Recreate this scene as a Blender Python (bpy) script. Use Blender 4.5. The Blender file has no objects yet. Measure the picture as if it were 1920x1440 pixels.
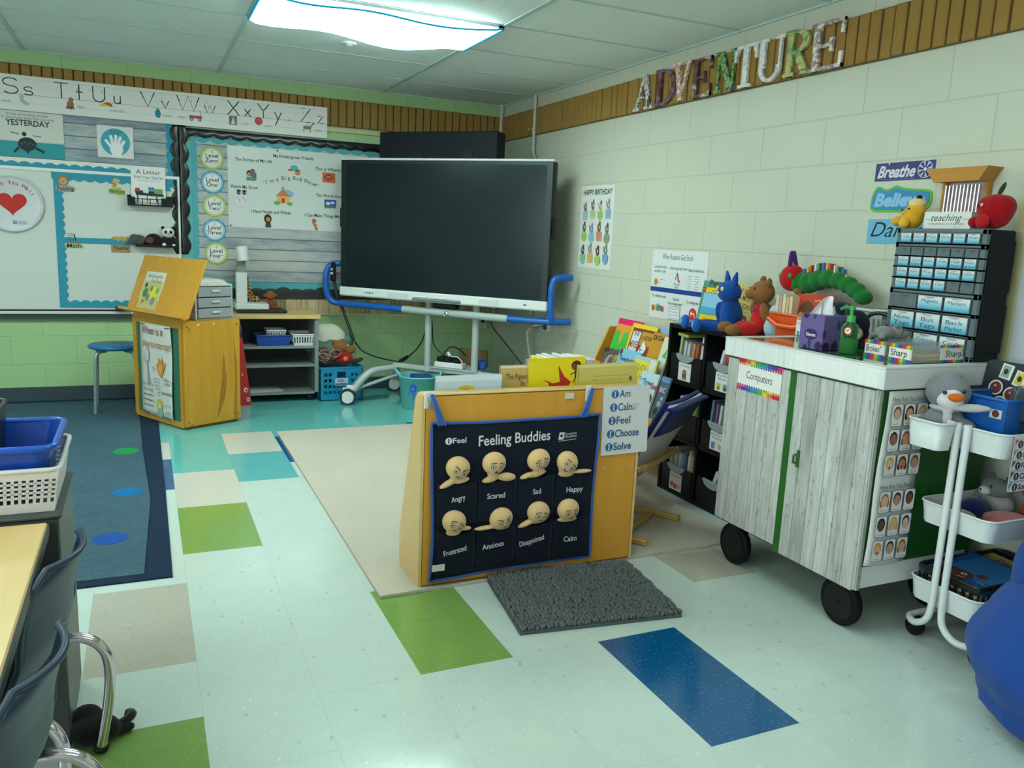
import bpy, math, random
from mathutils import Matrix, Vector, Euler
PI = math.pi
random.seed(7)
sc = bpy.context.scene
COL = sc.collection
XR, YB, H = 2.816, 6.545, 2.387
XL, YF = -3.7, -2.6

# ------------------------------------------------------------------ camera, world, exposure
def basis(yaw, pitch, roll):
    f = Vector((math.sin(yaw)*math.cos(pitch), math.cos(yaw)*math.cos(pitch), -math.sin(pitch)))
    r = Vector((math.cos(yaw), -math.sin(yaw), 0)); u = r.cross(f)
    return r*math.cos(roll)+u*math.sin(roll), u*math.cos(roll)-r*math.sin(roll), f
r_, u_, f_ = basis(math.radians(24.716), math.radians(10.283), math.radians(2.579))
cd = bpy.data.cameras.new('camera'); cam = bpy.data.objects.new('camera', cd); COL.objects.link(cam)
cam.matrix_world = Matrix(((r_.x, u_.x, -f_.x, 0), (r_.y, u_.y, -f_.y, 0), (r_.z, u_.z, -f_.z, 1.30), (0, 0, 0, 1)))
cd.sensor_fit = 'HORIZONTAL'; cd.sensor_width = 36; cd.lens = 36*1513.5/1920; cd.clip_start = 0.02
sc.camera = cam
w = bpy.data.worlds.new('world'); sc.world = w; w.use_nodes = True
w.node_tree.nodes['Background'].inputs[0].default_value = (0.74, 1, 0.94, 1)
w.node_tree.nodes['Background'].inputs[1].default_value = 5.0
vs = sc.view_settings
vs.view_transform = 'Standard'; vs.look = 'None'; vs.gamma = 1.0; vs.use_curve_mapping = False; vs.exposure = 1.08
LIGHT = (0.70, 1.0, 0.905)
LAMP_W = 6.5                                    # radiance of the lit ceiling panels

# ------------------------------------------------------------------ helpers
def s2l(c): return c/12.92 if c <= 0.04045 else ((c+0.055)/1.055)**2.4
def hexc(h):
    h = h.lstrip('#'); c = [s2l(int(h[i:i+2], 16)/255) for i in (0, 2, 4)]
    return (min(c[0]/0.78, .92), min(c[1], .92), min(c[2]/0.92, .92), 1)
MATS = {}
def pm(h, rough=.6, metal=0, spec=.5, bump=0, bscale=200, var=0, vscale=8, sheen=0, trans=0, alpha=1, emit=0, coat=0, raw=None):
    """One plain painted, plastic, paper, fabric or metal surface."""
    key = (h, rough, metal, spec, bump, bscale, var, vscale, sheen, trans, alpha, emit, coat)
    if key in MATS: return MATS[key]
    m = bpy.data.materials.new('surface_'+h.strip('#')); m.use_nodes = True; nt = m.node_tree; b = nt.nodes['Principled BSDF']
    c = raw or hexc(h)
    b.inputs['Base Color'].default_value = c; b.inputs['Roughness'].default_value = rough; b.inputs['Metallic'].default_value = metal
    b.inputs['Specular IOR Level'].default_value = spec
    if sheen: b.inputs['Sheen Weight'].default_value = sheen
    if trans: b.inputs['Transmission Weight'].default_value = trans; b.inputs['IOR'].default_value = 1.15
    if alpha < 1: b.inputs['Alpha'].default_value = alpha
    if coat: b.inputs['Coat Weight'].default_value = coat; b.inputs['Coat Roughness'].default_value = .08
    if emit:
        b.inputs['Emission Color'].default_value = (*LIGHT, 1); b.inputs['Emission Strength'].default_value = emit
    tc = None
    if bump or var: tc = nt.nodes.new('ShaderNodeTexCoord')
    if var:
        n = nt.nodes.new('ShaderNodeTexNoise'); n.inputs['Scale'].default_value = vscale; n.inputs['Detail'].default_value = 6
        nt.links.new(tc.outputs['Object'], n.inputs['Vector'])
        mx = nt.nodes.new('ShaderNodeMix'); mx.data_type = 'RGBA'
        mx.inputs[6].default_value = tuple(x*(1-var) for x in c[:3])+(1,); mx.inputs[7].default_value = tuple(min(x*(1+var), .95) for x in c[:3])+(1,)
        nt.links.new(n.outputs['Fac'], mx.inputs[0]); nt.links.new(mx.outputs[2], b.inputs['Base Color'])
    if bump:
        n = nt.nodes.new('ShaderNodeTexNoise'); n.inputs['Scale'].default_value = bscale; n.inputs['Detail'].default_value = 3
        nt.links.new(tc.outputs['Object'], n.inputs['Vector'])
        bp = nt.nodes.new('ShaderNodeBump'); bp.inputs['Strength'].default_value = bump; bp.inputs['Distance'].default_value = .003
        nt.links.new(n.outputs['Fac'], bp.inputs['Height']); nt.links.new(bp.outputs[0], b.inputs['Normal'])
    MATS[key] = m
    return m
def fabric(h, s=.4): return pm(h, .95, bump=.5, bscale=350, var=.12, vscale=25, sheen=s, spec=.2)
def plush(h): return pm(h, .98, bump=.9, bscale=160, var=.18, vscale=40, sheen=.15, spec=.1)
def plastic(h, rough=.35): return pm(h, rough)
def paper(h): return pm(h, .55, spec=.3)

class NT:
    """small node-tree writer for the patterned materials"""
    def __init__(s, name, rough=.6, spec=.5):
        s.m = bpy.data.materials.new(name); s.m.use_nodes = True; s.t = s.m.node_tree; s.b = s.t.nodes['Principled BSDF']
        s.b.inputs['Roughness'].default_value = rough; s.b.inputs['Specular IOR Level'].default_value = spec
        s.tc = s.n('TexCoord').outputs['Object']
    def n(s, typ, **kw):
        nd = s.t.nodes.new('ShaderNode'+typ)
        for k, v in kw.items():
            if k.startswith('_'): setattr(nd, k[1:], v)
            else: s.put(nd.inputs[k.replace('__', ' ')], v)
        return nd
    def put(s, sock, v):
        if isinstance(v, bpy.types.NodeSocket): s.t.links.new(v, sock)
        else: sock.default_value = v
    def math(s, op, a, b=0.0, c=None):
        nd = s.t.nodes.new('ShaderNodeMath'); nd.operation = op; s.put(nd.inputs[0], a); s.put(nd.inputs[1], b)
        if c is not None: s.put(nd.inputs[2], c)
        return nd.outputs[0]
    def mix(s, f, a, b, blend='MIX'):
        nd = s.t.nodes.new('ShaderNodeMix'); nd.data_type = 'RGBA'; nd.blend_type = blend
        s.put(nd.inputs[0], f); s.put(nd.inputs[6], a); s.put(nd.inputs[7], b); return nd.outputs[2]
    def sep(s, v):
        nd = s.t.nodes.new('ShaderNodeSeparateXYZ'); s.put(nd.inputs[0], v); return nd.outputs
    def comb(s, x, y, z=0.0):
        nd = s.t.nodes.new('ShaderNodeCombineXYZ')
        for i, v in enumerate((x, y, z)): s.put(nd.inputs[i], v)
        return nd.outputs[0]
    def noise(s, vec, scale, detail=4, rough=.5):
        return s.n('TexNoise', Vector=vec, Scale=scale, Detail=detail, Roughness=rough).outputs['Fac']
    def ramp(s, f, stops):
        nd = s.t.nodes.new('ShaderNodeValToRGB'); s.put(nd.inputs[0], f); cr = nd.color_ramp
        while len(cr.elements) < len(stops): cr.elements.new(.5)
        for e, (p, c) in zip(cr.elements, stops): e.position = p; e.color = c
        return nd.outputs[0]
    def bump(s, hgt, strength=.4, dist=.004):
        nd = s.n('Bump', Height=hgt, Strength=strength, Distance=dist); s.t.links.new(nd.outputs[0], s.b.inputs['Normal'])
    def color(s, c): s.put(s.b.inputs['Base Color'], c); return s.m

class MB:
    """collects shapes and links them as ONE mesh object"""
    def __init__(s, m=None): s.v = []; s.f = []; s.fm = []; s.fs = []; s.ms = []; s.mi = 0; s.M = None; s.zc = 0.0; (m and s.mat(m))
    def mat(s, m):
        if isinstance(m, str): m = pm(m)
        if m not in s.ms: s.ms.append(m)
        s.mi = s.ms.index(m); return s
    def add(s, vs, fs, smooth=False, M=None):
        o = len(s.v); M = (s.M @ M if (s.M and M) else (M or s.M))
        s.v += [tuple(M @ Vector(p)) for p in vs] if M else [tuple(p) for p in vs]
        for f in fs: s.f.append([i+o for i in f]); s.fm.append(s.mi); s.fs.append(smooth)
        return s
    def box(s, x0, x1, y0, y1, z0, z1, bev=0, M=None):
        if bev <= 0:
            vs = [(x, y, z) for x in (x0, x1) for y in (y0, y1) for z in (z0, z1)]
            return s.add(vs, [(0, 1, 3, 2), (4, 6, 7, 5), (0, 4, 5, 1), (2, 3, 7, 6), (0, 2, 6, 4), (1, 5, 7, 3)], M=M)
        b = min(bev, (x1-x0)*.49, (y1-y0)*.49, (z1-z0)*.49); vs = []; ix = {}
        X = (x0, x1); Y = (y0, y1); Z = (z0, z1); sg = (1, -1)
        for i in (0, 1):
            for j in (0, 1):
                for k in (0, 1):
                    for a in range(3):
                        ix[i, j, k, a] = len(vs)
                        vs.append((X[i]+(0 if a == 0 else b*sg[i]), Y[j]+(0 if a == 1 else b*sg[j]), Z[k]+(0 if a == 2 else b*sg[k])))
        fs = []
        for i in (0, 1): fs.append([ix[i, j, k, 0] for j, k in ((0, 0), (1, 0), (1, 1), (0, 1))])
        for j in (0, 1): fs.append([ix[i, j, k, 1] for i, k in ((0, 0), (1, 0), (1, 1), (0, 1))])
        for k in (0, 1): fs.append([ix[i, j, k, 2] for i, j in ((0, 0), (1, 0), (1, 1), (0, 1))])
        for j in (0, 1):
            for k in (0, 1): fs.append([ix[0, j, k, 1], ix[1, j, k, 1], ix[1, j, k, 2], ix[0, j, k, 2]])
        for i in (0, 1):
            for k in (0, 1): fs.append([ix[i, 0, k, 0], ix[i, 1, k, 0], ix[i, 1, k, 2], ix[i, 0, k, 2]])
        for i in (0, 1):
            for j in (0, 1): fs.append([ix[i, j, 0, 0], ix[i, j, 1, 0], ix[i, j, 1, 1], ix[i, j, 0, 1]])
        for i in (0, 1):
            for j in (0, 1):
                for k in (0, 1): fs.append([ix[i, j, k, 0], ix[i, j, k, 1], ix[i, j, k, 2]])
        cx = Vector(((x0+x1)/2, (y0+y1)/2, (z0+z1)/2)); out = []
        for f in fs:
            p = [Vector(vs[t]) for t in f]; nn = (p[1]-p[0]).cross(p[2]-p[0]); c = sum(p, Vector())/len(p)
            out.append(f if nn.dot(c-cx) > 0 else f[::-1])
        return s.add(vs, out, M=M)
    def bx(s, c, sz, rot=(0, 0, 0), bev=0):
        return s.box(-sz[0]/2, sz[0]/2, -sz[1]/2, sz[1]/2, -sz[2]/2, sz[2]/2, bev, Matrix.Translation(c) @ Euler(rot).to_matrix().to_4x4())
    def tube(s, pts, r, seg=10, closed=False, cap=True):
        P = [Vector(p) for p in pts]; n = len(P); R = r if isinstance(r, (list, tuple)) else [r]*n
        T = []
        for i in range(n):
            a = P[i-1] if (i > 0 or closed) else P[i]; b = P[(i+1) % n] if (i < n-1 or closed) else P[i]
            T.append((b-a).normalized())
        up = Vector((0, 0, 1)) if abs(T[0].z) < .9 else Vector((1, 0, 0))
        N = T[0].cross(up).normalized(); vs = []; 
        for i in range(n):
            N = (N - T[i]*N.dot(T[i])).normalized(); B = T[i].cross(N)
            for k in range(seg):
                a = 2*PI*k/seg; vs.append(P[i]+(N*math.cos(a)+B*math.sin(a))*R[i])
        fs = []
        for i in range(n if closed else n-1):
            j = (i+1) % n
            for k in range(seg): fs.append((i*seg+k, i*seg+(k+1) % seg, j*seg+(k+1) % seg, j*seg+k))
        s.add(vs, fs, True)
        if cap and not closed: s.add(vs[:seg], [list(range(seg))[::-1]]); s.add(vs[-seg:], [list(range(seg))])
        return s
    def cyl(s, a, b, r, r2=None, seg=20): return s.tube([a, b], [r, r if r2 is None else r2], seg)
    def lathe(s, prof, c=(0, 0, 0), seg=28, rot=(0, 0, 0), sx=1, sy=1):
        vs = []; fs = []
        for r, z in prof:
            for k in range(seg): a = 2*PI*k/seg; vs.append((r*math.cos(a)*sx, r*math.sin(a)*sy, z))
        for i in range(len(prof)-1):
            for k in range(seg): fs.append((i*seg+k, i*seg+(k+1) % seg, (i+1)*seg+(k+1) % seg, (i+1)*seg+k))
        return s.add(vs, fs, True, Matrix.Translation(c) @ Euler(rot).to_matrix().to_4x4())
    def ell(s, c, r, rot=(0, 0, 0), seg=18, rings=11):
        if not isinstance(r, (list, tuple)): r = (r, r, r)
        vs = []; fs = []
        for i in range(rings+1):
            t = PI*i/rings
            for k in range(seg): a = 2*PI*k/seg; vs.append((r[0]*math.sin(t)*math.cos(a), r[1]*math.sin(t)*math.sin(a), r[2]*math.cos(t)))
        for i in range(rings):
            for k in range(seg): fs.append((i*seg+k, (i+1)*seg+k, (i+1)*seg+(k+1) % seg, i*seg+(k+1) % seg))
        return s.add(vs, fs, True, Matrix.Translation(c) @ Euler(rot).to_matrix().to_4x4())
    def prism(s, poly, z0, z1, M=None):
        n = len(poly); A = sum(poly[i][0]*poly[(i+1) % n][1]-poly[(i+1) % n][0]*poly[i][1] for i in range(n))
        if A < 0: poly = poly[::-1]
        vs = [(x, y, z0) for x, y in poly]+[(x, y, z1) for x, y in poly]
        fs = [list(range(n))[::-1], list(range(n, 2*n))]+[(i, (i+1) % n, n+(i+1) % n, n+i) for i in range(n)]
        return s.add(vs, fs, M=M)
    def sheet(s, fn, nu, nv, th=0.0, smooth=True):
        """grid surface fn(u,v); th > 0 gives it a back face offset along its normal"""
        G = [[Vector(fn(i/nu, j/nv)) for j in range(nv+1)] for i in range(nu+1)]
        def nrm(i, j):
            a = G[min(i+1, nu)][j]-G[max(i-1, 0)][j]; b = G[i][min(j+1, nv)]-G[i][max(j-1, 0)]; return a.cross(b).normalized()
        vs = [G[i][j] for i in range(nu+1) for j in range(nv+1)]; q = lambda i, j: i*(nv+1)+j
        fs = [(q(i, j), q(i+1, j), q(i+1, j+1), q(i, j+1)) for i in range(nu) for j in range(nv)]
        if th:
            o = len(vs); vs += [G[i][j]-nrm(i, j)*th for i in range(nu+1) for j in range(nv+1)]
            fs += [tuple(o+x for x in f[::-1]) for f in fs]
            for i in range(nu): fs += [(q(i+1, 0), q(i, 0), o+q(i, 0), o+q(i+1, 0)), (q(i, nv), q(i+1, nv), o+q(i+1, nv), o+q(i, nv))]
            for j in range(nv): fs += [(q(0, j), q(0, j+1), o+q(0, j+1), o+q(0, j)), (q(nu, j+1), q(nu, j), o+q(nu, j), o+q(nu, j+1))]
        return s.add(vs, fs, smooth)
    # ---- flat print: every call lies a hair above the one before
    def up(s): s.zc += 7e-5; return s.zc
    def rect(s, x0, x1, y0, y1, col, z=None):
        s.mat(col if not isinstance(col, str) else paper(col)); z = s.up() if z is None else z
        return s.add([(x0, y0, z), (x1, y0, z), (x1, y1, z), (x0, y1, z)], [(0, 1, 2, 3)])
    def poly(s, pts, col, z=None):
        s.mat(col if not isinstance(col, str) else paper(col)); z = s.up() if z is None else z
        n = len(pts); A = sum(pts[i][0]*pts[(i+1) % n][1]-pts[(i+1) % n][0]*pts[i][1] for i in range(n))
        if A < 0: pts = pts[::-1]
        return s.add([(x, y, z) for x, y in pts], [list(range(n))])
    def disc(s, x, y, r, col, ry=None, n=24, a0=0, a1=2*PI):
        ry = r if ry is None else ry
        k = n if a1-a0 > 6.2 else n+1
        return s.poly([(x+r*math.cos(a0+(a1-a0)*i/n), y+ry*math.sin(a0+(a1-a0)*i/n)) for i in range(k)], col)
    def ring(s, x, y, r0, r1, col, n=32):
        s.mat(col if not isinstance(col, str) else paper(col)); z = s.up()
        vs = [(x+r*math.cos(2*PI*i/n), y+r*math.sin(2*PI*i/n), z) for r in (r0, r1) for i in range(n)]
        return s.add(vs, [(i, n+i, n+(i+1) % n, (i+1) % n) for i in range(n)])
    def stroke(s, pts, wd, col):
        s.mat(col if not isinstance(col, str) else paper(col)); z = s.up(); vs = []; n = len(pts)
        for i in range(n):
            a = Vector(pts[max(i-1, 0)]); b = Vector(pts[min(i+1, n-1)]); d = (b-a); d = d.normalized() if d.length else Vector((1, 0))
            p = Vector(pts[i]); vs += [(p.x-d.y*wd/2, p.y+d.x*wd/2, z), (p.x+d.y*wd/2, p.y-d.x*wd/2, z)]
        return s.add(vs, [(2*i, 2*i+1, 2*i+3, 2*i+2) for i in range(n-1)])
    def text(s, t, x, y, size, col, w=None, bold=0, shear=0, rot=0, align='L', depth=0):
        vs, fs, wd = text_mesh(t, bold, shear)
        k = size; kx = (w/(wd*size) if w else 1.0)*size
        ox = {'L': 0, 'C': -wd*kx/2, 'R': -wd*kx}[align]; ca, sa = math.cos(rot), math.sin(rot); z = s.up()
        s.mat(col if not isinstance(col, str) else paper(col))
        P = [((px*kx+ox)*ca-py*k*sa+x, (px*kx+ox)*sa+py*k*ca+y, z) for px, py in vs]
        return s.add(P, fs)
    def scrawl(s, x0, x1, y, h, col, wd=None, seed=0):
        """a line of writing too small to read"""
        rn = random.Random(int(x0*1e4)+int(y*1e4)+seed); x = x0; wd = wd or h*.22
        while x < x1-h*.3:
            L = min(h*rn.uniform(1.2, 3.2), x1-x); n = max(3, int(L/h*3)); pts = []
            for i in range(n+1): pts.append((x+L*i/n, y+h*(.25+.5*rn.random()*(1 if i % 2 else .3))))
            s.stroke(pts, wd, col); s.zc -= 7e-5; x += L+h*.45
        s.up(); return s
    def build(s, name, parent=None, loc=None, rot=None, label=None, cat=None, group=None, kind=None, vox=0, sub=0):
        me = bpy.data.meshes.new(name); me.from_pydata(s.v, [], s.f)
        for m in s.ms: me.materials.append(m)
        me.polygons.foreach_set('material_index', s.fm); me.polygons.foreach_set('use_smooth', s.fs); me.update()
        o = bpy.data.objects.new(name, me); COL.objects.link(o)
        if parent: o.parent = parent
        if loc: o.location = loc
        if rot: o.rotation_euler = rot
        if vox:
            r = o.modifiers.new('skin', 'REMESH'); r.mode = 'VOXEL'; r.voxel_size = vox; r.use_smooth_shade = True
            q = o.modifiers.new('soft', 'SMOOTH'); q.iterations = 4
        if sub: q = o.modifiers.new('soft', 'SUBSURF'); q.levels = q.render_levels = sub
        return tag(o, label, cat, group, kind)
TXT = {}
def text_mesh(t, bold, shear):
    key = (t, bold, shear)
    if key not in TXT:
        c = bpy.data.curves.new('t', 'FONT'); c.body = t; c.size = 1; c.offset = bold; c.shear = shear; c.resolution_u = 3
        o = bpy.data.objects.new('t', c); COL.objects.link(o); bpy.context.view_layer.update()
        me = o.evaluated_get(bpy.context.evaluated_depsgraph_get()).to_mesh()
        vs = [(v.co.x, v.co.y) for v in me.vertices]; fs = [list(p.vertices) for p in me.polygons]
        fs = [f if sum(vs[f[i]][0]*vs[f[(i+1) % len(f)]][1]-vs[f[(i+1) % len(f)]][0]*vs[f[i]][1] for i in range(len(f))) > 0 else f[::-1] for f in fs]
        x0 = min((v[0] for v in vs), default=0); x1 = max((v[0] for v in vs), default=1)
        TXT[key] = ([(a-x0, b) for a, b in vs], fs, max(x1-x0, 1e-4))
        bpy.data.objects.remove(o); bpy.data.curves.remove(c)
    return TXT[key]
def tag(o, label=None, cat=None, group=None, kind=None):
    for k, v in (('label', label), ('category', cat), ('group', group), ('kind', kind)):
        if v: o[k] = v
    return o
def thing(name, label, cat, loc=(0, 0, 0), rz=0, group=None, rot=None):
    o = bpy.data.objects.new(name, None); COL.objects.link(o); o.empty_display_size = .1
    o.location = loc; o.rotation_euler = rot or (0, 0, rz)
    return tag(o, label, cat, group)
def dup(o, loc, rz=None, label=None, parent=None):
    c = o.copy(); COL.objects.link(c)
    if parent: c.parent = parent
    elif loc: c.location = loc
    if rz is not None: c.rotation_euler = (0, 0, rz)
    if label: c['label'] = label
    for ch in [k for k in bpy.data.objects if k.parent == o]: dup(ch, None, None, None, c)
    return c
RB = (PI/2, 0, 0); RR = (PI/2, 0, -PI/2)
def wb(x, z, off=.004): return (x, YB-off, z)
def rw(y, z, off=.004): return (XR-off, y, z)
def scal(L, n, base, amp, flip=1):
    """outline of a scalloped strip: straight edge at 0, n bumps reaching base+amp"""
    k = 10; top = [(L*i/(n*k), flip*(base+amp*abs(math.sin(PI*i/k)))) for i in range(n*k+1)]
    return [(0, 0), (L, 0)]+top[::-1]
def rrect(x0, x1, y0, y1, r, n=5):
    out = []
    for cx, cy, a in ((x1-r, y0+r, -PI/2), (x1-r, y1-r, 0), (x0+r, y1-r, PI/2), (x0+r, y0+r, PI)):
        for i in range(n+1): t = a+PI/2*i/n; out.append((cx+r*math.cos(t), cy+r*math.sin(t)))
    return out
def arc(cx, cy, r, a0, a1, n=12): return [(cx+r*math.cos(a0+(a1-a0)*i/n), cy+r*math.sin(a0+(a1-a0)*i/n)) for i in range(n+1)]
def smooth(pts, n=6):
    """Catmull-Rom through pts"""
    P = [Vector(p) for p in pts]; P = [P[0]*2-P[1]]+P+[P[-1]*2-P[-2]]; out = []
    for i in range(1, len(P)-2):
        for k in range(n):
            t = k/n; a, b, c, d = P[i-1:i+3]
            out.append(.5*((2*b)+(c-a)*t+(2*a-5*b+4*c-d)*t*t+(3*b-a-3*c+d)*t**3))
    return out+[P[-2]]
# ------------------------------------------------------------------ surfaces of the room
def block_mat(name, h, axis, phase, tone=.90):
    t = NT(name, .45, .4); x, y, z = t.sep(t.tc)
    v = t.comb(t.math('SUBTRACT', (x, y)[axis], phase), t.math('ADD', z, .1467))
    br = t.n('TexBrick', Vector=v, Scale=1.0, Mortar__Size=.004, Mortar__Smooth=.6, Brick__Width=.4064, Row__Height=.2032, Bias=0.0)
    br.inputs['Color1'].default_value = br.inputs['Color2'].default_value = (1, 1, 1, 1); br.inputs['Mortar'].default_value = (0, 0, 0, 1)
    f = t.sep(br.outputs['Color'])[0]; c = hexc(h); n = t.noise(t.tc, 3.0); n2 = t.noise(t.tc, 160)
    a = t.mix(n, tuple(k*.95 for k in c[:3])+(1,), tuple(min(1, k*1.04) for k in c[:3])+(1,))
    t.bump(t.math('ADD', f, t.math('MULTIPLY', n2, .16)), .5, .004)
    return t.color(t.mix(f, tuple(k*tone for k in c[:3])+(1,), a))
def floor_mat(name, h, fleck=1.0, dark=.62):
    t = NT(name, .13, .5); c = hexc(h); x, y, z = t.sep(t.tc)
    n = t.noise(t.tc, 9); n2 = t.noise(t.tc, 90, 3)
    a = t.mix(n, tuple(k*.93 for k in c[:3])+(1,), tuple(min(1, k*1.05) for k in c[:3])+(1,))
    a = t.mix(t.math('MULTIPLY', t.math('GREATER_THAN', n2, .62), .10*fleck), a, (1, 1, 1, 1))
    for sc_, th, col in ((16, .085, tuple(k*dark for k in c[:3])+(1,)), (23, .07, tuple(min(.95, k*1.25+.05) for k in c[:3])+(1,)), (37, .10, tuple(k*.78 for k in c[:3])+(1,))):
        wv = t.n('VectorMath', _operation='ADD'); t.put(wv.inputs[0], t.comb(x, t.math('MULTIPLY', y, .6)))
        nz = t.n('TexNoise', Vector=t.tc, Scale=60.0); t.put(wv.inputs[1], nz.outputs['Color'])
        vo = t.n('TexVoronoi', Vector=t.comb(t.math('ADD', x, t.math('MULTIPLY', nz.outputs['Fac'], .01)), t.math('MULTIPLY', y, .55)), Scale=float(sc_), Randomness=1.0)
        a = t.mix(t.math('MULTIPLY', t.math('LESS_THAN', vo.outputs['Distance'], th), .55*fleck), a, col)
    br = t.n('TexBrick', Vector=t.comb(t.math('SUBTRACT', y, 1.517), t.math('SUBTRACT', x, .107)), Scale=1.0, Mortar__Size=.0011, Mortar__Smooth=0.0, Brick__Width=.5970, Row__Height=.3048)
    br.offset = 0.45; br.inputs['Color1'].default_value = br.inputs['Color2'].default_value = (0, 0, 0, 1); br.inputs['Mortar'].default_value = (1, 1, 1, 1)
    a = t.mix(t.math('MULTIPLY', t.sep(br.outputs['Color'])[0], .22), a, tuple(k*.35 for k in c[:3])+(1,))
    nd = t.noise(t.tc, 2.2, 2); t.put(t.b.inputs['Roughness'], t.math('MULTIPLY_ADD', nd, .10, .08))
    return t.color(a)
def plank_mat(name, cols, row, vert=False, rough=.5, gap=.0022, grain=1.0, knots=0, rowvar=.42, vg=34.0):
    """printed weathered boards, running along local x (or along y / z when vert)"""
    t = NT(name, rough, .35); x, y, z = t.sep(t.tc)
    u, v = (x, y) if not vert else ((y, x) if vert == 1 else (z, y))
    v2 = t.comb(u, v)
    br = t.n('TexBrick', Vector=v2, Scale=1.0, Mortar__Size=gap, Mortar__Smooth=.2, Brick__Width=9.0, Row__Height=row)
    br.inputs['Color1'].default_value = (0, 0, 0, 1); br.inputs['Color2'].default_value = (1, 1, 1, 1); br.inputs['Mortar'].default_value = (.5, .5, .5, 1)
    br2 = t.n('TexBrick', Vector=v2, Scale=1.0, Mortar__Size=gap, Mortar__Smooth=.2, Brick__Width=9.0, Row__Height=row)
    br2.inputs['Color1'].default_value = br2.inputs['Color2'].default_value = (0, 0, 0, 1); br2.inputs['Mortar'].default_value = (1, 1, 1, 1)
    f = t.sep(br.outputs['Color'])[0]
    rowid = t.math('FLOOR', t.math('DIVIDE', v, row))
    wn = t.n('TexWhiteNoise', _noise_dimensions='1D'); t.put(wn.inputs['W'], rowid)
    g = t.noise(t.comb(t.math('ADD', t.math('MULTIPLY', u, 3.0), t.math('MULTIPLY', wn.outputs['Value'], 40)), t.math('MULTIPLY', v, vg)), 1.6, 8, .62)
    k = t.math('ADD', t.math('MULTIPLY', wn.outputs['Value'], rowvar), t.math('MULTIPLY_ADD', g, (1-rowvar)*grain*1.25, -.125*(1-rowvar)))
    C = [hexc(c) for c in cols]; n = len(C)
    a = t.ramp(k, [(.25+.5*i/(n-1), C[i]) for i in range(n)])
    if knots:
        vo = t.n('TexNoise', Vector=t.comb(t.math('MULTIPLY', u, 12.0), t.math('MULTIPLY', v, 42.0)), Scale=1.3, Detail=7.0, Roughness=.75)
        a = t.mix(t.math('MULTIPLY', t.math('GREATER_THAN', vo.outputs['Fac'], .595), knots), a, hexc('#66654f'))
        big = t.noise(t.tc, 3.5, 3); a = t.mix(t.math('MULTIPLY', big, .30), a, hexc('#a39f8c'))
    a = t.mix(t.math('MULTIPLY', t.sep(br2.outputs['Color'])[0], .75), a, hexc('#39433f'))
    return t.color(a)
def wood_mat(name, a, b, scale=1.0, rough=.4, axis=2, grain=10):
    t = NT(name, rough, .4); x, y, z = t.sep(t.tc); L = [x, y, z]; k = [grain*6]*3; k[axis] = grain*.35
    v = t.comb(*[t.math('MULTIPLY', L[i], k[i]*scale) for i in range(3)])
    n = t.noise(v, 1.0, 5, .6); n2 = t.noise(t.tc, 2.5, 3)
    f = t.math('ADD', t.math('MULTIPLY', n, .6), t.math('MULTIPLY', n2, .4))
    return t.color(t.ramp(f, [(.3, hexc(a)), (.7, hexc(b))]))
def brick_mat(name, a, b):
    t = NT(name, .85, .2); n = t.noise(t.tc, 5, 3); n2 = t.noise(t.tc, 120, 4)
    t.bump(n2, .5, .003); return t.color(t.mix(t.math('ADD', t.math('MULTIPLY', n, .7), t.math('MULTIPLY', n2, .3)), hexc(a), hexc(b)))
WALL_R = block_mat('painted_block_cream', '#b4c3ae', 1, .0285)
WALL_G = block_mat('painted_block_green', '#98c48b', 0, .1530)
OCHRE = wood_mat('ochre_stained_board', '#ad8222', '#be9734', .6, .38)
OCHRE_D = wood_mat('ochre_hardboard', '#bd8c2a', '#ca9b3a', .3, .5)
MAPLE = wood_mat('pale_maple', '#c3ab6a', '#d0bd80', .7, .4)
BEECH = wood_mat('pale_wood_laminate', '#c0ac6c', '#cdbb80', .5, .3, 1)
PLANK_B = plank_mat('blue_grey_board_paper', ['#5f747c', '#7b9298', '#93a6a6', '#a9b7b0'], .085, rough=.42, gap=.0042, rowvar=.22, vg=13.0)
PLANK_W = plank_mat('brown_grey_board_paper', ['#74868a', '#8fa2a2', '#a3b1ab', '#aeb4a4'], .083, rough=.42, gap=.0042, rowvar=.22, vg=13.0)
PLANK_V = plank_mat('upright_board_paper', ['#6b5f3f', '#a39a70', '#b7ae88', '#8f8358'], .085, vert=1, rough=.5)
PLANK_D = plank_mat('weathered_white_boards', ['#7b857d', '#98a69e', '#aab8b2', '#bdcbc6'], .062, vert=2, rough=.5, gap=.0014, knots=.6, rowvar=.2)
PLANK_T = plank_mat('whitewashed_boards', ['#b5c6c1', '#c6d6d0', '#cfddd8', '#d4e0db'], .4, vert=2, rough=.3, gap=0.0, grain=1.2)
TEAL = paper('#2a8ba0'); TEAL2 = paper('#4a9fa4')
GLOSSB = pm('#14171a', .22, var=.35, vscale=12)
WHITE = '#d3e3de'; CREAM = '#c9cdb0'
WPL = pm('#c9dcd6', .35); GREYPL = pm('#8fa3a0', .4); BLACK = pm('#0c0f10', .5, spec=.3); NAVY = '#1a2338'
CHROME = pm('#c8cfd0', .12, metal=1)

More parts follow.
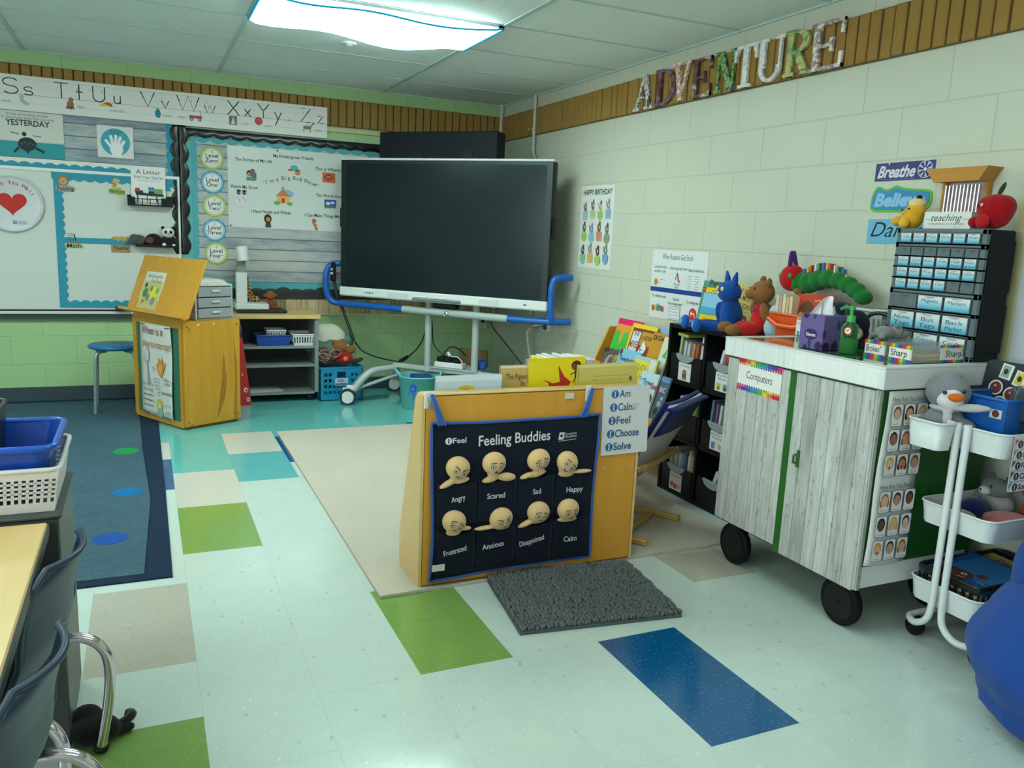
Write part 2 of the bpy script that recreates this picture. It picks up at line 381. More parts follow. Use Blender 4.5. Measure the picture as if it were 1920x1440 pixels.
# ------------------------------------------------------------------ shell
PATCH = [(.107, .412, 3.29, 3.868, 'lime'), (.717, 1.02, 2.116, 2.72, 'lime'), (1.326, 1.63, 1.517, 2.113, 'blue'), (-.198, .107, 2.417, 3.008, 'taupe'),
         (-.198, .107, 1.50, 2.114, 'lime'), (1.93, 2.24, 2.40, 2.93, 'taupe'), (.412, .717, 4.75, 5.25, 'pale'), (.412, .717, 4.20, 4.75, 'aqua'), (.107, .412, 3.87, 4.44, 'pale'),
         (-.198, .107, 4.73, 5.11, 'pale'), (-.198, .107, 4.163, 4.73, 'blue'), (.717, 1.02, 4.5, 5.1, 'blue'), (1.63, 1.93, 5.1, 5.29, 'blue'),
         (.107, .412, 4.44, 9, 'teal'), (.412, .717, 5.25, 9, 'teal'), (.717, 9, 5.1, 9, 'teal'), (-9, .107, 5.11, 9, 'teal')]
FM = {'base': floor_mat('vinyl_white', '#b2cbbf'), 'lime': floor_mat('vinyl_lime', '#70984c', .5), 'blue': floor_mat('vinyl_blue', '#00507e', .5), 'taupe': floor_mat('vinyl_taupe', '#a5aa98', .8),
      'pale': floor_mat('vinyl_pale', '#b9c3b4', .6), 'aqua': floor_mat('vinyl_aqua', '#58aaa8', .5), 'teal': floor_mat('vinyl_teal', '#5ab0a8', .35)}
xs = sorted({XL, XR}|{max(XL, min(XR, v)) for p in PATCH for v in p[:2]}); ys = sorted({YF, YB}|{max(YF, min(YB, v)) for p in PATCH for v in p[2:4]})
b = MB()
for i in range(len(xs)-1):
    for j in range(len(ys)-1):
        cx, cy = (xs[i]+xs[i+1])/2, (ys[j]+ys[j+1])/2
        k = next((p[4] for p in PATCH if p[0] < cx < p[1] and p[2] < cy < p[3]), 'base')
        b.mat(FM[k]).add([(xs[i], ys[j], 0), (xs[i+1], ys[j], 0), (xs[i+1], ys[j+1], 0), (xs[i], ys[j+1], 0)], [(0, 1, 2, 3)])
b.mat(pm('#777777')).box(XL-.1, XR+.1, YF-.1, YB+.1, -.1, -.005)
b.build('floor', kind='structure')
b = MB(WALL_G).box(XL, XR+.1, YB, YB+.1, 0, H+.05); b.build('wall_back', kind='structure')
b = MB(WALL_R).box(XR, XR+.1, YF, YB, 0, H+.05); b.build('wall_right', kind='structure')
ADDED_WIN = [(-2.35, -.15), (.05, 2.25)]; WZ = (.92, 2.12)  # unseen window openings, added to let more light into the room
b = MB(WALL_R).box(XL-.1, XL, YF, YB, 0, WZ[0]).box(XL-.1, XL, YF, YB, WZ[1], H+.05)
for y0, y1 in zip([YF]+[w_[1] for w_ in ADDED_WIN], [w_[0] for w_ in ADDED_WIN]+[YB]): b.box(XL-.1, XL, y0, y1, WZ[0], WZ[1])
b.build('wall_left', kind='structure')
for k, (y0, y1) in enumerate(ADDED_WIN):
    b = MB(pm('#c3d0ca', .4))
    for y in (y0, (y0+y1)/2-.025, y1-.05): b.box(XL-.07, XL-.01, y, y+.05, *WZ)
    for z in (WZ[0], WZ[1]-.05): b.box(XL-.07, XL-.01, y0, y1, z, z+.05)
    b.build(f'added_window_{k+1}', kind='structure')
    ld = bpy.data.lights.new('added_window_portal', 'AREA'); ld.shape = 'RECTANGLE'; ld.size = 2.2; ld.size_y = 1.2; ld.cycles.is_portal = True
    lo = bpy.data.objects.new('added_window_portal', ld); COL.objects.link(lo); lo.location = (XL-.08, (y0+y1)/2, sum(WZ)/2); lo.rotation_euler = (PI/2, 0, -PI/2)
b = MB(WALL_R).box(XL, XR, YF-.1, YF, 0, H+.05); b.build('wall_front', kind='structure')
CEIL = pm('#cdebe2', .9, bump=.6, bscale=140, var=.05, vscale=40)
MB(CEIL).box(XL, XR, YF, YB, H, H+.05).build('ceiling', kind='structure')
b = MB(pm('#a6c9be', .5))
xx = .5435-1.2224*4
while xx < XR:
    if xx > XL: b.box(xx-.013, xx+.013, YF, YB, H-.006, H-.0005)
    xx += 1.2224
yy = YB-.005
while yy > YF: b.box(XL, XR, yy-.008, yy+.008, H-.004, H-.0005); yy -= .605
b.box(XR-.014, XR, YF, YB, H-.009, H-.0005); b.box(XL, XR, YB-.014, YB, H-.009, H-.0005)
b.build('trim_1', kind='structure')
def bricks(n, x0, x1, origin, rot, mat, name):
    b = MB(pm('#5f5640', .9)); b.box(x0, x1, 0, .204, 0, .006); b.mat(mat); x = x0+.003; rn = random.Random(3)
    while x < x1-.05:
        d = rn.uniform(-.002, .002); b.box(x, x+.0535, .003+d, .201+d, .004, .020+rn.uniform(-.003, .003), .004); x += .0625
    b.build(name, None, origin, rot, kind='structure')
BR = brick_mat('face_brick', '#7d6830', '#978046')
bricks(0, -.0, XR-XL, (XL, YB, 2.088), RB, BR, 'trim_2'); bricks(0, 0, YB-YF, (XR, YB, 2.088), RR, BR, 'trim_3')
b = MB(pm('#31424a', .5)).box(XL, XR, YB-.012, YB, 0, .10, .003); b.build('baseboard_back', kind='structure')
b = MB(pm('#31424a', .5)).box(XR-.012, XR, YF, YB-.012, 0, .10, .003); b.build('baseboard_right', kind='structure')

# ------------------------------------------------------------------ ceiling fixtures
def lamp(x, y, label, cloth, power):
    t = thing('ceiling_light', label, 'light', (x, y, H-.004))
    f = MB(pm('#c4d4cf', .4))
    for sx in (-1, 1): f.box(sx*.595-.015, sx*.595+.015, -.29, .29, -.012, 0)
    for sy in (-1, 1): f.box(-.61, .61, sy*.275-.015, sy*.275+.015, -.012, 0)
    f.build('light_frame', t)
    lens = MB(pm('#ffffff', .6, emit=LAMP_W*power))
    if not cloth:
        lens.box(-.575, .575, -.255, .255, -.009, -.004).build('diffuser', t); return
    def sag(u, v):
        xx = -.60+1.2*u; yy = -.285+.57*v
        s = .052*(math.sin(PI*min(max(u, 0), 1))**.6)*(.75+.25*math.cos(u*2*PI*1.5))+.012*math.sin(u*9+v*2)
        e = 1 if 0 < u < 1 else .15
        return (xx, yy, -.014-max(s, .004)*e*(.8+.2*math.cos((v-.5)*PI)))
    lens.sheet(sag, 40, 12, .003).build('fabric_cover', t)
    e = MB(pm('#1fa0c8', .6, emit=.6))
    e = MB(pm('#0fa5d0', .6))
    for v in (0, 1): e.tube([tuple(Vector(sag(u/40, v))+Vector((0, .004*(1 if v else -1), .001))) for u in range(41)], .006, 6)
    for u in (0, 1): e.tube([tuple(Vector(sag(u, v/12))+Vector((.004*(1 if u else -1), 0, .001))) for v in range(13)], .010, 6)
    e.build('cover_hem', t, label='blue hem of the light cover')
lamp(1.152, 4.415, 'ceiling light glowing through a sagging white fabric cover with blue hem', True, 1.5)
for x, y, pw, lb in ((-1.295, 4.415, 1.5, 'over the blue-grey rug beyond the frame'), (1.152, 1.99, .55, 'over the open floor above the camera'), (-1.295, 1.99, .8, 'over the pale table beyond the frame'), (1.152, -.43, .45, 'behind the camera on the trolley side'), (-1.295, -.43, .45, 'behind the camera on the table side')):
    lamp(x, y, 'added flat ceiling light panel '+lb, False, pw)  # unseen panels added to brighten the room, power set to even it out
b = MB(pm('#a9beb9', .6)).lathe([(0, -.022), (.018, -.022), (.022, -.012), (.045, -.008), (.045, 0)], (0, 0, 0), 20)
b.build('sprinkler_plate', None, (1.153, 5.017, H), label='small round white sprinkler plate on the ceiling tile', cat='sprinkler')
# ------------------------------------------------------------------ back wall: boards and borders
INK = '#23302f'
def board(name, x0, x1, z0, z1, mat, label, cat, d=.02):
    t = thing(name, label, cat, wb(x0, z0, 0), rot=RB)
    MB(mat).box(0, x1-x0, 0, z1-z0, 0, d).build('panel', t); return t
# board with turtle poster
b1 = board('bulletin_board', -1.5, .27, 1.60, 2.01, PLANK_B, 'blue-grey plank paper bulletin board under the alphabet strip, with the turtle poster', 'bulletin board', .012)
bw_ = 1.77
MB(paper('#cdd9cf')).box(0, bw_-.1, 0, .085, .012, .0135).build('paper_strip', b1)
b = MB(TEAL); b.M = Matrix.Translation((0, .004, .014)); b.prism([(x, y+.0) for x, y in scal(bw_-.11, 22, .045, .014)], 0, .0015); b.build('scalloped_border', b1, label='wavy teal border along the lower edge')
b = MB(TEAL); b.M = Matrix.Translation((bw_-.02, 0, .014)) @ Matrix.Rotation(PI/2, 4, 'Z'); b.prism(scal(.41, 6, .06, .012), 0, .0015); b.build('scalloped_border', b1, label='upright teal border')
# dry erase board
wbd = board('whiteboard', -1.5, .262, .648, 1.612, pm('#bccfc4', .16, coat=.3), 'white dry-erase board with a teal scalloped frame and marker tray', 'whiteboard', .018)
b = MB(pm('#cfddd6', .35)); b.box(0, 1.762, .958, .978, 0, .026); b.box(1.748, 1.762, 0, .96, 0, .024); b.build('frame', wbd)
b = MB(pm('#c2d0ca', .35)); b.box(0, 1.60, -.02, .0, 0, .075, .004); b.mat(BLACK).box(0, 1.60, .0, .009, .0, .05); b.mat(pm('#4e6b55', .6)).box(0, 1.60, -.072, -.02, 0, .02); b.build('marker_tray', wbd)
b = MB(TEAL)
def strip(L, n, base, amp, x, y, ang, mir=1):
    b.zc += .0004; b.M = Matrix.Translation((x, y, .019+b.zc)) @ Matrix.Rotation(ang, 4, 'Z'); b.prism(scal(L, n, base, amp, mir), 0, .0015); b.M = None
strip(.81, 12, .045, .014, .945, .958, 0, -1); strip(.93, 17, .046, .014, .955, .03, PI/2, -1); strip(.72, 11, .040, .014, .955, .022, 0); strip(.49, 1, .040, 0.0, .99, .475, 0); strip(.1, 1, .05, .0, 1.6, .87, 0)
b.build('scalloped_border', wbd)
er = MB(pm('#2b3a38', .8)).box(0, .115, 0, .03, 0, .045, .006); er.build('whiteboard_eraser', None, wb(-.192, .657, .066), RB, 'dark felt eraser lying on the whiteboard marker tray', 'eraser')
# second board
b2 = board('bulletin_board', .345, 2.05, .79, 1.985, PLANK_W, 'grey-brown plank paper bulletin board with teal and black scalloped edges behind the television', 'bulletin board', .012)
MB(paper('#5aa7a6')).box(-.10, 1.7, 1.13, 1.19, .006, .0125).box(-.10, .0, 0, 1.1, .006, .0125).box(-.1, 1.7, 0, .035, .012, .0135).build('backing_strip', b2, label='plain teal strip behind the black border')
b = MB(TEAL2)
for L, n, base, amp, x, y, ang, mir in ((1.66, 16, .080, .022, .03, 1.19, 0, -1), (1.15, 15, .035, .010, .0, .03, PI/2, -1), (1.66, 20, .045, .010, .03, .03, 0, 1)):
    b.zc += .0004; b.M = Matrix.Translation((x, y, .0128+b.zc)) @ Matrix.Rotation(ang, 4, 'Z'); b.prism(scal(L, n, base, amp, mir), 0, .0012); b.M = None
b.build('scalloped_border', b2, label='wavy teal border')
def lobes(n, L, pts, name, par, lab):
    b = MB(GLOSSB)
    for i in range(n): b.ell(pts(i), L[i % len(L)], seg=14, rings=8)
    b.build(name, par, label=lab)
b = MB(GLOSSB); b.box(-.115, -.045, .28, 1.20, .008, .016)
def gloss_strip(b, p, q, base, amp, n, z):
    p, q = Vector(p), Vector(q); d = q-p; side = Vector((-d.y, d.x)).normalized(); N = n*8
    b.sheet(lambda u, v: tuple(p+d*u+side*(base+amp*abs(math.sin(PI*u*n)))*v)+(z+.005*math.sin(PI*v*.9)*(.6+.4*abs(math.sin(PI*u*n)))+.0006*v,), N, 6, .0015)
gloss_strip(b, (-.078, .28), (-.078, 1.20), .038, .024, 8, .0165); gloss_strip(b, (-.078, 1.20), (-.078, .28), .040, .024, 7, .018)
b.build('scalloped_border', b2, label='glossy black border standing between the boards')
b = MB(GLOSSB); b.box(-.05, 1.7, 1.13, 1.19, .012, .017)
gloss_strip(b, (1.7, 1.185), (-.08, 1.185), .036, .026, 15, .0175)
b.build('scalloped_border', b2, label='glossy black border along the upper edge')
b = MB(pm('#1f282b', .5)); b.box(0, 1.7, -.045, .01, .013, .017)
for i in range(18): b.ell((.05+.1*i, .008, .015), (.062, .03 if i % 3 else .042, .004))
b.build('scalloped_border', b2, label='matt black border along the lower edge')
MB(PLANK_V).box(0, 2.2, 0, .155, 0, .010).build('border_strip', None, wb(.59, .628, 0), RB, 'strip of brown upright plank paper below the bulletin board', 'paper strip')
MB(paper('#b9c69a')).box(0, 2.3, 0, .010, 0, .014).build('trim_4', None, wb(.515, .618, 0), RB, kind='structure')
MB(pm('#b7bd93', .5)).box(0, .9, 0, .03, 0, .03).build('trim_5', None, wb(1.2, 2.045, 0), RB, kind='structure')
# alphabet strip
al = thing('alphabet_strip', 'long white alphabet strip showing S to Z above the boards', 'alphabet strip', wb(-.95, 1.99, .032), rot=RB)
MB(paper('#cfdcd5')).box(-.55, 2.281, 0, .227, -.006, 0).build('paper_band', al)
b = MB()
for z, c, wd in ((.1045, '#9a6560', .0022), (.205, '#8fb0b4', .0014), (.05, '#8fb0b4', .0014), (.155, '#c2d2d0', .0012)): b.rect(-.55, 2.28, z-wd/2, z+wd/2, c)
b.build('ruled_lines', al)
b = MB(); S = .0075
def L_(pts): b.stroke(pts, S, INK)
def sx(x, y, h, w): return [(x+w*math.cos(a)*.5, y+h*.74+h*.25*math.sin(a)) for a in [PI*.12+PI*1.38*i/10 for i in range(11)]]+[(x+w*.5*math.cos(a), y+h*.25+h*.25*math.sin(a)) for a in [PI*.5-PI*1.35*i/10 for i in range(11)]]
by = .1045; T = .100; l = .052
b = MB()
L_(sx(.188, by, T, .085)); L_(sx(.29, by, l, .05))
b.build('letter_pair', al)
b = MB()
L_([(.442, by+T), (.527, by+T)]); L_([(.484, by+T), (.484, by)]); L_([(.591, by+T), (.591, by)]); L_([(.570, by+.052), (.612, by+.052)])
b.build('letter_pair', al)
b = MB()
L_([(.676, by+T), (.676, by+.03)]+[(.712+.036*math.cos(a), by+.034+.034*math.sin(a)) for a in [PI+PI*i/8 for i in range(9)]]+[(.748, by+T)])
b.build('letter_pair', al)
b = MB()
L_([(.806, by+l), (.806, by+.02)]+[(.825+.019*math.cos(a), by+.02+.02*math.sin(a)) for a in [PI+PI*i/8 for i in range(9)]]); L_([(.845, by+l), (.845, by)])
b.build('letter_pair', al)
b = MB()
for x, h, w in ((1.019, T, .09), (1.132, l, .05)): L_([(x-w/2, by+h), (x, by), (x+w/2, by+h)])
b.build('letter_pair', al)
b = MB()
for x, h, w in ((1.285, T, .15), (1.431, l, .075)): L_([(x-w/2, by+h), (x-w/4, by), (x, by+h), (x+w/4, by), (x+w/2, by+h)])
b.build('letter_pair', al)
b = MB()
for x, h, w in ((1.594, T, .08), (1.694, l, .045)): L_([(x-w/2, by+h), (x+w/2, by)]); L_([(x+w/2, by+h), (x-w/2, by)])
b.build('letter_pair', al)
b = MB()
L_([(1.766, by+T), (1.806, by+.05)]); L_([(1.846, by+T), (1.806, by+.05), (1.806, by)]); L_([(1.887, by+l), (1.912, by)]); L_([(1.937, by+l), (1.893, by-.045)]); L_([(1.99, by+.002), (1.998, by+.004)])
b.build('letter_pair', al)
b = MB()
for x, h, w in ((2.117, T, .07), (2.228, l, .038)): L_([(x-w/2, by+h), (x+w/2, by+h), (x-w/2, by), (x+w/2, by)])
b.build('letter_pair', al)
b = MB()
S = .0018
for x in (.465, .58, .66, .73, .985, 1.05, 1.12, 1.23, 1.31, 1.345, 1.41, 1.575, 1.62, 1.79, 1.83, 2.1, 2.14, 2.21): b.stroke([(x, by+.075), (x-.001, by+.062)], .003, '#4d5f60')
b.build('stroke_arrows', al)
b = MB()
WORDS = (('sock', .13, .047), ('tiger', .575, .052), ('umbrella', .775, .047), ('vase', 1.12, .048), ('wagon', 1.215, .048), ('x-ray', 1.645, .043), ('yarn', 1.815, .043), ('zebra', 2.185, .043))
for t, x, y in WORDS: b = MB(); b.text(t, x, y, .030, '#6d7f80', w=.055 if len(t) < 7 else .09, shear=.2); b.build('word_print', al)
b = MB(); b.poly([(.235, .10), (.262, .10), (.262, .07), (.29, .05), (.29, .038), (.27, .035), (.238, .06)], '#9fb3ac'); b.build('picture', al)
b = MB(); b.disc(.535, .066, .022, '#8a6a45', .03).disc(.54, .101, .015, '#8a6a45').poly([(.505, .04), (.56, .04), (.555, .055), (.51, .055)], '#7a5a3a'); b.build('picture', al)
b = MB(); b.disc(.752, .078, .04, '#c8c830', .022, a0=0, a1=PI).disc(.764, .085, .03, '#b83a2a', .02, a0=-.3, a1=PI*.8); b.build('picture', al)
b = MB(); b.disc(1.083, .063, .019, '#1f7f86', .028).rect(1.073, 1.093, .088, .098, '#1f7f86'); b.build('picture', al)
b = MB(); b.rect(1.29, 1.375, .055, .075, '#a8463f').disc(1.305, .048, .012, '#3a4442').disc(1.36, .048, .012, '#3a4442').disc(1.305, .048, .006, '#b9c6b9').disc(1.36, .048, .006, '#b9c6b9').stroke([(1.372, .07), (1.362, .115)], .003, '#3a4442'); b.build('picture', al)
b = MB(); b.rect(1.562, 1.618, .035, .098, '#6a6f68').poly([(1.575, .04), (1.592, .095), (1.605, .04)], '#c9d2c8'); b.build('picture', al)
b = MB(); b.disc(1.772, .08, .029, '#b34a50'); b.stroke([(1.75, .085), (1.775, .092), (1.795, .08)], .002, '#cc7a7c'); b.build('picture', al)
b = MB(); b.disc(2.13, .066, .032, '#6d7a68', .014).stroke([(2.105, .06), (2.103, .03)], .007, '#6d7a68').stroke([(2.15, .06), (2.152, .03)], .007, '#6d7a68').stroke([(2.15, .072), (2.172, .095)], .010, '#6d7a68').disc(2.176, .098, .010, '#6d7a68', .007); b.build('picture', al)

# posters on the boards
t = thing('poster', 'beach poster with a dark turtle above teal water and the word YESTERDAY', 'poster', wb(-.851, 1.69, .018), rot=RB)
b = MB(paper('#c0cec2')).box(0, .385, 0, .297, -.004, 0); b.rect(0, .385, 0, .105, '#2c9096').rect(0, .385, .1, .108, '#a9c4b6')
b.text('YESTERDAY', .045, .205, .052, '#2a3b3b', w=.26, bold=.025)
b.text("It's not about being the best", .05, .268, .026, '#4d6260', w=.25, shear=.3).text("It's about being better than you were", .02, .246, .026, '#4d6260', w=.31, shear=.3)
b.disc(.165, .085, .055, '#1f2d31', .045).poly([(.12, .055), (.09, .022), (.08, .03), (.11, .068)], '#1f2d31').poly([(.21, .055), (.26, .03), (.268, .045), (.22, .07)], '#1f2d31').poly([(.15, .045), (.165, .02), (.18, .045)], '#1f2d31')
b.disc(.15, .150, .014, '#1f2d31').stroke([(.07, .158), (.12, .147)], .006, '#34464a').stroke([(.20, .143), (.25, .138)], .005, '#34464a')
for k in range(5): b.disc(.135+.016*k, .085+.012*(k % 2), .006, '#46585a')
b.build('poster_sheet', t)
t = thing('poster', 'small white poster of a raised palm on a blue disc', 'poster', wb(-.262, 1.727, .018), rot=RB)
b = MB(paper('#c6d4ce')).box(0, .229, 0, .216, -.004, 0).disc(.115, .108, .093, '#3d9cad')
hand = '#d6e4df'; b.disc(.12, .06, .042, hand, .045); b.rect(.09, .15, .008, .04, hand)
for x0, y0, x1, y1 in ((.085, .075, .055, .115), (.098, .09, .086, .145), (.116, .1, .118, .15), (.133, .095, .146, .14), (.148, .08, .168, .115)): b.stroke([(x0, y0), (x1, y1)], .019, hand).disc(x1, y1, .0095, hand, n=12)
b.text("What I can", .08, .175, .018, INK, w=.075).text("control", .085, .158, .018, INK, w=.05); b.build('poster_sheet', t)
# five noise-level badges
words = [('0', 'Level', 'Zero'), ('1', 'Level', 'One'), ('2', 'Level', 'Two'), ('3', 'Level', 'Three'), ('4', 'Level', 'Four')]
for i, (x, z) in enumerate(((.490, 1.776), (.489, 1.603), (.500, 1.433), (.497, 1.255), (.506, 1.083))):
    g = i % 2 == 0
    t = thing('level_badge', f"round {'green' if g else 'blue'}-rimmed paper badge reading Level {words[i][2]}", 'badge', wb(x, z, .017), rot=RB, group='noise level badges')
    b = MB(paper('#8fae5c' if g else '#3f8fae')); n = 40
    b.prism([((.083+(0 if g else .004*math.cos(10*a)))*math.cos(a), (.083+(0 if g else .004*math.cos(10*a)))*math.sin(a)) for a in [2*PI*k/n for k in range(n)]], -.003, 0)
    b.ring(0, 0, .066, .072, '#b7cf8a' if g else '#8fc0cf').disc(0, 0, .063, '#ccd9d2')
    b.text(words[i][0], 0, .035, .030, '#60707a', align='C').text(words[i][1], 0, .004, .044, '#263236', bold=.012, align='C').text(words[i][2], -.004, -.032, .044, '#263236', bold=.012, align='C').scrawl(-.03, .03, -.05, .008, '#7a8a88')
    b.ring(.046, -.012, .005, .007, '#60707a', 12); b.build('badge_disc', t)
# big picture poster
t = thing('poster', 'wide glossy white poster headed I am a Big Kid Now', 'poster', wb(.598, 1.283, .017), rot=RB)
b = MB(pm('#bfd2ca', .15, coat=.4)).box(0, 1.06, 0, .597, -.003, 0)
for s_, x, y, w_ in (('My Kindergarten Friends', .33, .535, .30), ('The Stories of My Life', .05, .49, .27), ('This is Where I Live', .645, .463, .27), ('Watch Me Grow', .015, .29, .20), ('The World Around Us', .65, .262, .28), ('I Have Needs and Wants', .165, .115, .29), ('I Can Make Things Move', .565, .107, .30)): b.text(s_, x, y, .034, INK, w=w_, bold=.015)
ph = "'I'm a Big Kid Now!'"; vs_, fs_, wd = text_mesh(ph, 0, 0)
CWD = [.55 if c in "'Iil! " else (1.25 if c in 'mwBKN' else 1) for c in ph]
for k, ch in enumerate(ph):
    if ch != ' ': u = (sum(CWD[:k])+CWD[k]*.15)/sum(CWD); b.text(ch, .262+.41*u, .325+.052*math.sin(PI*u), .043, INK, rot=(.5-u)*.7)
b.disc(.155, .405, .022, '#3a2a22').disc(.152, .398, .013, '#a87a5a').disc(.178, .42, .018, '#8a5a3a').rect(.168, .205, .36, .41, '#3a68a0').poly([(.13, .35), (.20, .35), (.19, .375), (.135, .38)], '#5f8a55')
b.disc(.485, .465, .030, '#4fa0b0', .022)
for x in (.455, .51): b.disc(x, .432, .020, '#d6c9a0' if x < .48 else '#a9804c').disc(x, .444, .02, '#5a4a30', .012, a0=0, a1=PI).rect(x-.008, x+.008, .398, .414, '#c6d6cc')
b.rect(.70, .80, .375, .45, '#b5652e').poly([(.705, .42), (.755, .445), (.795, .41), (.745, .385)], '#8a3f22').stroke([(.73, .415), (.765, .42)], .008, '#c98a4a')
for x in (.075, .115): b.rect(x-.018, x+.02, .175, .245, '#c3cfd0').disc(x, .255, .014, '#6a5244').poly([(x-.02, .27), (x, .282), (x+.022, .27), (x, .262)], '#252a2e').stroke([(x-.012, .23), (x+.012, .185)], .004, '#5a78a8')
b.disc(.425, .27, .055, '#6fb0cc', .03); b.rect(.355, .445, .20, .255, '#d0a45e').poly([(.345, .25), (.40, .305), (.455, .25)], '#b9744a').rect(.39, .412, .20, .235, '#9c3a34').poly([(.385, .305), (.40, .325), (.415, .305)], '#7a86a8'); b.disc(.355, .197, .025, '#5aa04a', .014).disc(.45, .195, .022, '#5aa04a', .013)
b.rect(.715, .808, .18, .245, '#2a56a0').disc(.745, .215, .018, '#c9d6e0', .012).disc(.78, .222, .014, '#c9d6e0', .01).rect(.715, .808, .18, .195, '#4a7a4a')
b.disc(.285, .075, .028, '#26221f', .034).disc(.288, .07, .016, '#c07a4a').poly([(.265, .01), (.31, .01), (.305, .045), (.27, .045)], '#2f4038').rect(.274, .284, -.0 + .003, .012, '#c07a4a')
b.disc(.635, .075, .018, '#a8683a').poly([(.62, .06), (.655, .05), (.66, .02), (.645, .012), (.63, .04)], '#c07a3a').poly([(.645, .025), (.66, .022), (.662, .005), (.648, .005)], '#4a6a4a')
for x, y in ((.015, .012), (.36, .585)): b.disc(x, y, .006, INK)
b.build('poster_sheet', t)
# round tray-like magnet with a heart
t = thing('wall_plate', 'round white metal tray with a red heart and the words Wish You Well', 'tray', wb(-.795, 1.376, .022), rot=RB)
MB(pm('#b9c6c6', .3)).lathe([(0, .010), (.165, .010), (.172, .012), (.182, .022), (.188, .022), (.188, .016), (.178, .0), (0, 0)], (0, 0, 0), 48).build('plate_body', t)
b = MB(); b.zc = .0105
hp = [(.062*1.05*math.sin(a)**3*1.35, (.062*(13*math.cos(a)-5*math.cos(2*a)-2*math.cos(3*a)-math.cos(4*a))/16)*1.35) for a in [2*PI*k/40 for k in range(40)]]
b.poly([(x, y+.005) for x, y in hp], '#b2281f')
ph = 'I Wish You Well'
for k, ch in enumerate(ph):
    a = PI*.88-PI*.72*(k/(len(ph)-1))
    if ch != ' ': b.text(ch, .128*math.cos(a)+.0, .128*math.sin(a), .036, '#8f2c2c', rot=a-PI/2, bold=.01, align='C')
b.rect(-.002, .020, -.135, -.113, '#3a6a90').rect(.004, .014, -.127, -.119, '#c6d2d6').text('Conscious', .026, -.122, .015, '#3a6a90', w=.055).text('Discipline', .026, -.136, .015, '#3a6a90', w=.055)
b.build('print', t)
# cut-out labels on the whiteboard
def cutout(name, word, x, z, label, col, anim):
    t = thing('label_card', label, 'label card', wb(x, z, .022), rot=RB, group='cut-out subject cards on the whiteboard')
    b = MB(paper(col)); anim(b)
    b.text(word, .0, -.041, .038, INK, w=min(.10, .022*len(word)), bold=.008, align='C'); b.build('card', t)
def a_lion(b): b.M = None; b.prism([(.062*math.cos(a), -.028+.024*math.sin(a)) for a in [2*PI*k/20 for k in range(20)]], -.002, 0); b.disc(-.012, .026, .035, '#8f7148', .038).disc(-.012, .022, .024, '#b59b72').disc(-.02, .028, .003, INK).disc(-.004, .028, .003, INK).disc(-.012, .016, .006, '#5a4632', .004)
def a_gir(b): b.prism([(.055*math.cos(a), -.028+(.024+.005*math.cos(5*a))*math.sin(a)) for a in [2*PI*k/24 for k in range(24)]], -.002, 0); b.stroke([(-.02, -.005), (-.012, .04)], .024, '#b9a04a').disc(.0, .047, .022, '#c2ab58', .014).disc(-.02, .065, .006, '#8a6a30').disc(-.006, .015, .006, '#7a5a2a').disc(-.018, .025, .005, '#7a5a2a').disc(.004, .05, .003, INK)
def a_zeb(b): b.prism([(.058*math.cos(a), -.045+.045*max(0, math.sin(a))) for a in [2*PI*k/24 for k in range(24)]], -.002, 0); b.disc(-.018, .03, .024, '#c3cfc8', .03).disc(-.03, .058, .006, '#c3cfc8', .01).disc(-.006, .058, .006, '#c3cfc8', .01); [b.stroke([(-.04, .01+.014*k), (.004, .012+.014*k)], .004, INK) for k in range(4)]; b.stroke([(.004, .05), (.012, .005)], .007, INK); [b.disc(-.05+.02*k, -.006+.004*(k % 2), .006, '#a84a4a') for k in range(6)]
def a_straw(b): b.prism([(-.062, -.06), (.062, -.06), (.062, .04), (.04, .05), (-.05, .05), (-.062, .035)], -.002, 0); [b.disc(-.05+.012*k, .03+.008*(k % 3), .010, '#b59a48') for k in range(9)]
cutout('r', 'Reading', -.473, 1.525, 'lion cut-out card reading Reading on the whiteboard', '#8f9a90', a_lion)
cutout('w', 'Writing', -.152, 1.525, 'giraffe cut-out card reading Writing on the whiteboard', '#9aae5c', a_gir)
cutout('m', 'Math', -.437, 1.135, 'zebra cut-out card reading Math on the whiteboard', '#8fb06a', a_zeb)
cutout('t', 'Theme', -.142, 1.128, 'brown straw-topped cut-out card reading Theme on the whiteboard', '#94805a', a_straw)
# wire holder with the letter book, shelf with three soft toys
t = thing('wire_holder', 'black wire file holder on the whiteboard holding the letter book', 'holder', wb(-.085, 1.405, .018), rot=RB)
b = MB(BLACK)
b.box(0, .30, 0, .006, 0, .085).box(0, .30, 0, .075, 0, .004).box(0, .004, 0, .075, 0, .085).box(.296, .30, 0, .075, 0, .085)
for z in (0, .045): b.box(0, .30, z, z+.006, .080, .086)
for k in range(5): b.box(.045+.05*k, .050+.05*k, 0, .05, .080, .086)
b.box(.0, .05, 0, .06, .078, .082).box(.22, .30, 0, .06, .078, .082); b.build('basket', t)
t = thing('picture_book', 'tall white picture book titled A Letter From Your Teacher in the wire holder', 'book', wb(-.058, 1.415, .045), rot=(PI/2-.08, 0, 0))
b = MB(paper('#cfdcd6')).box(0, .225, 0, .262, -.012, 0)
b.text('A Letter', .035, .215, .045, INK, w=.16).text('From Your Teacher', .02, .182, .032, INK, w=.19).scrawl(.05, .19, .165, .008, INK)
b.poly([(.02, .10), (.20, .095), (.215, .06), (.03, .065)], '#26302f').rect(.035, .045, .02, .07, '#3b4644').rect(.10, .106, .02, .07, '#3b4644').rect(.16, .17, .02, .07, '#3b4644').rect(.11, .15, .10, .125, '#3f7f8f').rect(.15, .205, .08, .115, '#5f9a55').rect(.025, .055, .09, .115, '#8a3f3a').poly([(.075, .085), (.11, .08), (.115, .105), (.08, .11)], '#c6d3cf')
b.build('cover', t)
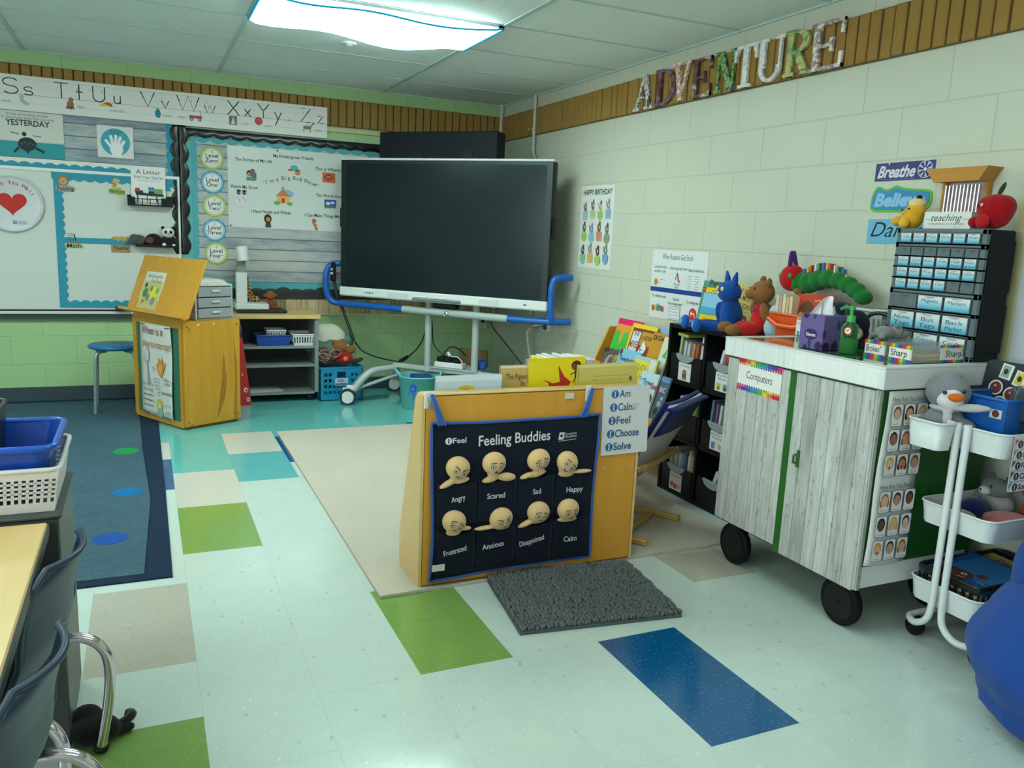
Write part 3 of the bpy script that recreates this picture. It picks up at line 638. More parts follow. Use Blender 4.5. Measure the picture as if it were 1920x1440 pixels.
t = thing('magnetic_ledge', 'short black ledge on the whiteboard carrying three soft toys', 'shelf', wb(-.045, 1.115, .018), rot=RB)
MB(BLACK).box(0, .285, 0, .008, 0, .075).box(0, .285, 0, .018, .072, .078).box(0, .285, 0, .03, 0, .004).build('ledge', t)
def toy(name, label, loc, rz, parts, vox=.006, group=None, s=1):
    """soft toy: parts = [(part name, colour, [ellipsoids], remesh?)]"""
    t = thing(name, label, 'soft toy', loc, rz, group); t.scale = (s, s, s)
    for pn, c, els, vx in parts:
        b = MB(plush(c) if vx is not None else pm(c, .25))
        for e in els: b.ell(*e)
        b.build(pn, t, vox=vx or 0)
    return t
lz = 1.124; ly = YB-.058
toy('panda_toy', 'black and white panda soft toy sitting on the whiteboard ledge', (.175, ly, lz), 0, [
    ('body', '#1e2424', [((0, 0, .035), (.040, .030, .042)), ((-.035, -.012, .05), (.014, .014, .03), (0, .5, 0)), ((.042, -.01, .045), (.014, .014, .035), (0, -.4, 0))], .006),
    ('head', '#cdd8d2', [((0, -.008, .10), (.044, .036, .040))], .006),
    ('ear', '#1e2424', [((-.034, 0, .132), (.015, .009, .014))], .004), ('ear', '#1e2424', [((.034, 0, .132), (.015, .009, .014))], .004),
    ('eye_patch', '#1e2424', [((-.016, -.040, .103), (.010, .006, .012), (0, .4, 0))], 0), ('eye_patch', '#1e2424', [((.016, -.040, .103), (.010, .006, .012), (0, -.4, 0))], 0),
    ('nose', '#1e2424', [((0, -.046, .090), (.006, .004, .004))], None),
    ('foot', '#cdd8d2', [((-.03, -.03, .012), (.016, .012, .014))], .004), ('foot', '#c3cec8', [((.035, -.03, .010), (.014, .012, .010))], .004)])
toy('hedgehog_toy', 'dark brown hedgehog soft toy between the elephant and the panda', (.075, ly, lz), 0, [
    ('body', '#241f1c', [((0, .0, .045), (.055, .032, .045)), ((.03, 0, .035), (.045, .03, .034))], .006),
    ('face', '#5f4632', [((-.022, -.026, .040), (.026, .016, .026)), ((-.04, -.03, .03), (.014, .012, .010))], .005), ('eye', '#101010', [((-.022, -.042, .048), .004)], None), ('nose', '#101010', [((-.053, -.036, .032), .005)], None)])
toy('elephant_toy', 'small grey elephant soft toy drooping over the ledge end', (-.02, ly, lz), 0, [
    ('body', '#4c5654', [((0, 0, .038), (.048, .032, .040)), ((-.03, -.012, .05), (.034, .026, .032)), ((-.058, -.022, .028), (.014, .012, .022), (0, .7, 0)), ((-.075, -.024, .012), (.014, .010, .010))], .005),
    ('ear', '#454f4e', [((-.01, -.030, .055), (.024, .008, .024))], .004), ('eye', '#101010', [((-.042, -.034, .06), .004)], None)])
# long black box above the television, pipes and sockets in the corner
PIPE = pm('#aebfb4', .4)
b = MB(PIPE).tube([(2.795, YB-.022, H), (2.795, YB-.022, .60)], .018, 12); b.build('conduit_pipe', None, label='painted conduit pipe standing in the wall corner', cat='pipe')
t = thing('conduit_pipe', 'painted conduit pipe with a bend on the cream wall beside the corner', 'pipe', (0, 0, 0))
MB(PIPE).tube(smooth([(XR-.022, 5.87, H), (XR-.022, 5.87, 2.0), (XR-.022, 5.865, 1.95), (XR-.02, 5.80, 1.86), (XR-.02, 5.775, 1.78), (XR-.02, 5.77, 1.6), (XR-.02, 5.77, .70)], 4), .014, 10).build('tube_run', t)
b = MB(CHROME)
for y in (5.84, 5.90, 5.96): b.ell((XR-.026, y, 2.135), .011)
b.build('clamp_bolts', t)
t = thing('wall_socket', 'pale double socket box low on the cream wall below the conduit', 'socket', (XR, 5.47, .60))
MB(PIPE).box(-.045, 0, -.04, .04, 0, .13, .006).build('socket_box', t); MB(pm('#4a2f25', .5)).box(-.048, -.043, -.032, .032, .02, .11, .002).build('face_plate', t, label='brown face plate')
t = thing('wall_socket', 'white socket box on the green wall under the television', 'socket', (2.68, YB, .50)); MB(PIPE).box(-.05, .05, -.045, 0, 0, .12, .006).build('socket_box', t)
MB(BLACK).box(-.012, .012, -.07, -.04, .06, .09, .004).build('plug', t)
# ------------------------------------------------------------------ books shown by their cover
def book(label, loc, rot, w, h, t, cover, pr=None, group=None, name='picture_book', pages='#c9cfbd'):
    r = thing(name, label, 'book', loc, 0, group, rot)
    c = MB(pm(cover, .3, coat=.2)).box(0, w, 0, h, -.002, 0).box(0, w, 0, h, -t, -t+.002).box(0, .003, 0, h, -t, 0)
    if pr: pr(c)
    c.build('cover', r)
    MB(paper(pages)).box(.003, w-.004, .003, h-.003, -t+.002, -.002).build('page_block', r)
    return r
# ------------------------------------------------------------------ interactive display on its stand
TVO = (1.98, 5.684, 0); TVA = math.radians(-46.7)
tv = thing('interactive_display', 'large black flat screen on a rolling white stand with blue handlebars', 'television', TVO, TVA)
GREY = pm('#97aca6', .4); BLUEPL = pm('#1459a8', .28)
MB(pm('#141a1e', .5)).box(-.855, .862, .004, .085, .808, 1.826, .012).box(-.5, .5, .08, .13, .95, 1.6, .02).build('housing', tv)
MB(pm('#0c151b', .35)).box(-.85, .858, -.004, .006, .86, 1.822, .003).build('bezel', tv)
MB(pm('#122025', .2, spec=.35)).box(-.80, .812, -.0055, -.003, .872, 1.795).build('screen', tv)
MB(pm('#bfd6cf', .3)).box(-.858, .865, -.006, .085, 1.818, 1.836, .006).build('upper_rim', tv)
b = MB(pm('#c3d6d0', .3)).box(-.857, .866, -.016, .07, .798, .868, .01)
b.mat(BLACK)
for x in (-.62, -.60, -.585, -.575, -.555): b.box(x, x+.010, -.0175, -.014, .830, .838)
b.box(.69, .71, -.0175, -.014, .83, .838)
b.mat(pm('#b3c6c0', .6)).box(-.42, -.24, -.0168, -.015, .815, .85).box(.34, .5, -.0168, -.015, .815, .85).build('lower_rim', tv)
MB(pm('#6d7d7c', .5)).box(-.20, .20, -.045, -.014, .806, .828, .009).build('pen_tray', tv)
MB(BLACK).box(.858, .875, .01, .06, 1.30, 1.45, .008).build('side_button_pod', tv); MB(BLACK).box(-.873, -.855, .01, .06, 1.32, 1.47, .008).build('side_button_pod', tv)
MB(pm('#0b1119', .6, spec=.25)).box(-.575, .395, .09, .23, 1.84, 2.035, .006).build('black_box', tv, label='long black box mounted along the top of the screen')
MB(BLACK).box(-.3, -.2, .085, .12, 1.5, 1.9).build('box_bracket', tv); MB(BLACK).box(.1, .2, .085, .12, 1.5, 1.9).build('box_bracket', tv)
for x, nm in ((-.125, ''), (.272, '')):
    MB(GREY).tube([(x, .10, .26), (x, .10, .95)], .0265, 20).build('column', tv)
MB(BLACK).box(-.06, .13, .03, .11, .755, .805, .006).build('computer_module', tv)
MB(GREY).tube([(-.31, .03, .728), (.555, .03, .722)], .027, 18).build('crossbar', tv)
b = MB(CHROME).ell((.075, .0, .725), (.02, .012, .016)).ell((.10, .0, .715), .010).ell((.06, .0, .71), .010); b.build('clamp_bolt', tv)
for s in (-1, 1):
    x0 = -.31 if s < 0 else .555
    b = MB(BLUEPL).tube(smooth([(x0, .03, .728), (s*.6+.0, .03, .73), (s*.87, .03, .732), (s*.945, .01, .75), (s*.975, -.01, .82), (s*.98, -.015, .90), (s*.975, -.01, .975), (s*.95, .015, 1.03), (s*.90, .06, 1.04), (s*.86, .10, 1.04)], 5) if s < 0 else
                      smooth([(x0, .03, .722), (.75, .03, .722), (.90, .03, .725)], 4), .024, 14)
    if s > 0: b.tube(smooth([(1.0, .10, .73), (.95, .05, .727), (.905, .015, .735), (.89, .0, .80), (.888, .0, .89), (.89, .0, .97), (.905, .015, 1.025), (.95, .05, 1.038), (1.0, .10, 1.04)], 5), .024, 14)
    b.build('handlebar', tv, label='blue handlebar')
b = MB(pm('#9fb4ae', .35)).box(-.42, .52, .075, .125, .262, .298, .006); b.build('base_bar', tv)
MB(pm('#9fb4ae', .35)).box(-.09, .31, .06, .34, .296, .304).build('equipment_shelf', tv)
for sx in (-1, 1):
    for sy in (-1, 1):
        x0 = sx*.40; yc = .10; e = Vector((sx*.60, yc+sy*.34, 0))
        def leg(u, v): 
            c = Vector((x0, yc, 0)).lerp(e, u); z = .285-.02*u-.16*max(0, (u-.45)/.55)**1.8; d = (e-Vector((x0, yc, 0))).normalized(); n = Vector((-d.y, d.x, 0))
            return (c.x+n.x*(v-.5)*.055, c.y+n.y*(v-.5)*.055, z)
        b = MB(pm('#9fb4ae', .35)); b.sheet(leg, 16, 2, .045); b.sheet(lambda u, v: tuple(Vector(leg(u, v))-Vector((0, 0, .045))), 16, 2, .002)
        b.tube([(x0, yc, .20), (e.x*.96, e.y*.9+.01, .115)], .014, 8); b.build('leg', tv)
        ca = MB(WPL).box(-.03, .03, -.012, .03, .06, .145, .008, Matrix.Translation((e.x, e.y, 0))).box(-.06, -.02, -.01, .01, .105, .125, .004, Matrix.Translation((e.x, e.y, 0))); ca = ca.build('caster', tv)
        d = -1
        MB(pm('#1a2224', .5)).tube([(e.x+.010, e.y-.045, .062), (e.x-.008, e.y-.012, .062)], .062, 26).build('tyre', ca)
        MB(pm('#c3d2cc', .35)).tube([(e.x+.012, e.y-.049, .062), (e.x-.004, e.y-.010, .062)], .046, 26).build('wheel_disc', ca)
MB(BLACK).box(-.955, -.905, -.005, .03, .90, 1.05, .012).build('remote_handset', tv)
b = MB(pm('#aebbb8', .4)).poly([(-.935, 1.0), (-.925, 1.02), (-.915, 1.0)], pm('#b9c6c2')); b = MB(pm('#b9c6c2', .4))
b.box(-.942, -.918, -.008, -.004, .955, .972); b.add([(-.942, -.0065, .985), (-.933, -.0065, 1.005), (-.924, -.0065, .985)], [(0, 1, 2)]); b.add([(-.928, -.0065, 1.005), (-.919, -.0065, 1.005), (-.9235, -.0065, .985)], [(0, 1, 2)]); b.build('remote_buttons', tv)
def in_tv(p): return tuple(Matrix.Rotation(TVA, 3, 'Z') @ Vector(p) + Vector(TVO))
def cable(pts, r, label, col='#15191b', name='power_cable'):
    MB(pm(col, .5)).tube(smooth(pts, 5), r, 7).build(name, None, label=label, cat='cable')
cable([in_tv(p) for p in [(-.93, .03, .90), (-.90, .03, .77), (-.884, .06, .71), (-.824, .06, .58), (-.763, .06, .44)]], .012, 'thick black cable hanging from the handset on the display stand', name='handset_cable')
cable([in_tv(p) for p in [(-.765, .07, .435), (-.721, .12, .357), (-.597, .12, .322), (-.451, .12, .306), (-.369, .14, .306), (-.285, .12, .369), (-.217, .12, .438), (-.170, .12, .533), (-.15, .13, .66)]], .006, 'thin black cable sagging behind the stand to its first column')
MB(BLACK).tube([in_tv((-.385, .12, .31)), in_tv((-.31, .12, .352))], [.010, .012]).build('cable_adapter', None, label='black inline adapter lump on the sagging cable', cat='adapter')
cable([in_tv(p) for p in [(-.12, .13, .68), (-.118, .15, .609), (-.108, .15, .486), (-.069, .15, .428), (.001, .15, .381), (.04, .15, .35)]], .005, 'black cable running down beside the first column to the power strip')
cable([in_tv(p) for p in [(.347, .201, .675), (.371, .2, .625), (.462, .2, .532), (.576, .2, .414), (.68, .2, .31)]], .006, 'black cable slanting across the wall corner from the socket')
cable([(XR-.03, 5.46, .66), (XR-.06, 5.52, .655), (XR-.09, 5.60, .63), (XR-.10, 5.66, .58), (XR-.09, 5.67, .52), (XR-.08, 5.65, .42), (XR-.06, 5.62, .30)], .008, 'white cable looping out of the brown socket', '#c3d0c4')
MB(pm('#a98f45', .5)).bx((XR-.09, 5.61, .63), (.035, .04, .03), (0, 0, .5), .005).build('plug_adapter', None, label='yellowish plug adapter on the white cable by the brown socket', cat='adapter')
b = MB(); b.M = Matrix.Translation(TVO) @ Matrix.Rotation(TVA, 4, 'Z')
ps = thing('power_strip', 'white power strip with black plugs on the stand shelf', 'power strip', TVO, TVA)
MB(pm('#c9d6d2', .35)).box(-.055, .185, .075, .14, .305, .345, .006).build('strip_body', ps)
for i, x in enumerate((-.01, .055, .12)): MB(BLACK).box(x-.03, x+.03, .08, .135, .345, .385+.01*(i % 2), .008).build('plug', ps)
MB(pm('#c9d6d2', .35)).tube([(.065, .1, .38), (.05, .1, .425)], .012).build('plug', ps, label='white plug')
cable([in_tv(p) for p in [(.06, .11, .41), (.09, .08, .395), (.14, .08, .395), (.175, .085, .36), (.18, .06, .335)]], .004, 'thin white lead lying over the plugs of the power strip', '#c9d6d2')
cable([in_tv(p) for p in [(-.02, .1, .37), (.03, .12, .44), (.06, .14, .46), (.10, .18, .44), (.13, .24, .39)]], .006, 'black lead arching over the power strip')
MB(pm('#6f6140', .8)).bx(in_tv((.17, .30, .37)), (.24, .02, .13), (.15, 0, TVA)).build('cardboard_piece', None, label='piece of brown cardboard behind the power strip', cat='cardboard')
MB(pm('#1846a0', .4)).bx(in_tv((.27, .20, .335)), (.11, .12, .06), (0, 0, TVA+.2), .012).build('cable_box', None, label='small blue box beside the power strip on the stand shelf', cat='box')
for k, x in enumerate((-.13, .03)):
    MB(pm('#d0ddd8', .3)).tube([in_tv((x-.05, -.032, .836)), in_tv((x+.05, -.032, .836))], .0075).build('stylus_pen', None, label=('white stylus lying towards the green wall end of the pen tray', 'white stylus lying towards the cream wall end of the pen tray')[k], cat='pen', group='styluses on the pen tray')
# ------------------------------------------------------------------ grey shelf unit and what it holds
su = thing('shelf_unit', 'grey open shelf unit on casters with a pale wooden top', 'shelf', (.60, 6.13, 0))
SG = pm('#5d6b68', .45); SGL = pm('#788783', .4)
MB(BEECH).box(-.03, .605, -.02, .39, .632, .662, .003).build('worktop', su)
for x in (0, .565): MB(SGL).box(x, x+.028, 0, .37, .07, .632).build('side_panel', su)
MB(pm('#414d4b', .6)).box(.02, .57, .35, .362, .07, .632).build('back_panel', su)
for z in (.425, .285, .075): MB(SGL).box(.028, .565, .004, .36, z-.018, z, .002).build('shelf', su)
for x in (.06, .53):
    for y in (.05, .32): MB(BLACK).tube([(x-.02, y, .03), (x+.02, y, .03)], .03, 16).box(x-.015, x+.015, y-.015, y+.015, .03, .07).build('caster', su)
def tray_bin(name, label, cat, loc, w, d, h, col, slots=0, taper=.012, rz=0, group=None, t=.004, parent=None, rim=.006, holes=None):
    """open tapered bin; slots cuts a row of upright openings by building slats"""
    r = thing(name, label, cat, loc, rz, group); m = pm(col, .35); b = MB(m)
    b.box(-w/2+taper, w/2-taper, -d/2+taper, d/2-taper, 0, t)
    def wall(a0, a1, b0, b1):
        a0, a1, b0, b1 = map(Vector, (a0, a1, b0, b1)); n = (a1-a0).cross(b0-a0).normalized()*t
        def slab(u0, u1, v0, v1):
            q = lambda u, v: a0.lerp(a1, u).lerp(b0.lerp(b1, u), v)
            P = [q(u0, v0), q(u1, v0), q(u1, v1), q(u0, v1)]; vs = P+[p-n for p in P]
            b.add(vs, [(0, 1, 2, 3), (7, 6, 5, 4), (0, 4, 5, 1), (1, 5, 6, 2), (2, 6, 7, 3), (3, 7, 4, 0)])
        if not slots: slab(0, 1, 0, 1)
        else:
            n_ = max(4, int(slots*(a1-a0).length/w)); slab(0, 1, 0, .22); slab(0, 1, .78, 1)
            rows = holes or 1
            for j in range(rows):
                v0 = .22+.56*j/rows; v1 = .22+.56*(j+1)/rows
                if rows > 1 and j: slab(0, 1, v0, v0+.05)
                for i in range(n_+1): c = i/n_; slab(max(0, c-.22/n_), min(1, c+.22/n_), v0, v1)
    B = [(-w/2+taper, -d/2+taper, 0), (w/2-taper, -d/2+taper, 0), (w/2-taper, d/2-taper, 0), (-w/2+taper, d/2-taper, 0)]; T = [(-w/2, -d/2, h), (w/2, -d/2, h), (w/2, d/2, h), (-w/2, d/2, h)]
    for i in range(4): wall(B[i], B[(i+1) % 4], T[i], T[(i+1) % 4])
    b.build('bin_body', r)
    MB(m).tube([(x, y, h) for x, y in rrect(-w/2, w/2, -d/2, d/2, min(.02, w*.1), 4)], rim, 8, True).build('rim', r)
    return r
tray_bin('storage_bin', 'shallow blue plastic bin on the upper shelf of the grey unit', 'bin', (.87, 6.30, .425), .25, .26, .075, '#1746a2')
tray_bin('storage_basket', 'small white slotted basket sitting in the blue bin', 'basket', (.895, 6.28, .470), .14, .17, .065, '#c6d4d0', 9)
tray_bin('storage_basket', 'white slotted basket beside the blue bin on the shelf', 'basket', (1.09, 6.28, .425), .165, .24, .082, '#cbd9d5', 10)
b = MB(paper('#b5c2bd')).box(0, .24, 0, .20, 0, .004); b.zc = .0045
for k in range(7): b.scrawl(.02, .22, .02+.024*k, .012, '#6d7a78')
b.build('printed_sheet', None, (.70, 6.16, .0755), (0, 0, .1), 'printed white sheet lying on the bottom shelf of the grey unit', 'paper')
MB(pm('#1e2628', .4)).bx((.80, 6.35, .674), (.36, .26, .022), (0, 0, 0), .008).build('laptop_base', None, label='closed black laptop under the document camera', cat='laptop')
dc = thing('document_camera', 'white document camera with an upright arm on the wooden worktop', 'camera', (.66, 6.35, .686))
MB(pm('#c2d2cd', .3)).box(-.05, .19, -.10, .10, 0, .045, .006).build('base', dc); MB(pm('#c2d2cd', .3)).box(-.035, .045, -.02, .04, .04, .27, .006).build('column', dc)
MB(pm('#76857f', .4)).box(-.03, .035, -.01, .03, .26, .36, .006).box(-.035, .04, -.015, .035, .265, .285, .004).build('arm', dc)
b = MB(pm('#c6d4cf', .35)).tube([(.02, -.03, .36), (.012, -.03, .42)], [.045, .040], 20).tube([(.012, -.03, .42), (.006, -.03, .462)], [.044, .042], 20); b.build('camera_head', dc)
b = MB(pm('#7d6238', .95, bump=.6, bscale=150)); b.ell((0, 0, .05), (.05, .045, .05)).ell((.035, -.02, .02), (.075, .03, .022), (0, .15, .0)).ell((-.025, 0, .12), (.024, .022, .07), (0, -.2, 0)).ell((-.045, -.012, .20), (.022, .03, .026)).ell((-.045, -.04, .19), (.014, .02, .014))
NTg = NT('giraffe_spots', .95, .1); vo = NTg.n('TexVoronoi', Vector=NTg.tc, Scale=42.0, _feature='DISTANCE_TO_EDGE'); GSP = NTg.color(NTg.mix(NTg.math('GREATER_THAN', vo.outputs['Distance'], .10), hexc('#a98d5e'), hexc('#4a3420')))
g = thing('giraffe_toy', 'spotted giraffe soft toy behind the document camera', 'soft toy', (.755, 6.44, .664)); g.scale = (1.2, 1.2, 1.2); b.ms = [GSP]; b.build('body', g, vox=.006); MB(BLACK).ell((-.05, -.042, .205), .004).build('eye', g)
toy('monkey_toy', 'small brown monkey soft toy sitting at the edge of the laptop', (.885, 6.44, .664), 0, [
    ('body', '#7d4a2a', [((0, 0, .045), (.036, .03, .045)), ((-.03, -.02, .012), (.02, .03, .013)), ((.03, -.02, .012), (.02, .03, .013)), ((.036, -.005, .05), (.012, .014, .032), (0, -.4, 0)), ((-.036, -.005, .05), (.012, .014, .032), (0, .4, 0))], .005),
    ('head', '#8a5732', [((0, -.005, .115), (.036, .032, .036)), ((0, -.028, .105), (.022, .012, .018))], .005), ('ear', '#8a5732', [((-.04, 0, .115), (.014, .008, .014))], .004), ('ear', '#8a5732', [((.04, 0, .115), (.014, .008, .014))], .004),
    ('eye', '#101010', [((-.011, -.037, .122), .0035)], None), ('eye', '#101010', [((.011, -.037, .122), .0035)], None)])
# tall red folder leaning on the podium
rf = thing('big_book', 'tall red big book standing on edge between the podium and the grey unit', 'book', (.625, 6.09, 0), rot=(0, 0, 0))
MB(pm('#b52a22', .35)).prism([(-.05, .0), (.07, .0), (.012, .50), (-.05, .50)], -.012, .012, Matrix.Rotation(PI/2, 4, 'X')).build('cover', rf)
MB(pm('#23365f', .4)).box(-.05, .008, -.012, .012, .50, .55).build('cover_band', rf); MB(pm('#7a3a2a', .5)).box(-.05, .006, -.012, .012, .55, .59).build('cover_band', rf)
b = MB(); b.M = Matrix.Translation((0, -.0125, 0)) @ Matrix.Rotation(PI/2, 4, 'X'); b.disc(.030, .115, .014, '#cfd9d4', .018).disc(.033, .112, .007, '#b52a22', .010).rect(.035, .06, .03, .06, '#c3cec9').rect(.039, .056, .034, .054, '#7d8a87').poly([(-.0, .22), (.014, .22), (.006, .25)], '#d0b43a').build('print', rf)
# milk crate with toys
cr = thing('milk_crate', 'bright blue plastic crate of soft toys beside the shelf unit', 'crate', (1.365, 6.28, 0))
CB = pm('#1583a8', .35); W2, D2, HC = .165, .165, .262
b = MB(CB)
def crate_side(M):
    b.M = M
    b.box(-W2, W2, 0, .006, 0, .04); b.box(-W2, W2, 0, .006, .225, HC); b.box(-W2, -W2+.028, 0, .006, .04, .225); b.box(W2-.028, W2, 0, .006, .04, .225)
    nx, nz = 8, 4
    for j in range(nz):
        for i in range(nx):
            cx = -W2+.028+(2*W2-.056)*(i+.5)/nx; cz = .04+.185*(j+.5)/nz; hx = (2*W2-.056)/nx/2; hz = .185/nz/2
            if j >= 2 and 2 <= i <= 5:
                if j == 3 and 3 <= i <= 4: continue
                b.box(cx-hx, cx+hx, 0, .006, cz-hz, cz+hz); continue
            ring = [(cx+.0135*math.cos(a), 0, cz+.0135*math.sin(a)) for a in [2*PI*k/12 for k in range(12)]]
            sq = []
            for k in range(12):
                a = 2*PI*k/12; c, s_ = math.cos(a), math.sin(a); m = max(abs(c)/hx, abs(s_)/hz); sq.append((cx+c/m, 0, cz+s_/m))
            vs = ring+sq; b.add(vs+[(x, .006, z) for x, _, z in vs], [(k, (k+1) % 12, 12+(k+1) % 12, 12+k) for k in range(12)]+[(24+k, 36+k, 36+(k+1) % 12, 24+(k+1) % 12) for k in range(12)]+[(k, 24+k, 24+(k+1) % 12, (k+1) % 12) for k in range(12)])
    b.box(-W2-.004, W2+.004, -.006, .008, HC-.012, HC); b.M = None
for k in range(4): crate_side(Matrix.Rotation(PI/2*k, 4, 'Z') @ Matrix.Translation((0, -D2, 0)))
b.box(-W2, W2, -D2, D2, 0, .006); b.build('crate_body', cr)
b = MB(paper('#9fb9c6')).box(-.05, .05, -D2-.009, -D2-.006, .115, .175); b.M = Matrix.Translation((0, -D2-.0092, 0)) @ Matrix.Rotation(PI/2, 4, 'X'); b.rect(-.046, .046, .118, .135, '#32557a').rect(-.03, .02, .145, .168, '#5f8fae').scrawl(-.04, .04, .121, .008, '#c6d4da'); b.build('product_tag', cr)
toy('kangaroo_toy', 'brown plush animal in a red vest lying on the crate', (1.41, 6.24, .285), 0, [
    ('head', '#7d5c36', [((-.02, 0, .12), (.065, .05, .055)), ((.05, -.02, .095), (.042, .034, .034))], .007), ('ear', '#7d5c36', [((-.07, 0, .15), (.03, .02, .02), (0, .6, 0))], .005),
    ('body', '#9a2420', [((.0, -.02, .03), (.07, .055, .05))], .007), ('arm', '#3a3428', [((.09, -.03, .008), (.055, .025, .018), (0, -.2, 0)), ((.13, -.03, .02), (.02, .015, .015))], .006),
    ('emblem', '#b07a3a', [((.0, -.074, .03), (.02, .006, .02))], None), ('eye', '#cfc06a', [((.022, -.047, .132), (.008, .004, .008))], None)])
NTr = NT('rope_twist', .8, .2); wv = NTr.n('TexWave', Vector=NTr.tc, Scale=26.0); ROPE = NTr.color(NTr.mix(wv.outputs['Fac'], hexc('#5a3528'), hexc('#a89c8c')))
b = MB(ROPE)
for k in range(16):
    rn = random.Random(k); c = Vector((1.26+rn.uniform(-.05, .07), 6.22+rn.uniform(-.08, .05), .30+.085*rn.random()))
    b.tube([(c.x+.045*math.cos(a)*(1+.2*math.sin(3*a)), c.y+.02*math.sin(a+k), c.z+.032*math.sin(a)) for a in [2*PI*i/16 for i in range(16)]], .006, 6, True)
b.build('rope_tangle', None, label='tangle of brown and white cord lying on the crate', cat='rope')
hb = thing('storm_hat', 'white and green puffy cap resting on the crate toys against the wall', 'hat', (1.30, 6.36, .36))
b = MB(pm('#c3cdb8', .7, bump=.3, bscale=40)); b.sheet(lambda u, v: (.165*math.cos(PI*u)*math.sin(.1+1.35*v)*1.0, -.09*math.sin(PI*u*1)*math.sin(1.45*v)-.0, .06+.15*math.cos(1.5*v)), 24, 10, .004); b.build('crown_dome', hb)
b = MB(pm('#3f7a66', .6, bump=.8, bscale=60)); b.sheet(lambda u, v: ((.165+.035*v)*math.cos(PI*u), -.09*math.sin(PI*u)-.05*v*math.sin(PI*u), .085-.075*v+.012*math.sin(u*30)), 40, 4, .004).ell((.16, -.02, .07), (.05, .04, .06)).ell((-.14, -.02, .05), (.05, .05, .06)); b.build('ruffle', hb)
# teal tub with turtle
tb = thing('plastic_tub', 'pale teal plastic tub with a blue turtle behind the wooden book display', 'tub', (1.872, 5.76, 0))
MB(pm('#5fb0a9', .35)).lathe([(0, .0), (.115, 0), (.122, .006), (.152, .235), (.160, .238), (.162, .248), (.155, .25), (.147, .24), (.117, .01), (0, .008)], (0, 0, 0), 40).build('tub_body', tb)
for s in (-1, 1): MB(pm('#5fb0a9', .35)).tube([(s*(.150+.035*math.sin(PI*k/10)), .0+.05*math.cos(PI*k/10), .245+.05*math.sin(PI*k/10)) for k in range(11)], .009, 8).build('handle', tb)
b = MB(pm('#2456a0', .5))
def on_tub(x, z, off=.0015): r = .122+.03*(z-.006)/.229+off; a = -PI/2+x/r; return (r*math.cos(a), r*math.sin(a), z)
def decal(pts, col): b.mat(pm(col, .5)); b.add([on_tub(*p) for p in pts], [list(range(len(pts)))])
decal([(-.085+.030*math.cos(a), .165+.034*math.sin(a)) for a in [2*PI*k/14 for k in range(14)]], '#2454a8'); decal([(-.11, .135), (-.135, .115), (-.125, .105), (-.095, .13)], '#3a78c0'); decal([(-.065, .14), (-.035, .12), (-.045, .105), (-.075, .125)], '#3a78c0'); decal([(-.092, .13), (-.085, .09), (-.078, .07), (-.072, .1), (-.076, .13)], '#2f66b4'); decal([(-.10, .195), (-.085, .215), (-.07, .195)], '#3a78c0')
decal([(-.098, .16), (-.085, .18), (-.073, .16), (-.085, .145)], '#4f8fd0')
vs_, fs_, wd = text_mesh('Sandbox', .0, .1); b.mat(pm('#3aa86a', .5)); b.add([on_tub(-.045+px*.055, .165+py*.06) for px, py in vs_], fs_); b.build('print', tb)
MB(pm('#1a3a80', .5)).bx((1.905, 5.755, .205), (.16, .14, .07), (.15, .1, .3), .008).build('toy_box', None, label='dark blue box lying inside the teal tub', cat='box')
# ------------------------------------------------------------------ podium, paper chart, drawer unit, stool
PA = math.radians(-61.05); PO = (.062, 5.664, 0)
pd = thing('podium', 'ochre wooden podium with a slanted top and green chalkboard front', 'podium', PO, PA)
b = MB(OCHRE).box(.270, .292, .0, .40, .02, .69, .003).box(-.292, -.270, .0, .40, .02, .69, .003); b.build('side_panel', pd)
MB(pm('#6a4d1a', .6)).box(-.28, .28, .02, .38, .0, .03).build('plinth', pd)
b = MB(OCHRE).box(-.27, .27, -.004, .018, .01, .045).box(-.27, .27, -.004, .018, .645, .70).box(-.27, -.24, -.004, .018, .045, .645).box(.24, .27, -.004, .018, .045, .645); b.build('front_frame', pd)
MB(pm('#2f6a55', .7)).box(-.24, .24, .003, .012, .045, .645).build('chalkboard', pd); MB(OCHRE).box(-.27, .27, .012, .40, .675, .69).build('inner_top', pd)
a = math.atan2(.14, .355)
lidM = Matrix.Translation((0, -.03, .722)) @ Matrix.Rotation(-a, 4, 'X')
b = MB(OCHRE); b.M = lidM; b.box(-.30, .375, -.0, .014, 0, .383, .002).build('reading_lid', pd); b = MB(OCHRE); b.M = lidM; b.box(-.31, .375, -.055, .0, -.014, .004, .002).build('book_ledge', pd)
b = MB(pm('#7a5416', .6))
for y, z in ((.02, .66), (.02, .05), (.375, .66), (.375, .06), (.04, .03), (.035, .645)): b.tube([(.291, y, z), (.2945, y, z)], .006, 8)
b.build('screw_heads', pd, label='row of dark screw heads')
b = MB(pm('#7d5310', .6)); b.M = Matrix.Translation((.2925, 0, 0)) @ Matrix.Rotation(PI/2, 4, 'Z') @ Matrix.Rotation(PI/2, 4, 'X')
b.poly([(.22, .04), (.26, .30), (.275, .48), (.288, .40), (.28, .28), (.25, .10)], pm('#946518', .6)).poly([(.255, .12), (.285, .30), (.29, .38), (.296, .30), (.28, .18)], pm('#8a5c14', .6)).poly([(.345, .03), (.36, .3), (.35, .6), (.375, .4), (.37, .03)], pm('#9a6c1e', .6)).build('stain', pd, label='brown water stain')
MB(paper('#c9d2b8')).box(.2935, .2945, .09, .105, .665, .675).box(.2935, .2945, .20, .215, .668, .676).build('tape_scrap', pd, label='scrap of pale tape')
t = thing('chart_paper', 'hand-drawn chart asking When is it okay to interrupt on the podium front', 'chart', PO, PA)
cm = Matrix.Translation((-.175, -.008, .04)) @ Matrix.Rotation(PI/2, 4, 'X')
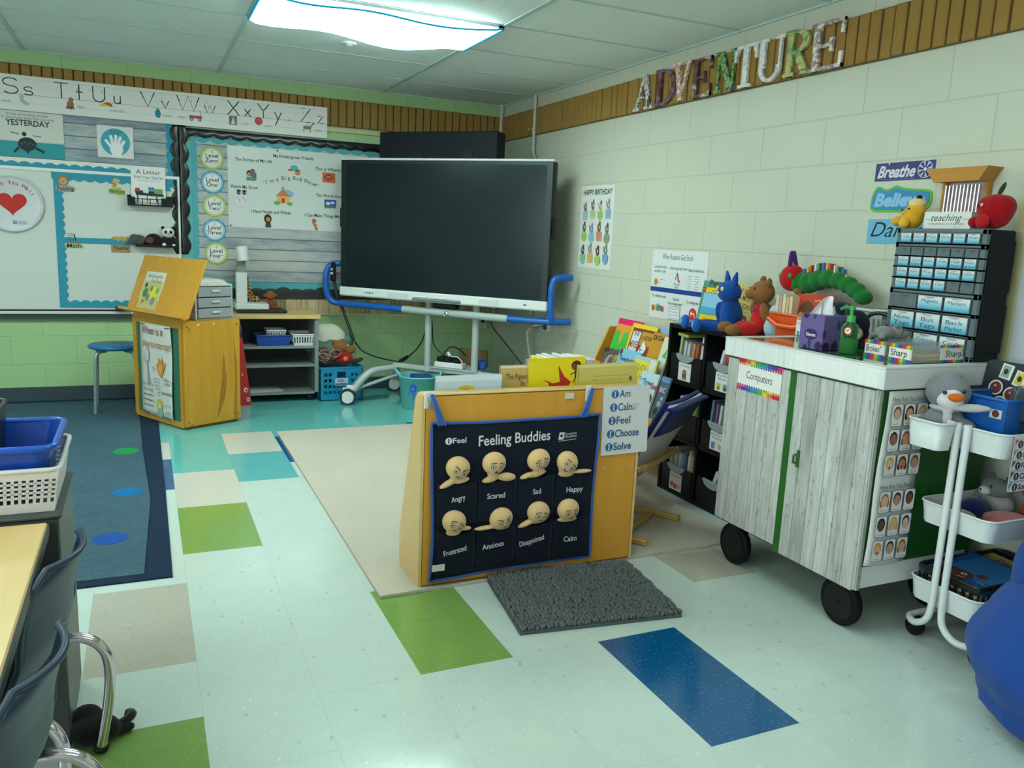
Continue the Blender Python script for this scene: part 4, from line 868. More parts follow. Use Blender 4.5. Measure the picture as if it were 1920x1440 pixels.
b = MB(paper('#c3d3c6')); b.M = cm; b.sheet(lambda u, v: (.365*u, .61*v, .004*math.sin(v*7)*u+.003), 8, 16, .001); b.zc = .0085
b.text('When is it', .03, .54, .075, '#9a4a3a', w=.25).text('okay to interrupt?', .03, .455, .07, '#a8663a', w=.34)
ol = lambda pts, wd, c: b.stroke(pts, wd, c)
b.disc(.085, .40, .026, '#9a92b4', .045).disc(.085, .40, .021, '#c3d0c8', .040); ol([(.075, .39), (.085, .40), (.095, .39)], .003, '#5f5a80'); ol([(.085, .355), (.088, .28), (.10, .25)], .012, '#9a92b4'); ol([(.085, .34), (.05, .36), (.045, .39)], .006, '#9a92b4'); b.poly([(.08, .27), (.10, .28), (.115, .21), (.075, .215)], '#a39cb8')
b.poly([(.19, .35), (.215, .36), (.22, .405), (.24, .365), (.262, .41), (.27, .36), (.30, .375), (.275, .31), (.25, .265), (.215, .29)], '#c98a3a').poly([(.215, .34), (.24, .36), (.26, .34), (.25, .29), (.225, .30)], '#c9a850')
b.text('fire', .145, .31, .035, '#7a8a88', w=.04).text('there is', .275, .255, .03, '#3a4648', w=.09, rot=-.15).text('a fire', .28, .225, .03, '#3a4648', w=.07)
b.text('the room is', .02, .20, .032, '#8a8a84', w=.13).text('flooding', .03, .165, .032, '#8a8a84', w=.11)
for k in range(5): ol([(.19+.006*k+.035*math.cos(q)*(1-.14*k), .245-.022*k+.012*math.sin(q)) for q in [2*PI*i/14 for i in range(15)]], .003, '#8a9690')
b.text('tornado', .245, .16, .038, '#4a5658', w=.13)
for k in range(3): ol([(.03+.12*i/24, .13-.035*k+.010*abs(math.sin(i*.55))) for i in range(25)], .004, '#26363a')
b.disc(.22, .085, .036, '#b9b84a', .040).disc(.22, .078, .018, '#c3c9a0', .022).disc(.225, .035, .035, '#7fb5a4', .030); ol([(.195, .03), (.255, .035)], .003, '#4a8a7a'); b.text('you are', .275, .085, .03, '#a8907a', w=.08).text('sick', .29, .035, .034, '#8a8a84', w=.06)
for p in ([(.01, .60), (.07, .602)], [(.30, .595), (.37, .60), (.372, .585)], [(.372, .02), (.374, .07)], [(.02, .02), (.10, .012)], [(.26, .012), (.36, .008)]): ol(p, .005, '#20292a')
b.build('chart_sheet', t)
LM = Matrix.Translation(PO) @ Matrix.Rotation(PA, 4, 'Z') @ lidM @ Matrix.Translation((-.20, -.001, .008)) @ Matrix.Rotation(PI/2, 4, 'X')
def pr(c):
    c.rect(.0, .235, 0, .075, '#b98a50').rect(.01, .225, .015, .20, '#a8b070').text('Miss Bindergarten', .03, .225, .032, INK, w=.17, shear=.2).text('Gets Ready', .085, .195, .03, INK, w=.12, shear=.2)
    for x, y, r, col in ((.06, .12, .028, '#4a7a48'), (.16, .12, .04, '#c9c83a'), (.10, .09, .022, '#6a7a80'), (.17, .07, .025, '#7a8288'), (.19, .14, .018, '#6fa04a'), (.045, .17, .014, '#26302f'), (.12, .15, .016, '#5a8a4a'), (.06, .06, .012, '#a8463a')): c.disc(x, y, r, col, r*1.15)
bk = book('picture book with a crowd of animals on its cover leaning on the podium lid', (0, 0, 0), (0, 0, 0), .235, .265, .008, '#bcc9b5', pr); bk.matrix_world = LM
du = thing('drawer_unit', 'translucent three-drawer plastic unit standing behind the podium lid', 'drawers', PO, PA)
CLP = pm('#93a6a6', .25, alpha=.82); b = MB(pm('#aebdb9', .35))
b.box(-.02, .27, .115, .125, .69, .915).box(-.02, .27, .375, .385, .69, .915).box(-.02, .27, .115, .385, .905, .918, .003).box(-.02, .27, .115, .385, .69, .70).box(-.02, -.01, .115, .385, .69, .915); b.build('drawer_frame', du)
for k in range(3):
    z = .703+.068*k; d = MB(CLP).box(0, .285, .128, .372, z, z+.062, .004).build('drawer', du); MB(pm('#b3c3c0', .3)).box(.284, .296, .22, .28, z+.03, z+.045, .004).build('handle', d)
for k in range(4):
    MB(paper(('#cdd3c0', '#c6cdbb', '#d3d9c9', '#c9d3cc')[k])).bx(in_ := tuple(Matrix.Translation(PO) @ Matrix.Rotation(PA, 4, 'Z') @ Vector((.13+.01*k, .25, .920+.007*k))), (.24-.03*k, .24-.02*k, .006), (0, 0, PA+.06*k-.1)).build('paper_stack', None, label=('lowest sheaf of papers lying on the drawer unit', 'second sheaf of papers from the bottom on the drawer unit', 'third sheaf of papers from the bottom on the drawer unit', 'topmost crumpled sheet of the papers on the drawer unit')[k], cat='papers', group='papers on the drawer unit')
pd.scale = (1.05, 1, 1); pd.location = (PO[0]+.0073, PO[1]-.0131, 0)
st = thing('stool', 'small blue round stool with grey legs beside the podium', 'stool', (-.19, 6.10, 0))
MB(pm('#1a6a96', .35)).lathe([(0, .432), (.14, .432), (.165, .440), (.172, .452), (.165, .463), (.0, .468)], (0, 0, 0), 36).build('seat', st)
for k in range(4):
    a = PI/4+PI/2*k; c, s_ = math.cos(a), math.sin(a)
    MB(pm('#7f969a', .3, metal=.3)).tube(smooth([(c*.08, s_*.08, .424), (c*.14, s_*.14, .420), (c*.165, s_*.165, .395), (c*.172, s_*.172, .34), (c*.19, s_*.19, 0)], 5), .011, 10).build('leg', st)
# ------------------------------------------------------------------ rugs and mat
def carpet(name, h, h2, sc_):
    t = NT(name, .98, .1); n = t.noise(t.tc, sc_, 3); n2 = t.noise(t.tc, 3, 4)
    t.bump(n, .9, .006); return t.color(t.mix(t.math('ADD', t.math('MULTIPLY', n, .6), t.math('MULTIPLY', n2, .4)), hexc(h), hexc(h2)))
t = thing('area_rug', 'large beige rug under the wooden book display', 'rug', (0, 0, 0))
MB(carpet('beige_loops', '#9ea490', '#c2c4b2', 170)).prism([(.736, 2.65), (2.30, 2.69), (2.42, 2.80), (2.42, 5.19), (.745, 5.185)], .001, .012).build('pile', t)
t = thing('classroom_rug', 'dark blue-grey rug with coloured dots and navy binding', 'rug', (0, 0, 0))
MB(carpet('blue_grey_pile', '#26424e', '#4c6b74', 42)).prism([(-2.2, 3.14), (-.035, 3.12), (-.005, 4.0), (-.04, 5.0), (-.05, 5.65), (-.10, 6.42), (-2.2, 6.42)], .001, .010).build('pile', t)
MB(fabric('#172a3e', 0)).prism([(-2.25, 3.065), (.062, 3.072), (.064, 4.2), (.058, 5.70), (.0, 6.50), (-2.25, 6.50)], .0005, .006).build('binding', t)
for x, y, c in ((-.125, 4.93, '#1f8a46'), (-.105, 4.15, '#12689a'), (-.16, 3.53, '#1c4a90'), (-.6, 4.93, '#2257a0'), (-.62, 4.15, '#2a9a58')): MB(fabric(c, 0)).prism([(x+.068*math.cos(a), y+.068*math.sin(a)) for a in [2*PI*k/28 for k in range(28)]], .009, .0108).build('dot', t)
mt = thing('bath_mat', 'grey tufted bath mat lying in front of the wooden book display', 'mat', (0, 0, 0))
MC = [(1.10, 2.235), (1.700, 2.165), (1.765, 2.638), (1.165, 2.705)]
def q4(C, u, v): a = Vector(C[0]).lerp(Vector(C[1]), u); b_ = Vector(C[3]).lerp(Vector(C[2]), u); return a.lerp(b_, v)
MB(pm('#4e5b5a', .9)).prism(MC, .001, .012).build('backing', mt)
CH = carpet('grey_tufts', '#46504f', '#6b7674', 90); b = MB(CH); rn = random.Random(5); nx, ny = 44, 34
for j in range(ny):
    for i in range(nx):
        p = q4(MC, (i+.5+rn.uniform(-.25, .25))/nx, (j+.5+rn.uniform(-.2, .2))/ny)
        b.ell((p.x, p.y, .016+rn.uniform(0, .006)), (.0095, .0075, .011), (rn.uniform(-.6, .6), rn.uniform(-.6, .6), rn.uniform(0, 3)), 6, 4)
b.build('tufts', mt)
# ------------------------------------------------------------------ wooden book display seen from behind
bc = thing('book_display', 'ochre and maple book display seen from its back, hung with the navy pocket chart', 'book display', (.885, 2.675, .012))
BW = .925
MB(OCHRE_D).box(0.012, BW-.012, 0, .014, .0, .722).build('back_panel', bc)
for x in (0, BW-.014):
    MB(MAPLE).prism([(0, 0), (.235, 0), (.245, .03), (.245, .16), (.225, .20), (.08, .70), (.06, .722), (0.0, .722)], x, x+.014, Matrix(((0, 0, 1, 0), (1, 0, 0, 0), (0, 1, 0, 0), (0, 0, 0, 1)))).build('side_panel', bc)
MB(MAPLE).box(.004, BW-.004, .0, .055, .716, .729, .003).build('top_rail', bc)
for z, d in ((.06, .24), (.28, .20), (.48, .15)): MB(MAPLE).box(.014, BW-.014, .014, d, z, z+.014).box(.014, BW-.014, d-.012, d, z, z+.06).build('book_ledge', bc)
MB(pm('#6e4c14', .6)).box(.012, BW-.012, -.001, .004, -.0, .006).build('lower_edge', bc)
b = MB(pm('#b4a684', .6))
for x, z in ((.765, .395), (.885, .40)): b.tube([(x, -.002, z), (x, .002, z)], .006, 10)
b.build('peg_caps', bc)
for x, nm in ((.018, 'hook'), (.672, 'hook')):
    h = thing('wall_hook', 'white adhesive hook on the display holding the ' + ('strap by the open floor' if x < .1 else 'strap beside the I Am sheet'), 'hook', (.885+x, 2.673, .688), 0, 'adhesive hooks on the book display')
    MB(pm('#c9d5cf', .35)).box(-.012, .012, -.005, 0, 0, .062, .003).build('hook_plate', h)
    MB(pm('#8e9a98', .3, metal=.6)).tube(smooth([(0, -.006, .045), (0, -.010, .02), (0, -.014, .008), (0, -.022, .010), (0, -.022, .02)], 4), .003, 8).build('hook_wire', h)
b = MB(paper('#c8c6a8')).box(0, .04, -.0015, 0, 0, .024); b.build('tape_scrap', None, (1.455, 2.672, .70), label='scrap of pale paper tape on the upper edge of the book display', cat='tape')
# pocket chart
CX, CZ, CY = .925, .045, 2.668
pc = thing('pocket_chart', 'navy cloth pocket chart of feeling dolls hanging on the book display', 'pocket chart', (CX, CY, CZ), rot=RB)
NV = fabric('#121a28', .05)
def cw(u, v): return .004+.003*math.sin(u*13+v*4)+.003*math.sin(v*9)
def edge(u, v): return (-.0+.680*u+.006*math.sin(v*5)*(1-2*u), .59*v+.010*math.sin(u*PI)*(1 if v < .5 else -1)*.6-.012*(1-v)*(1-u), cw(u, v))
b = MB(NV).sheet(edge, 28, 24, .003); b.build('backing_cloth', pc)
pts = [edge(i/20, 0) for i in range(20)]+[edge(1, i/18) for i in range(18)]+[edge(1-i/20, 1) for i in range(20)]+[edge(0, 1-i/18) for i in range(18)]
MB(fabric('#2a55a0')).tube(pts, .0056, 8, True).build('piping', pc, label='blue piped edge')
for k, (z0, z1) in enumerate(((.19, .365), (.0, .175))):
    b = MB(NV)
    for i in range(4):
        x0 = .018+.162*i
        b.sheet(lambda u, v, x0=x0, z0=z0, z1=z1: (x0+.158*u, z0+.012+(z1-z0-.012)*v-.006*math.sin(PI*u)*v, .010+.016*math.sin(PI*u)*(.3+.7*v)), 10, 6, .002)
    b.build('pocket_row', pc)
b = MB(); b.zc = .013
WT = '#c3ced0'
b = MB(); b.zc = .013; b.disc(.057, .523, .0135, WT).text('I', .057, .5145, .024, '#141c2a', bold=.05, align='C').text('Feel', .073, .514, .029, WT, w=.052, bold=.015)
b.build('title_print', pc); b = MB(); b.zc = .013; b.text('Feeling Buddies', .174, .497, .056, WT, w=.294, bold=.014, rot=.02)
b.build('title_print', pc); b = MB(); b.zc = .013; b.poly([(.503, .5), (.525, .5), (.529, .528), (.507, .528)], WT).disc(.516, .515, .006, '#141c2a').text('Conscious', .531, .516, .014, WT, w=.05, rot=.06).text('Discipline', .530, .505, .014, WT, w=.052, rot=.06).stroke([(.503, .494), (.58, .499)], .002, WT)
b.build('title_print', pc)
for w_, x, y, r, ww in (('Angry', .068, .296, .14, .055), ('Scared', .208, .297, 0, .072), ('Sad', .397, .297, .06, .034), ('Happy', .541, .292, 0, .073), ('Frustrated', .045, .092, .16, .090), ('Anxious', .197, .098, .10, .088), ('Disappointed', .352, .092, .18, .105), ('Calm', .541, .090, 0, .058)):
    b = MB(); b.zc = .032; b.text(w_, x, y, .030, WT, w=ww, bold=.012, rot=r); b.build('word_print', pc)
MB(paper('#c3ccbe')).box(.004, .053, .033, .058, .020, .0215).build('care_tag', pc)
for x, x1 in ((.022, -.018), (.600, .632)):
    b = MB(fabric('#3060b0'))
    for k in range(3): b.tube(smooth([(x+.012*k-.004, .583, .012), (x+(x1-x)*.5+.007*k, .64, .018), (x1+.003*k, .700, .024)], 5), .005, 6)
    b.build('strap', pc)
# eight dolls: head centre u,v, tilt, shoulder side
SK = 'cdb47c'
def doll(word, u, v, tilt, sh, brow, eye, mouth, look, arm=0):
    t = thing('feeling_doll', label=f'beige cloth doll with {look} face in the {word} pocket', cat='doll', loc=(CX+u, CY-.026, CZ+v), rot=(PI/2, 0, 0), group='feeling dolls in the pocket chart')
    sk = pm('#'+SK, .8, bump=.25, bscale=300, sheen=.3)
    b = MB(sk).ell((0, 0, .0), (.0475, .0435, .028), (0, 0, tilt))
    vb = {0: .365, 1: .178}[int(v < .3)]-v
    for (x, y, rx, ry, rot) in sh: b.ell((x, vb+y, -.006), (rx, ry, .014), (0, 0, rot))
    b.ell((math.sin(tilt)*.02, vb*.55, -.004), (.022, max(.012, -vb*.45), .013)); b.build('body', t, vox=.0035)
    f = MB(); f.zc = 0; R = Matrix.Rotation(tilt, 4, 'Z')
    def onface(pts, col):
        f.mat(paper(col)); P = []
        for x, y in pts:
            z = .0275*math.sqrt(max(.02, 1-(x/.0475)**2-(y/.0435)**2))+.0022+f.zc*0; p = R @ Vector((x, y, z)); P.append(p)
        f.zc += 1e-4; f.add([(p.x, p.y, p.z+f.zc) for p in P], [list(range(len(P)))])
    def line(pts, wd=.0030):
        for a_, b_ in zip(pts[:-1], pts[1:]):
            d = Vector((b_[0]-a_[0], b_[1]-a_[1])); d = d.normalized() if d.length else Vector((1, 0)); n = (-d.y*wd/2, d.x*wd/2)
            onface([(a_[0]+n[0], a_[1]+n[1]), (a_[0]-n[0], a_[1]-n[1]), (b_[0]-n[0], b_[1]-n[1]), (b_[0]+n[0], b_[1]+n[1])], '#3a2f22')
    for s in (-1, 1):
        ex = s*.0165+.004; ey = -.010
        onface([(ex+.0100*math.cos(a), ey+.0092*math.sin(a)) for a in [2*PI*k/14 for k in range(14)]], '#3a3022')
        onface([(ex+.0080*math.cos(a), ey+.0072*math.sin(a)) for a in [2*PI*k/14 for k in range(14)]], '#cdd2c6')
        onface([(ex+eye[0]+.0040*math.cos(a), ey+eye[1]+.0042*math.sin(a)) for a in [2*PI*k/10 for k in range(10)]], '#2a2a20')
        line([(ex-s*.011, ey+.013+brow[0]), (ex, ey+.0155+(brow[0]+brow[1])/2), (ex+s*.011, ey+.013+brow[1])])
    if mouth == 'o': onface([(.004+.007*math.cos(a), -.029+.0035*math.sin(a)) for a in [2*PI*k/12 for k in range(12)]], '#3a2f22')
    else: line([(.004+x, -.028+mouth*(1-(x/.010)**2)) for x in (-.010, -.005, 0, .005, .010)])
    f.build('face', t)
L1 = [(-.05, .012, .035, .010, .3), (.0, .008, .05, .016, .1)]
doll('Angry', .091, .425, -.35, [(-.03, .004, .042, .012, .45), (.015, .010, .035, .012, .15)], (-.006, .004), (-.001, -.001), -.002, 'an angry frowning')
doll('Scared', .233, .432, -.1, [(-.01, .004, .035, .012, .2), (.055, .008, .040, .017, -.1)], (.004, -.001), (0, 0), 'o', 'a wide-eyed open-mouthed')
doll('Sad', .416, .431, .25, [(-.04, .006, .035, .010, .3), (.0, .010, .040, .012, .25)], (.005, -.004), (0, -.001), .004, 'a sad drooping')
doll('Happy', .541, .412, -.75, [(.0, .0, .035, .014, 0), (.07, .004, .045, .008, .0)], (.002, .002), (0, 0), -.006, 'a smiling sideways')
doll('Frustrated', .083, .221, -.45, [(.0, .0, .03, .014, 0), (.04, .012, .032, .009, -.1)], (.005, -.003), (0, -.001), .003, 'a downcast frustrated')
doll('Anxious', .271, .213, .2, [(-.06, .003, .048, .008, .05), (.0, .004, .04, .014, -.1)], (-.004, .005), (.001, 0), .003, 'a worried')
doll('Disappointed', .427, .222, -.15, [(-.04, .004, .045, .011, .35), (.0, .010, .035, .013, .1)], (.004, -.003), (.001, 0), .005, 'a disappointed')
doll('Calm', .557, .220, 0, [(0, .0, .045, .010, 0)], (0, 0), (0, 0), 0, 'a level calm')
# I Am sheet
t = thing('paper_sign', 'white laminated sheet listing I Am, Calm, Feel, Choose and Solve', 'sign', (1.630, 2.670, .462), rot=(PI/2, -.02, 0))
b = MB(pm('#c6d2ce', .35)).prism(rrect(0, .216, 0, .277, .006), -.002, 0)
for k, w_ in enumerate(('Am', 'Calm', 'Feel', 'Choose', 'Solve')):
    y = .247-.0535*k; x = .054-.0045*k; b.disc(x, y, .0170, '#2a5f92').text('I', x, y-.011, .030, WT, bold=.03, align='C').stroke([(x-.005, y+.010), (x+.005, y+.010)], .003, WT).stroke([(x-.005, y-.0095), (x+.005, y-.0095)], .003, WT)
    b.text(w_, x+.020, y-.014, .043, '#2a567e', w=(.050, .073, .064, .112, .083)[k], bold=.016)
b.poly([(.128, .205), (.165, .205), (.148, .178)], '#b4c0c0'); b.build('sheet', t)
# big books standing in the display
def lean(deg): return (PI/2-math.radians(deg), 0, 0)
book('pale blue big book at the open end of the wooden display', (.955, 2.765, .372), lean(-4), .262, .42, .012, '#a9cbd6', lambda c: c.rect(.0, .262, .40, .42, '#c3d9de').disc(.12, .335, .05, '#c2b02c').disc(.12, .34, .04, '#20282a', .03), 'big books in the wooden display')
book('tan big book about a pigeon in the wooden display', (1.228, 2.80, .412), lean(-3), .26, .405, .012, '#bca862', lambda c: c.rect(0, .26, .395, .405, '#cfd0b4').text('The Pigeon is about to', .025, .352, .030, '#3a3424', w=.19, bold=.01).text('Be TWO', .09, .325, .026, '#3a3424', w=.07, bold=.01).disc(.055, .285, .024, '#26302c').disc(.055, .285, .019, '#c3cab4').stroke([(.045, .275), (.06, .29), (.07, .28)], .006, '#26302c').scrawl(.09, .2, .272, .013, '#3a3424'), 'big books in the wooden display')
def yb(c):
    c.rect(0, .245, .0, .44, '#d8cf1c').poly([(.085, .345), (.135, .352), (.125, .42), (.155, .372), (.185, .35), (.16, .30), (.10, .31)], '#a8341c').poly([(.06, .365), (.10, .34), (.10, .35)], '#a8341c').poly([(.10, .335), (.18, .33), (.165, .31), (.105, .31)], '#c9b07a')
    c.disc(.205, .415, .022, '#5a2a1c', .020).disc(.196, .410, .010, '#7a4630').rect(.20, .212, .365, .395, '#3a4436').stroke([(.202, .365), (.195, .345)], .004, '#3a4436').stroke([(.211, .365), (.216, .345)], .004, '#3a4436').stroke([(.2, .388), (.18, .378)], .004, '#3a4436')
book('bright yellow big book with a red hat in the wooden display', (1.352, 2.785, .395), (PI/2+.05, -.02, 0), .245, .448, .012, '#d3ca2c', yb, 'big books in the wooden display')
book('pale yellow board-backed big book nearest the I Am sheet', (1.557, 2.765, .36), (PI/2+.045, -.02, 0), .278, .457, .014, '#bfbd5c', lambda c: c.rect(0, .278, .445, .457, '#ccd08a').scrawl(.075, .235, .405, .010, '#8d8c48').scrawl(.065, .205, .388, .010, '#8d8c48').disc(.245, .393, .007, '#6d6448', .011), 'big books in the wooden display')
# low row of books on a crate behind the display, near the corner
lb = thing('book_crate', 'low white crate of books behind the wooden display', 'crate', (1.955, 3.56, .012)); CRT = pm('#bcc9c0', .4)
MB(CRT).box(-.22, .19, -.12, .12, 0, .02).box(-.22, .19, -.12, -.108, 0, .60).box(-.22, .19, .108, .12, 0, .60).box(-.22, -.208, -.12, .12, 0, .60).box(.178, .19, -.12, .12, 0, .60).build('crate_body', lb)
for k, (c, h, x) in enumerate((('#8a7f9c', .685, -.205), ('#c9c23a', .705, -.178), ('#c3cfc8', .71, -.15), ('#b9c3bc', .715, -.12), ('#7fa0b0', .70, -.09), ('#c9cfc3', .715, -.06), ('#ccd3c9', .71, -.005), ('#c6cdc3', .705, .05), ('#2a6aa8', .66, .115))):
    MB(pm(c, .5)).box(0, .024 if k < 6 else .05, -.09, .09, .03, h, .002).build('upright_book', None, (1.955+x, 3.56, .012), label=f"{('mauve', 'yellow', 'white', 'grey-white', 'grey-blue', 'ivory', 'cream', 'off-white', 'bright blue')[k]} book standing upright in the low white crate", cat='book', group='books in the white crate')
# ------------------------------------------------------------------ second book display with covers facing the room
d2 = thing('book_display', 'ochre sloping book display full of covers between the black shelf and the corner', 'book display', (0, 0, 0))
for y, c in ((3.535, .30), (4.245, 0)): MB(OCHRE).prism([(2.33+c, .012), (2.80, .012), (2.80, .79), (2.60+c*.5, .79), (2.33+c, .20)], y, y+.016, Matrix(((1, 0, 0, 0), (0, 0, 1, 0), (0, 1, 0, 0), (0, 0, 0, 1)))).build('side_panel', d2)
b = MB(OCHRE_D)
for x, z, y0 in ((2.475, .560, 3.55), (2.378, .412, 3.55), (2.305, .398, 3.30), (2.295, .222, 3.30)): b.box(x, x+.072, y0, 4.245, z, z+.012).box(x-.008, x, y0, 4.245, z, z+.035)
b.build('book_ledge', d2); MB(OCHRE_D).box(2.77, 2.785, 3.55, 4.245, .012, .78).build('back_panel', d2)
def fb(label, y, x, z, w, h, col, pr, roll=0, lean_=.30):     # y = edge towards the corner
    book(label, (x, y, z), (PI/2-lean_, roll, -PI/2), w, h, .010, col, pr, 'picture books facing out of the sloping display')
fb('green and pink picture book on the upper ledge of the sloping display', 4.165, 2.53, .58, .26, .285, '#c98a2c', lambda c: c.rect(0, .26, .25, .285, '#c41c5c').poly([(0, 0), (.0, .19), (.05, .22), (.08, .12), (.10, .2), (.14, .215), (.18, .1), (.16, .0)], '#3aa83a').poly([(0, 0), (.0, .08), (.04, .10), (.05, 0)], '#1f6a4a').poly([(.06, 0), (.07, .08), (.13, .12), (.15, 0)], '#2a8a36').text('Oh!', .185, .195, .035, '#7a2a4a', bold=.03).text('Oh!', .18, .16, .035, '#7a2a4a', bold=.03))
fb('yellow-edged book titled The Mixed-Up on the upper ledge', 3.985, 2.515, .575, .25, .28, '#cfc01c', lambda c: c.rect(.02, .25, .0, .255, '#7a3a24').rect(.03, .11, .0, .235, '#b5c6c6').rect(.12, .24, .16, .24, '#a8842c').text('THE', .04, .21, .03, '#22364a', bold=.02).text('MIXED', .025, .14, .055, '#8a3a2a', w=.10, bold=.02).text('UP', .05, .06, .06, '#2a6a5a', bold=.02).poly([(.16, .19), (.20, .15), (.17, .07), (.125, .11)], '#c6d3d3').text('K', .15, .12, .05, '#22364a', rot=.5).text('UNDER', .13, .195, .035, '#3a2a1a', w=.10).disc(.20, .03, .05, '#4a6a3c', .04))
fb('grey-blue picture book on the upper ledge behind the brown cover', 3.80, 2.545, .60, .22, .255, '#7f9fb5', lambda c: c.disc(.03, .19, .012, '#a83a4a').scrawl(.06, .2, .205, .02, '#4a6a80').scrawl(.06, .2, .175, .02, '#5a7a90'))
fb('brown book titled Ol Cola on the upper ledge beside the black shelf', 3.735, 2.50, .575, .14, .255, '#a87a24', lambda c: c.rect(0, .14, .0, .21, '#b08424').text('Ol Cola', .01, .215, .035, '#1f1a14', w=.11, bold=.04).poly([(.0, .0), (.14, .0), (.13, .05), (.11, .03), (.09, .07), (.07, .03), (.04, .05)], '#3a2a18'))
fb('white picture book with a green corner at the end of the upper ledge', 3.62, 2.49, .56, .075, .26, '#bcc9b4', lambda c: c.poly([(.03, .15), (.06, .2), (.07, .14)], '#5a9a4a'))
fb('black and white photo book on the middle ledge', 4.115, 2.42, .44, .20, .255, '#4a4844', lambda c: c.disc(.09, .16, .05, '#8f8c86', .06).disc(.10, .17, .028, '#55524d', .04).disc(.04, .12, .05, '#a39e96', .035).rect(.13, .20, .14, .225, '#a8842c').text('UNDER', .13, .18, .03, '#3a2a1a', w=.06).poly([(.14, .14), (.17, .1), (.2, .13), (.17, .17)], '#c6d3d3').rect(0, .05, .23, .255, '#26302f'))
fb('light blue book titled Twenty-two Pirates on the middle ledge', 3.945, 2.415, .44, .215, .275, '#6fb0c6', lambda c: c.text('Twenty-two', .02, .205, .04, '#22302f', w=.17, bold=.025).text('Pirates', .055, .155, .045, '#22302f', w=.12, bold=.025).disc(.02, .255, .014, '#5a2a2a', .02).disc(.20, .24, .012, '#a82a2a'))
fb('small yellow book with a red band on the middle ledge', 3.775, 2.405, .44, .06, .23, '#bfb42c', lambda c: c.rect(.0, .045, .19, .225, '#b52a1c').text('and', .005, .15, .022, '#3a2a14'))
fb('bright yellow book titled Click Clack Quackity on the middle ledge', 3.745, 2.395, .43, .215, .275, '#c3c636', lambda c: c.rect(0, .215, .25, .275, '#8fb8a8').text('CLICK', .03, .195, .05, '#9a3a1c', w=.10).text('CLACK', .04, .15, .042, '#b08a2c', w=.10).text('Quackity', .02, .105, .042, '#9a5a1c', w=.13).stroke([(.14, .215), (.19, .22)], .004, '#9a9a2c').stroke([(.14, .205), (.19, .205)], .004, '#9a9a2c').stroke([(.19, .0), (.205, .12)], .012, '#6a7a2c'))
fb('white picture book with a brown animal at the end of the middle ledge', 3.60, 2.385, .40, .055, .30, '#bcc9bf', lambda c: c.disc(.035, .18, .012, '#4a3a2c', .03).stroke([(.02, .02), (.045, .12)], .01, '#b5a83c').stroke([(.005, .0), (.025, .06)], .012, '#c9b83c'))
fb('navy number book on the lowest ledge of the sloping display', 4.13, 2.375, .28, .20, .255, '#20304a', lambda c: c.text('10', .01, .22, .035, '#c9d3d6', bold=.05).rect(0, .2, .215, .219, '#c6cfca'))
fb('pale blue book titled The Three Bears on the lowest ledge', 3.572, 2.335, .412, .165, .235, '#a6c6cc', lambda c: c.text('The', .0, .18, .03, '#22364a', w=.03).text('Three', .035, .165, .045, '#1f5a8a', w=.085, bold=.03).text('Bears', .122, .155, .045, '#8a2a3a', w=.065, bold=.03).disc(.13, .10, .03, '#4a4238'))
fb('dark picture book with white figures on the lowest ledge', 3.395, 2.345, .412, .075, .235, '#3f5a68', lambda c: c.rect(0, .07, .205, .23, '#4f86a8').text('BAC', .008, .15, .04, '#c6cfca', w=.05).disc(.04, .09, .016, '#8a9a90').disc(.03, .05, .018, '#2a3434').disc(.05, .12, .01, '#9aa6a0'))
fb('orange picture book at the foot of the sloping display', 3.42, 2.325, .235, .10, .18, '#c2842c', lambda c: c.disc(.05, .12, .012, '#5a2a14').stroke([(.03, .05), (.07, .09)], .012, '#a85a1c'))
# ------------------------------------------------------------------ child's lounge chair
ch = thing('lounge_chair', 'low child lounge chair with bent wooden frame and navy and grey sling', 'chair', (1.972, 3.075, .012), math.radians(34))
PINE = wood_mat('pine_frame', '#a98f4c', '#bfa764', .6, .4, 1)
for s in (-1, 1):
    MB(PINE).box(s*.20-.016, s*.20+.016, -.25, .28, 0, .028, .005).build('floor_runner', ch)
    MB(PINE).tube(smooth([(s*.20, .27, .014), (s*.20, .30, .05), (s*.20, .285, .18), (s*.20, .25, .30), (s*.20, .18, .325), (s*.20, -.02, .325), (s*.20, -.16, .315)], 5), .014, 10).box(s*.20-.02, s*.20+.02, -.20, .20, .322, .345, .005).build('arm', ch)
MB(PINE).box(-.19, .19, -.13, -.10, .002, .024, .004).build('crossbar', ch)
SL = [(-.0, .30, .20), (0, .12, .165), (0, -.03, .175), (0, -.14, .30), (0, -.24, .48), (0, -.310, .612)]; SP = smooth(SL, 8)
def sling(off, wd, a=0, bb=1):
    def fn(u, v):
        i = min(len(SP)-1.001, (a+(bb-a)*v)*(len(SP)-1)); k = int(i); p = SP[k].lerp(SP[min(k+1, len(SP)-1)], i-k); q = SP[min(k+1, len(SP)-1)]-SP[max(k-1, 0)]
        n = Vector((0, -q.z, q.y)).normalized(); return ((u-.5)*wd, p.y+n.y*off, p.z+n.z*off+.010*(2*u-1)**2)
    return fn
GF = fabric('#a3aaa4'); BF = fabric('#141c58', .1)
b = MB(GF).sheet(sling(.0, .40), 8, 30, .014); b.build('sling', ch)
b = MB(BF).sheet(sling(.009, .415, .80, 1.0), 8, 12, .006).sheet(sling(-.017, .415, .35, 1.0), 8, 16, .020)
b.sheet(lambda u, v: ((u-.5)*.43, SP[-1].y-.026+.052*v, SP[-1].z+.008*math.sin(PI*v)), 6, 6, .01); b.build('cushion_cover', ch, label='navy cover flap')
MB(PINE).box(-.20, .20, -.215, -.185, .325, .35, .004).build('back_rail', ch)
b = MB(fabric('#7fa9b2')); b.ell((0, 0, 0), (.15, .13, .07), (.5, 0, .3), 24, 14); b.build('cushion', None, (1.955, 3.03, .36), label='pale blue cushion on the lounge chair behind the I Am sheet', cat='cushion')
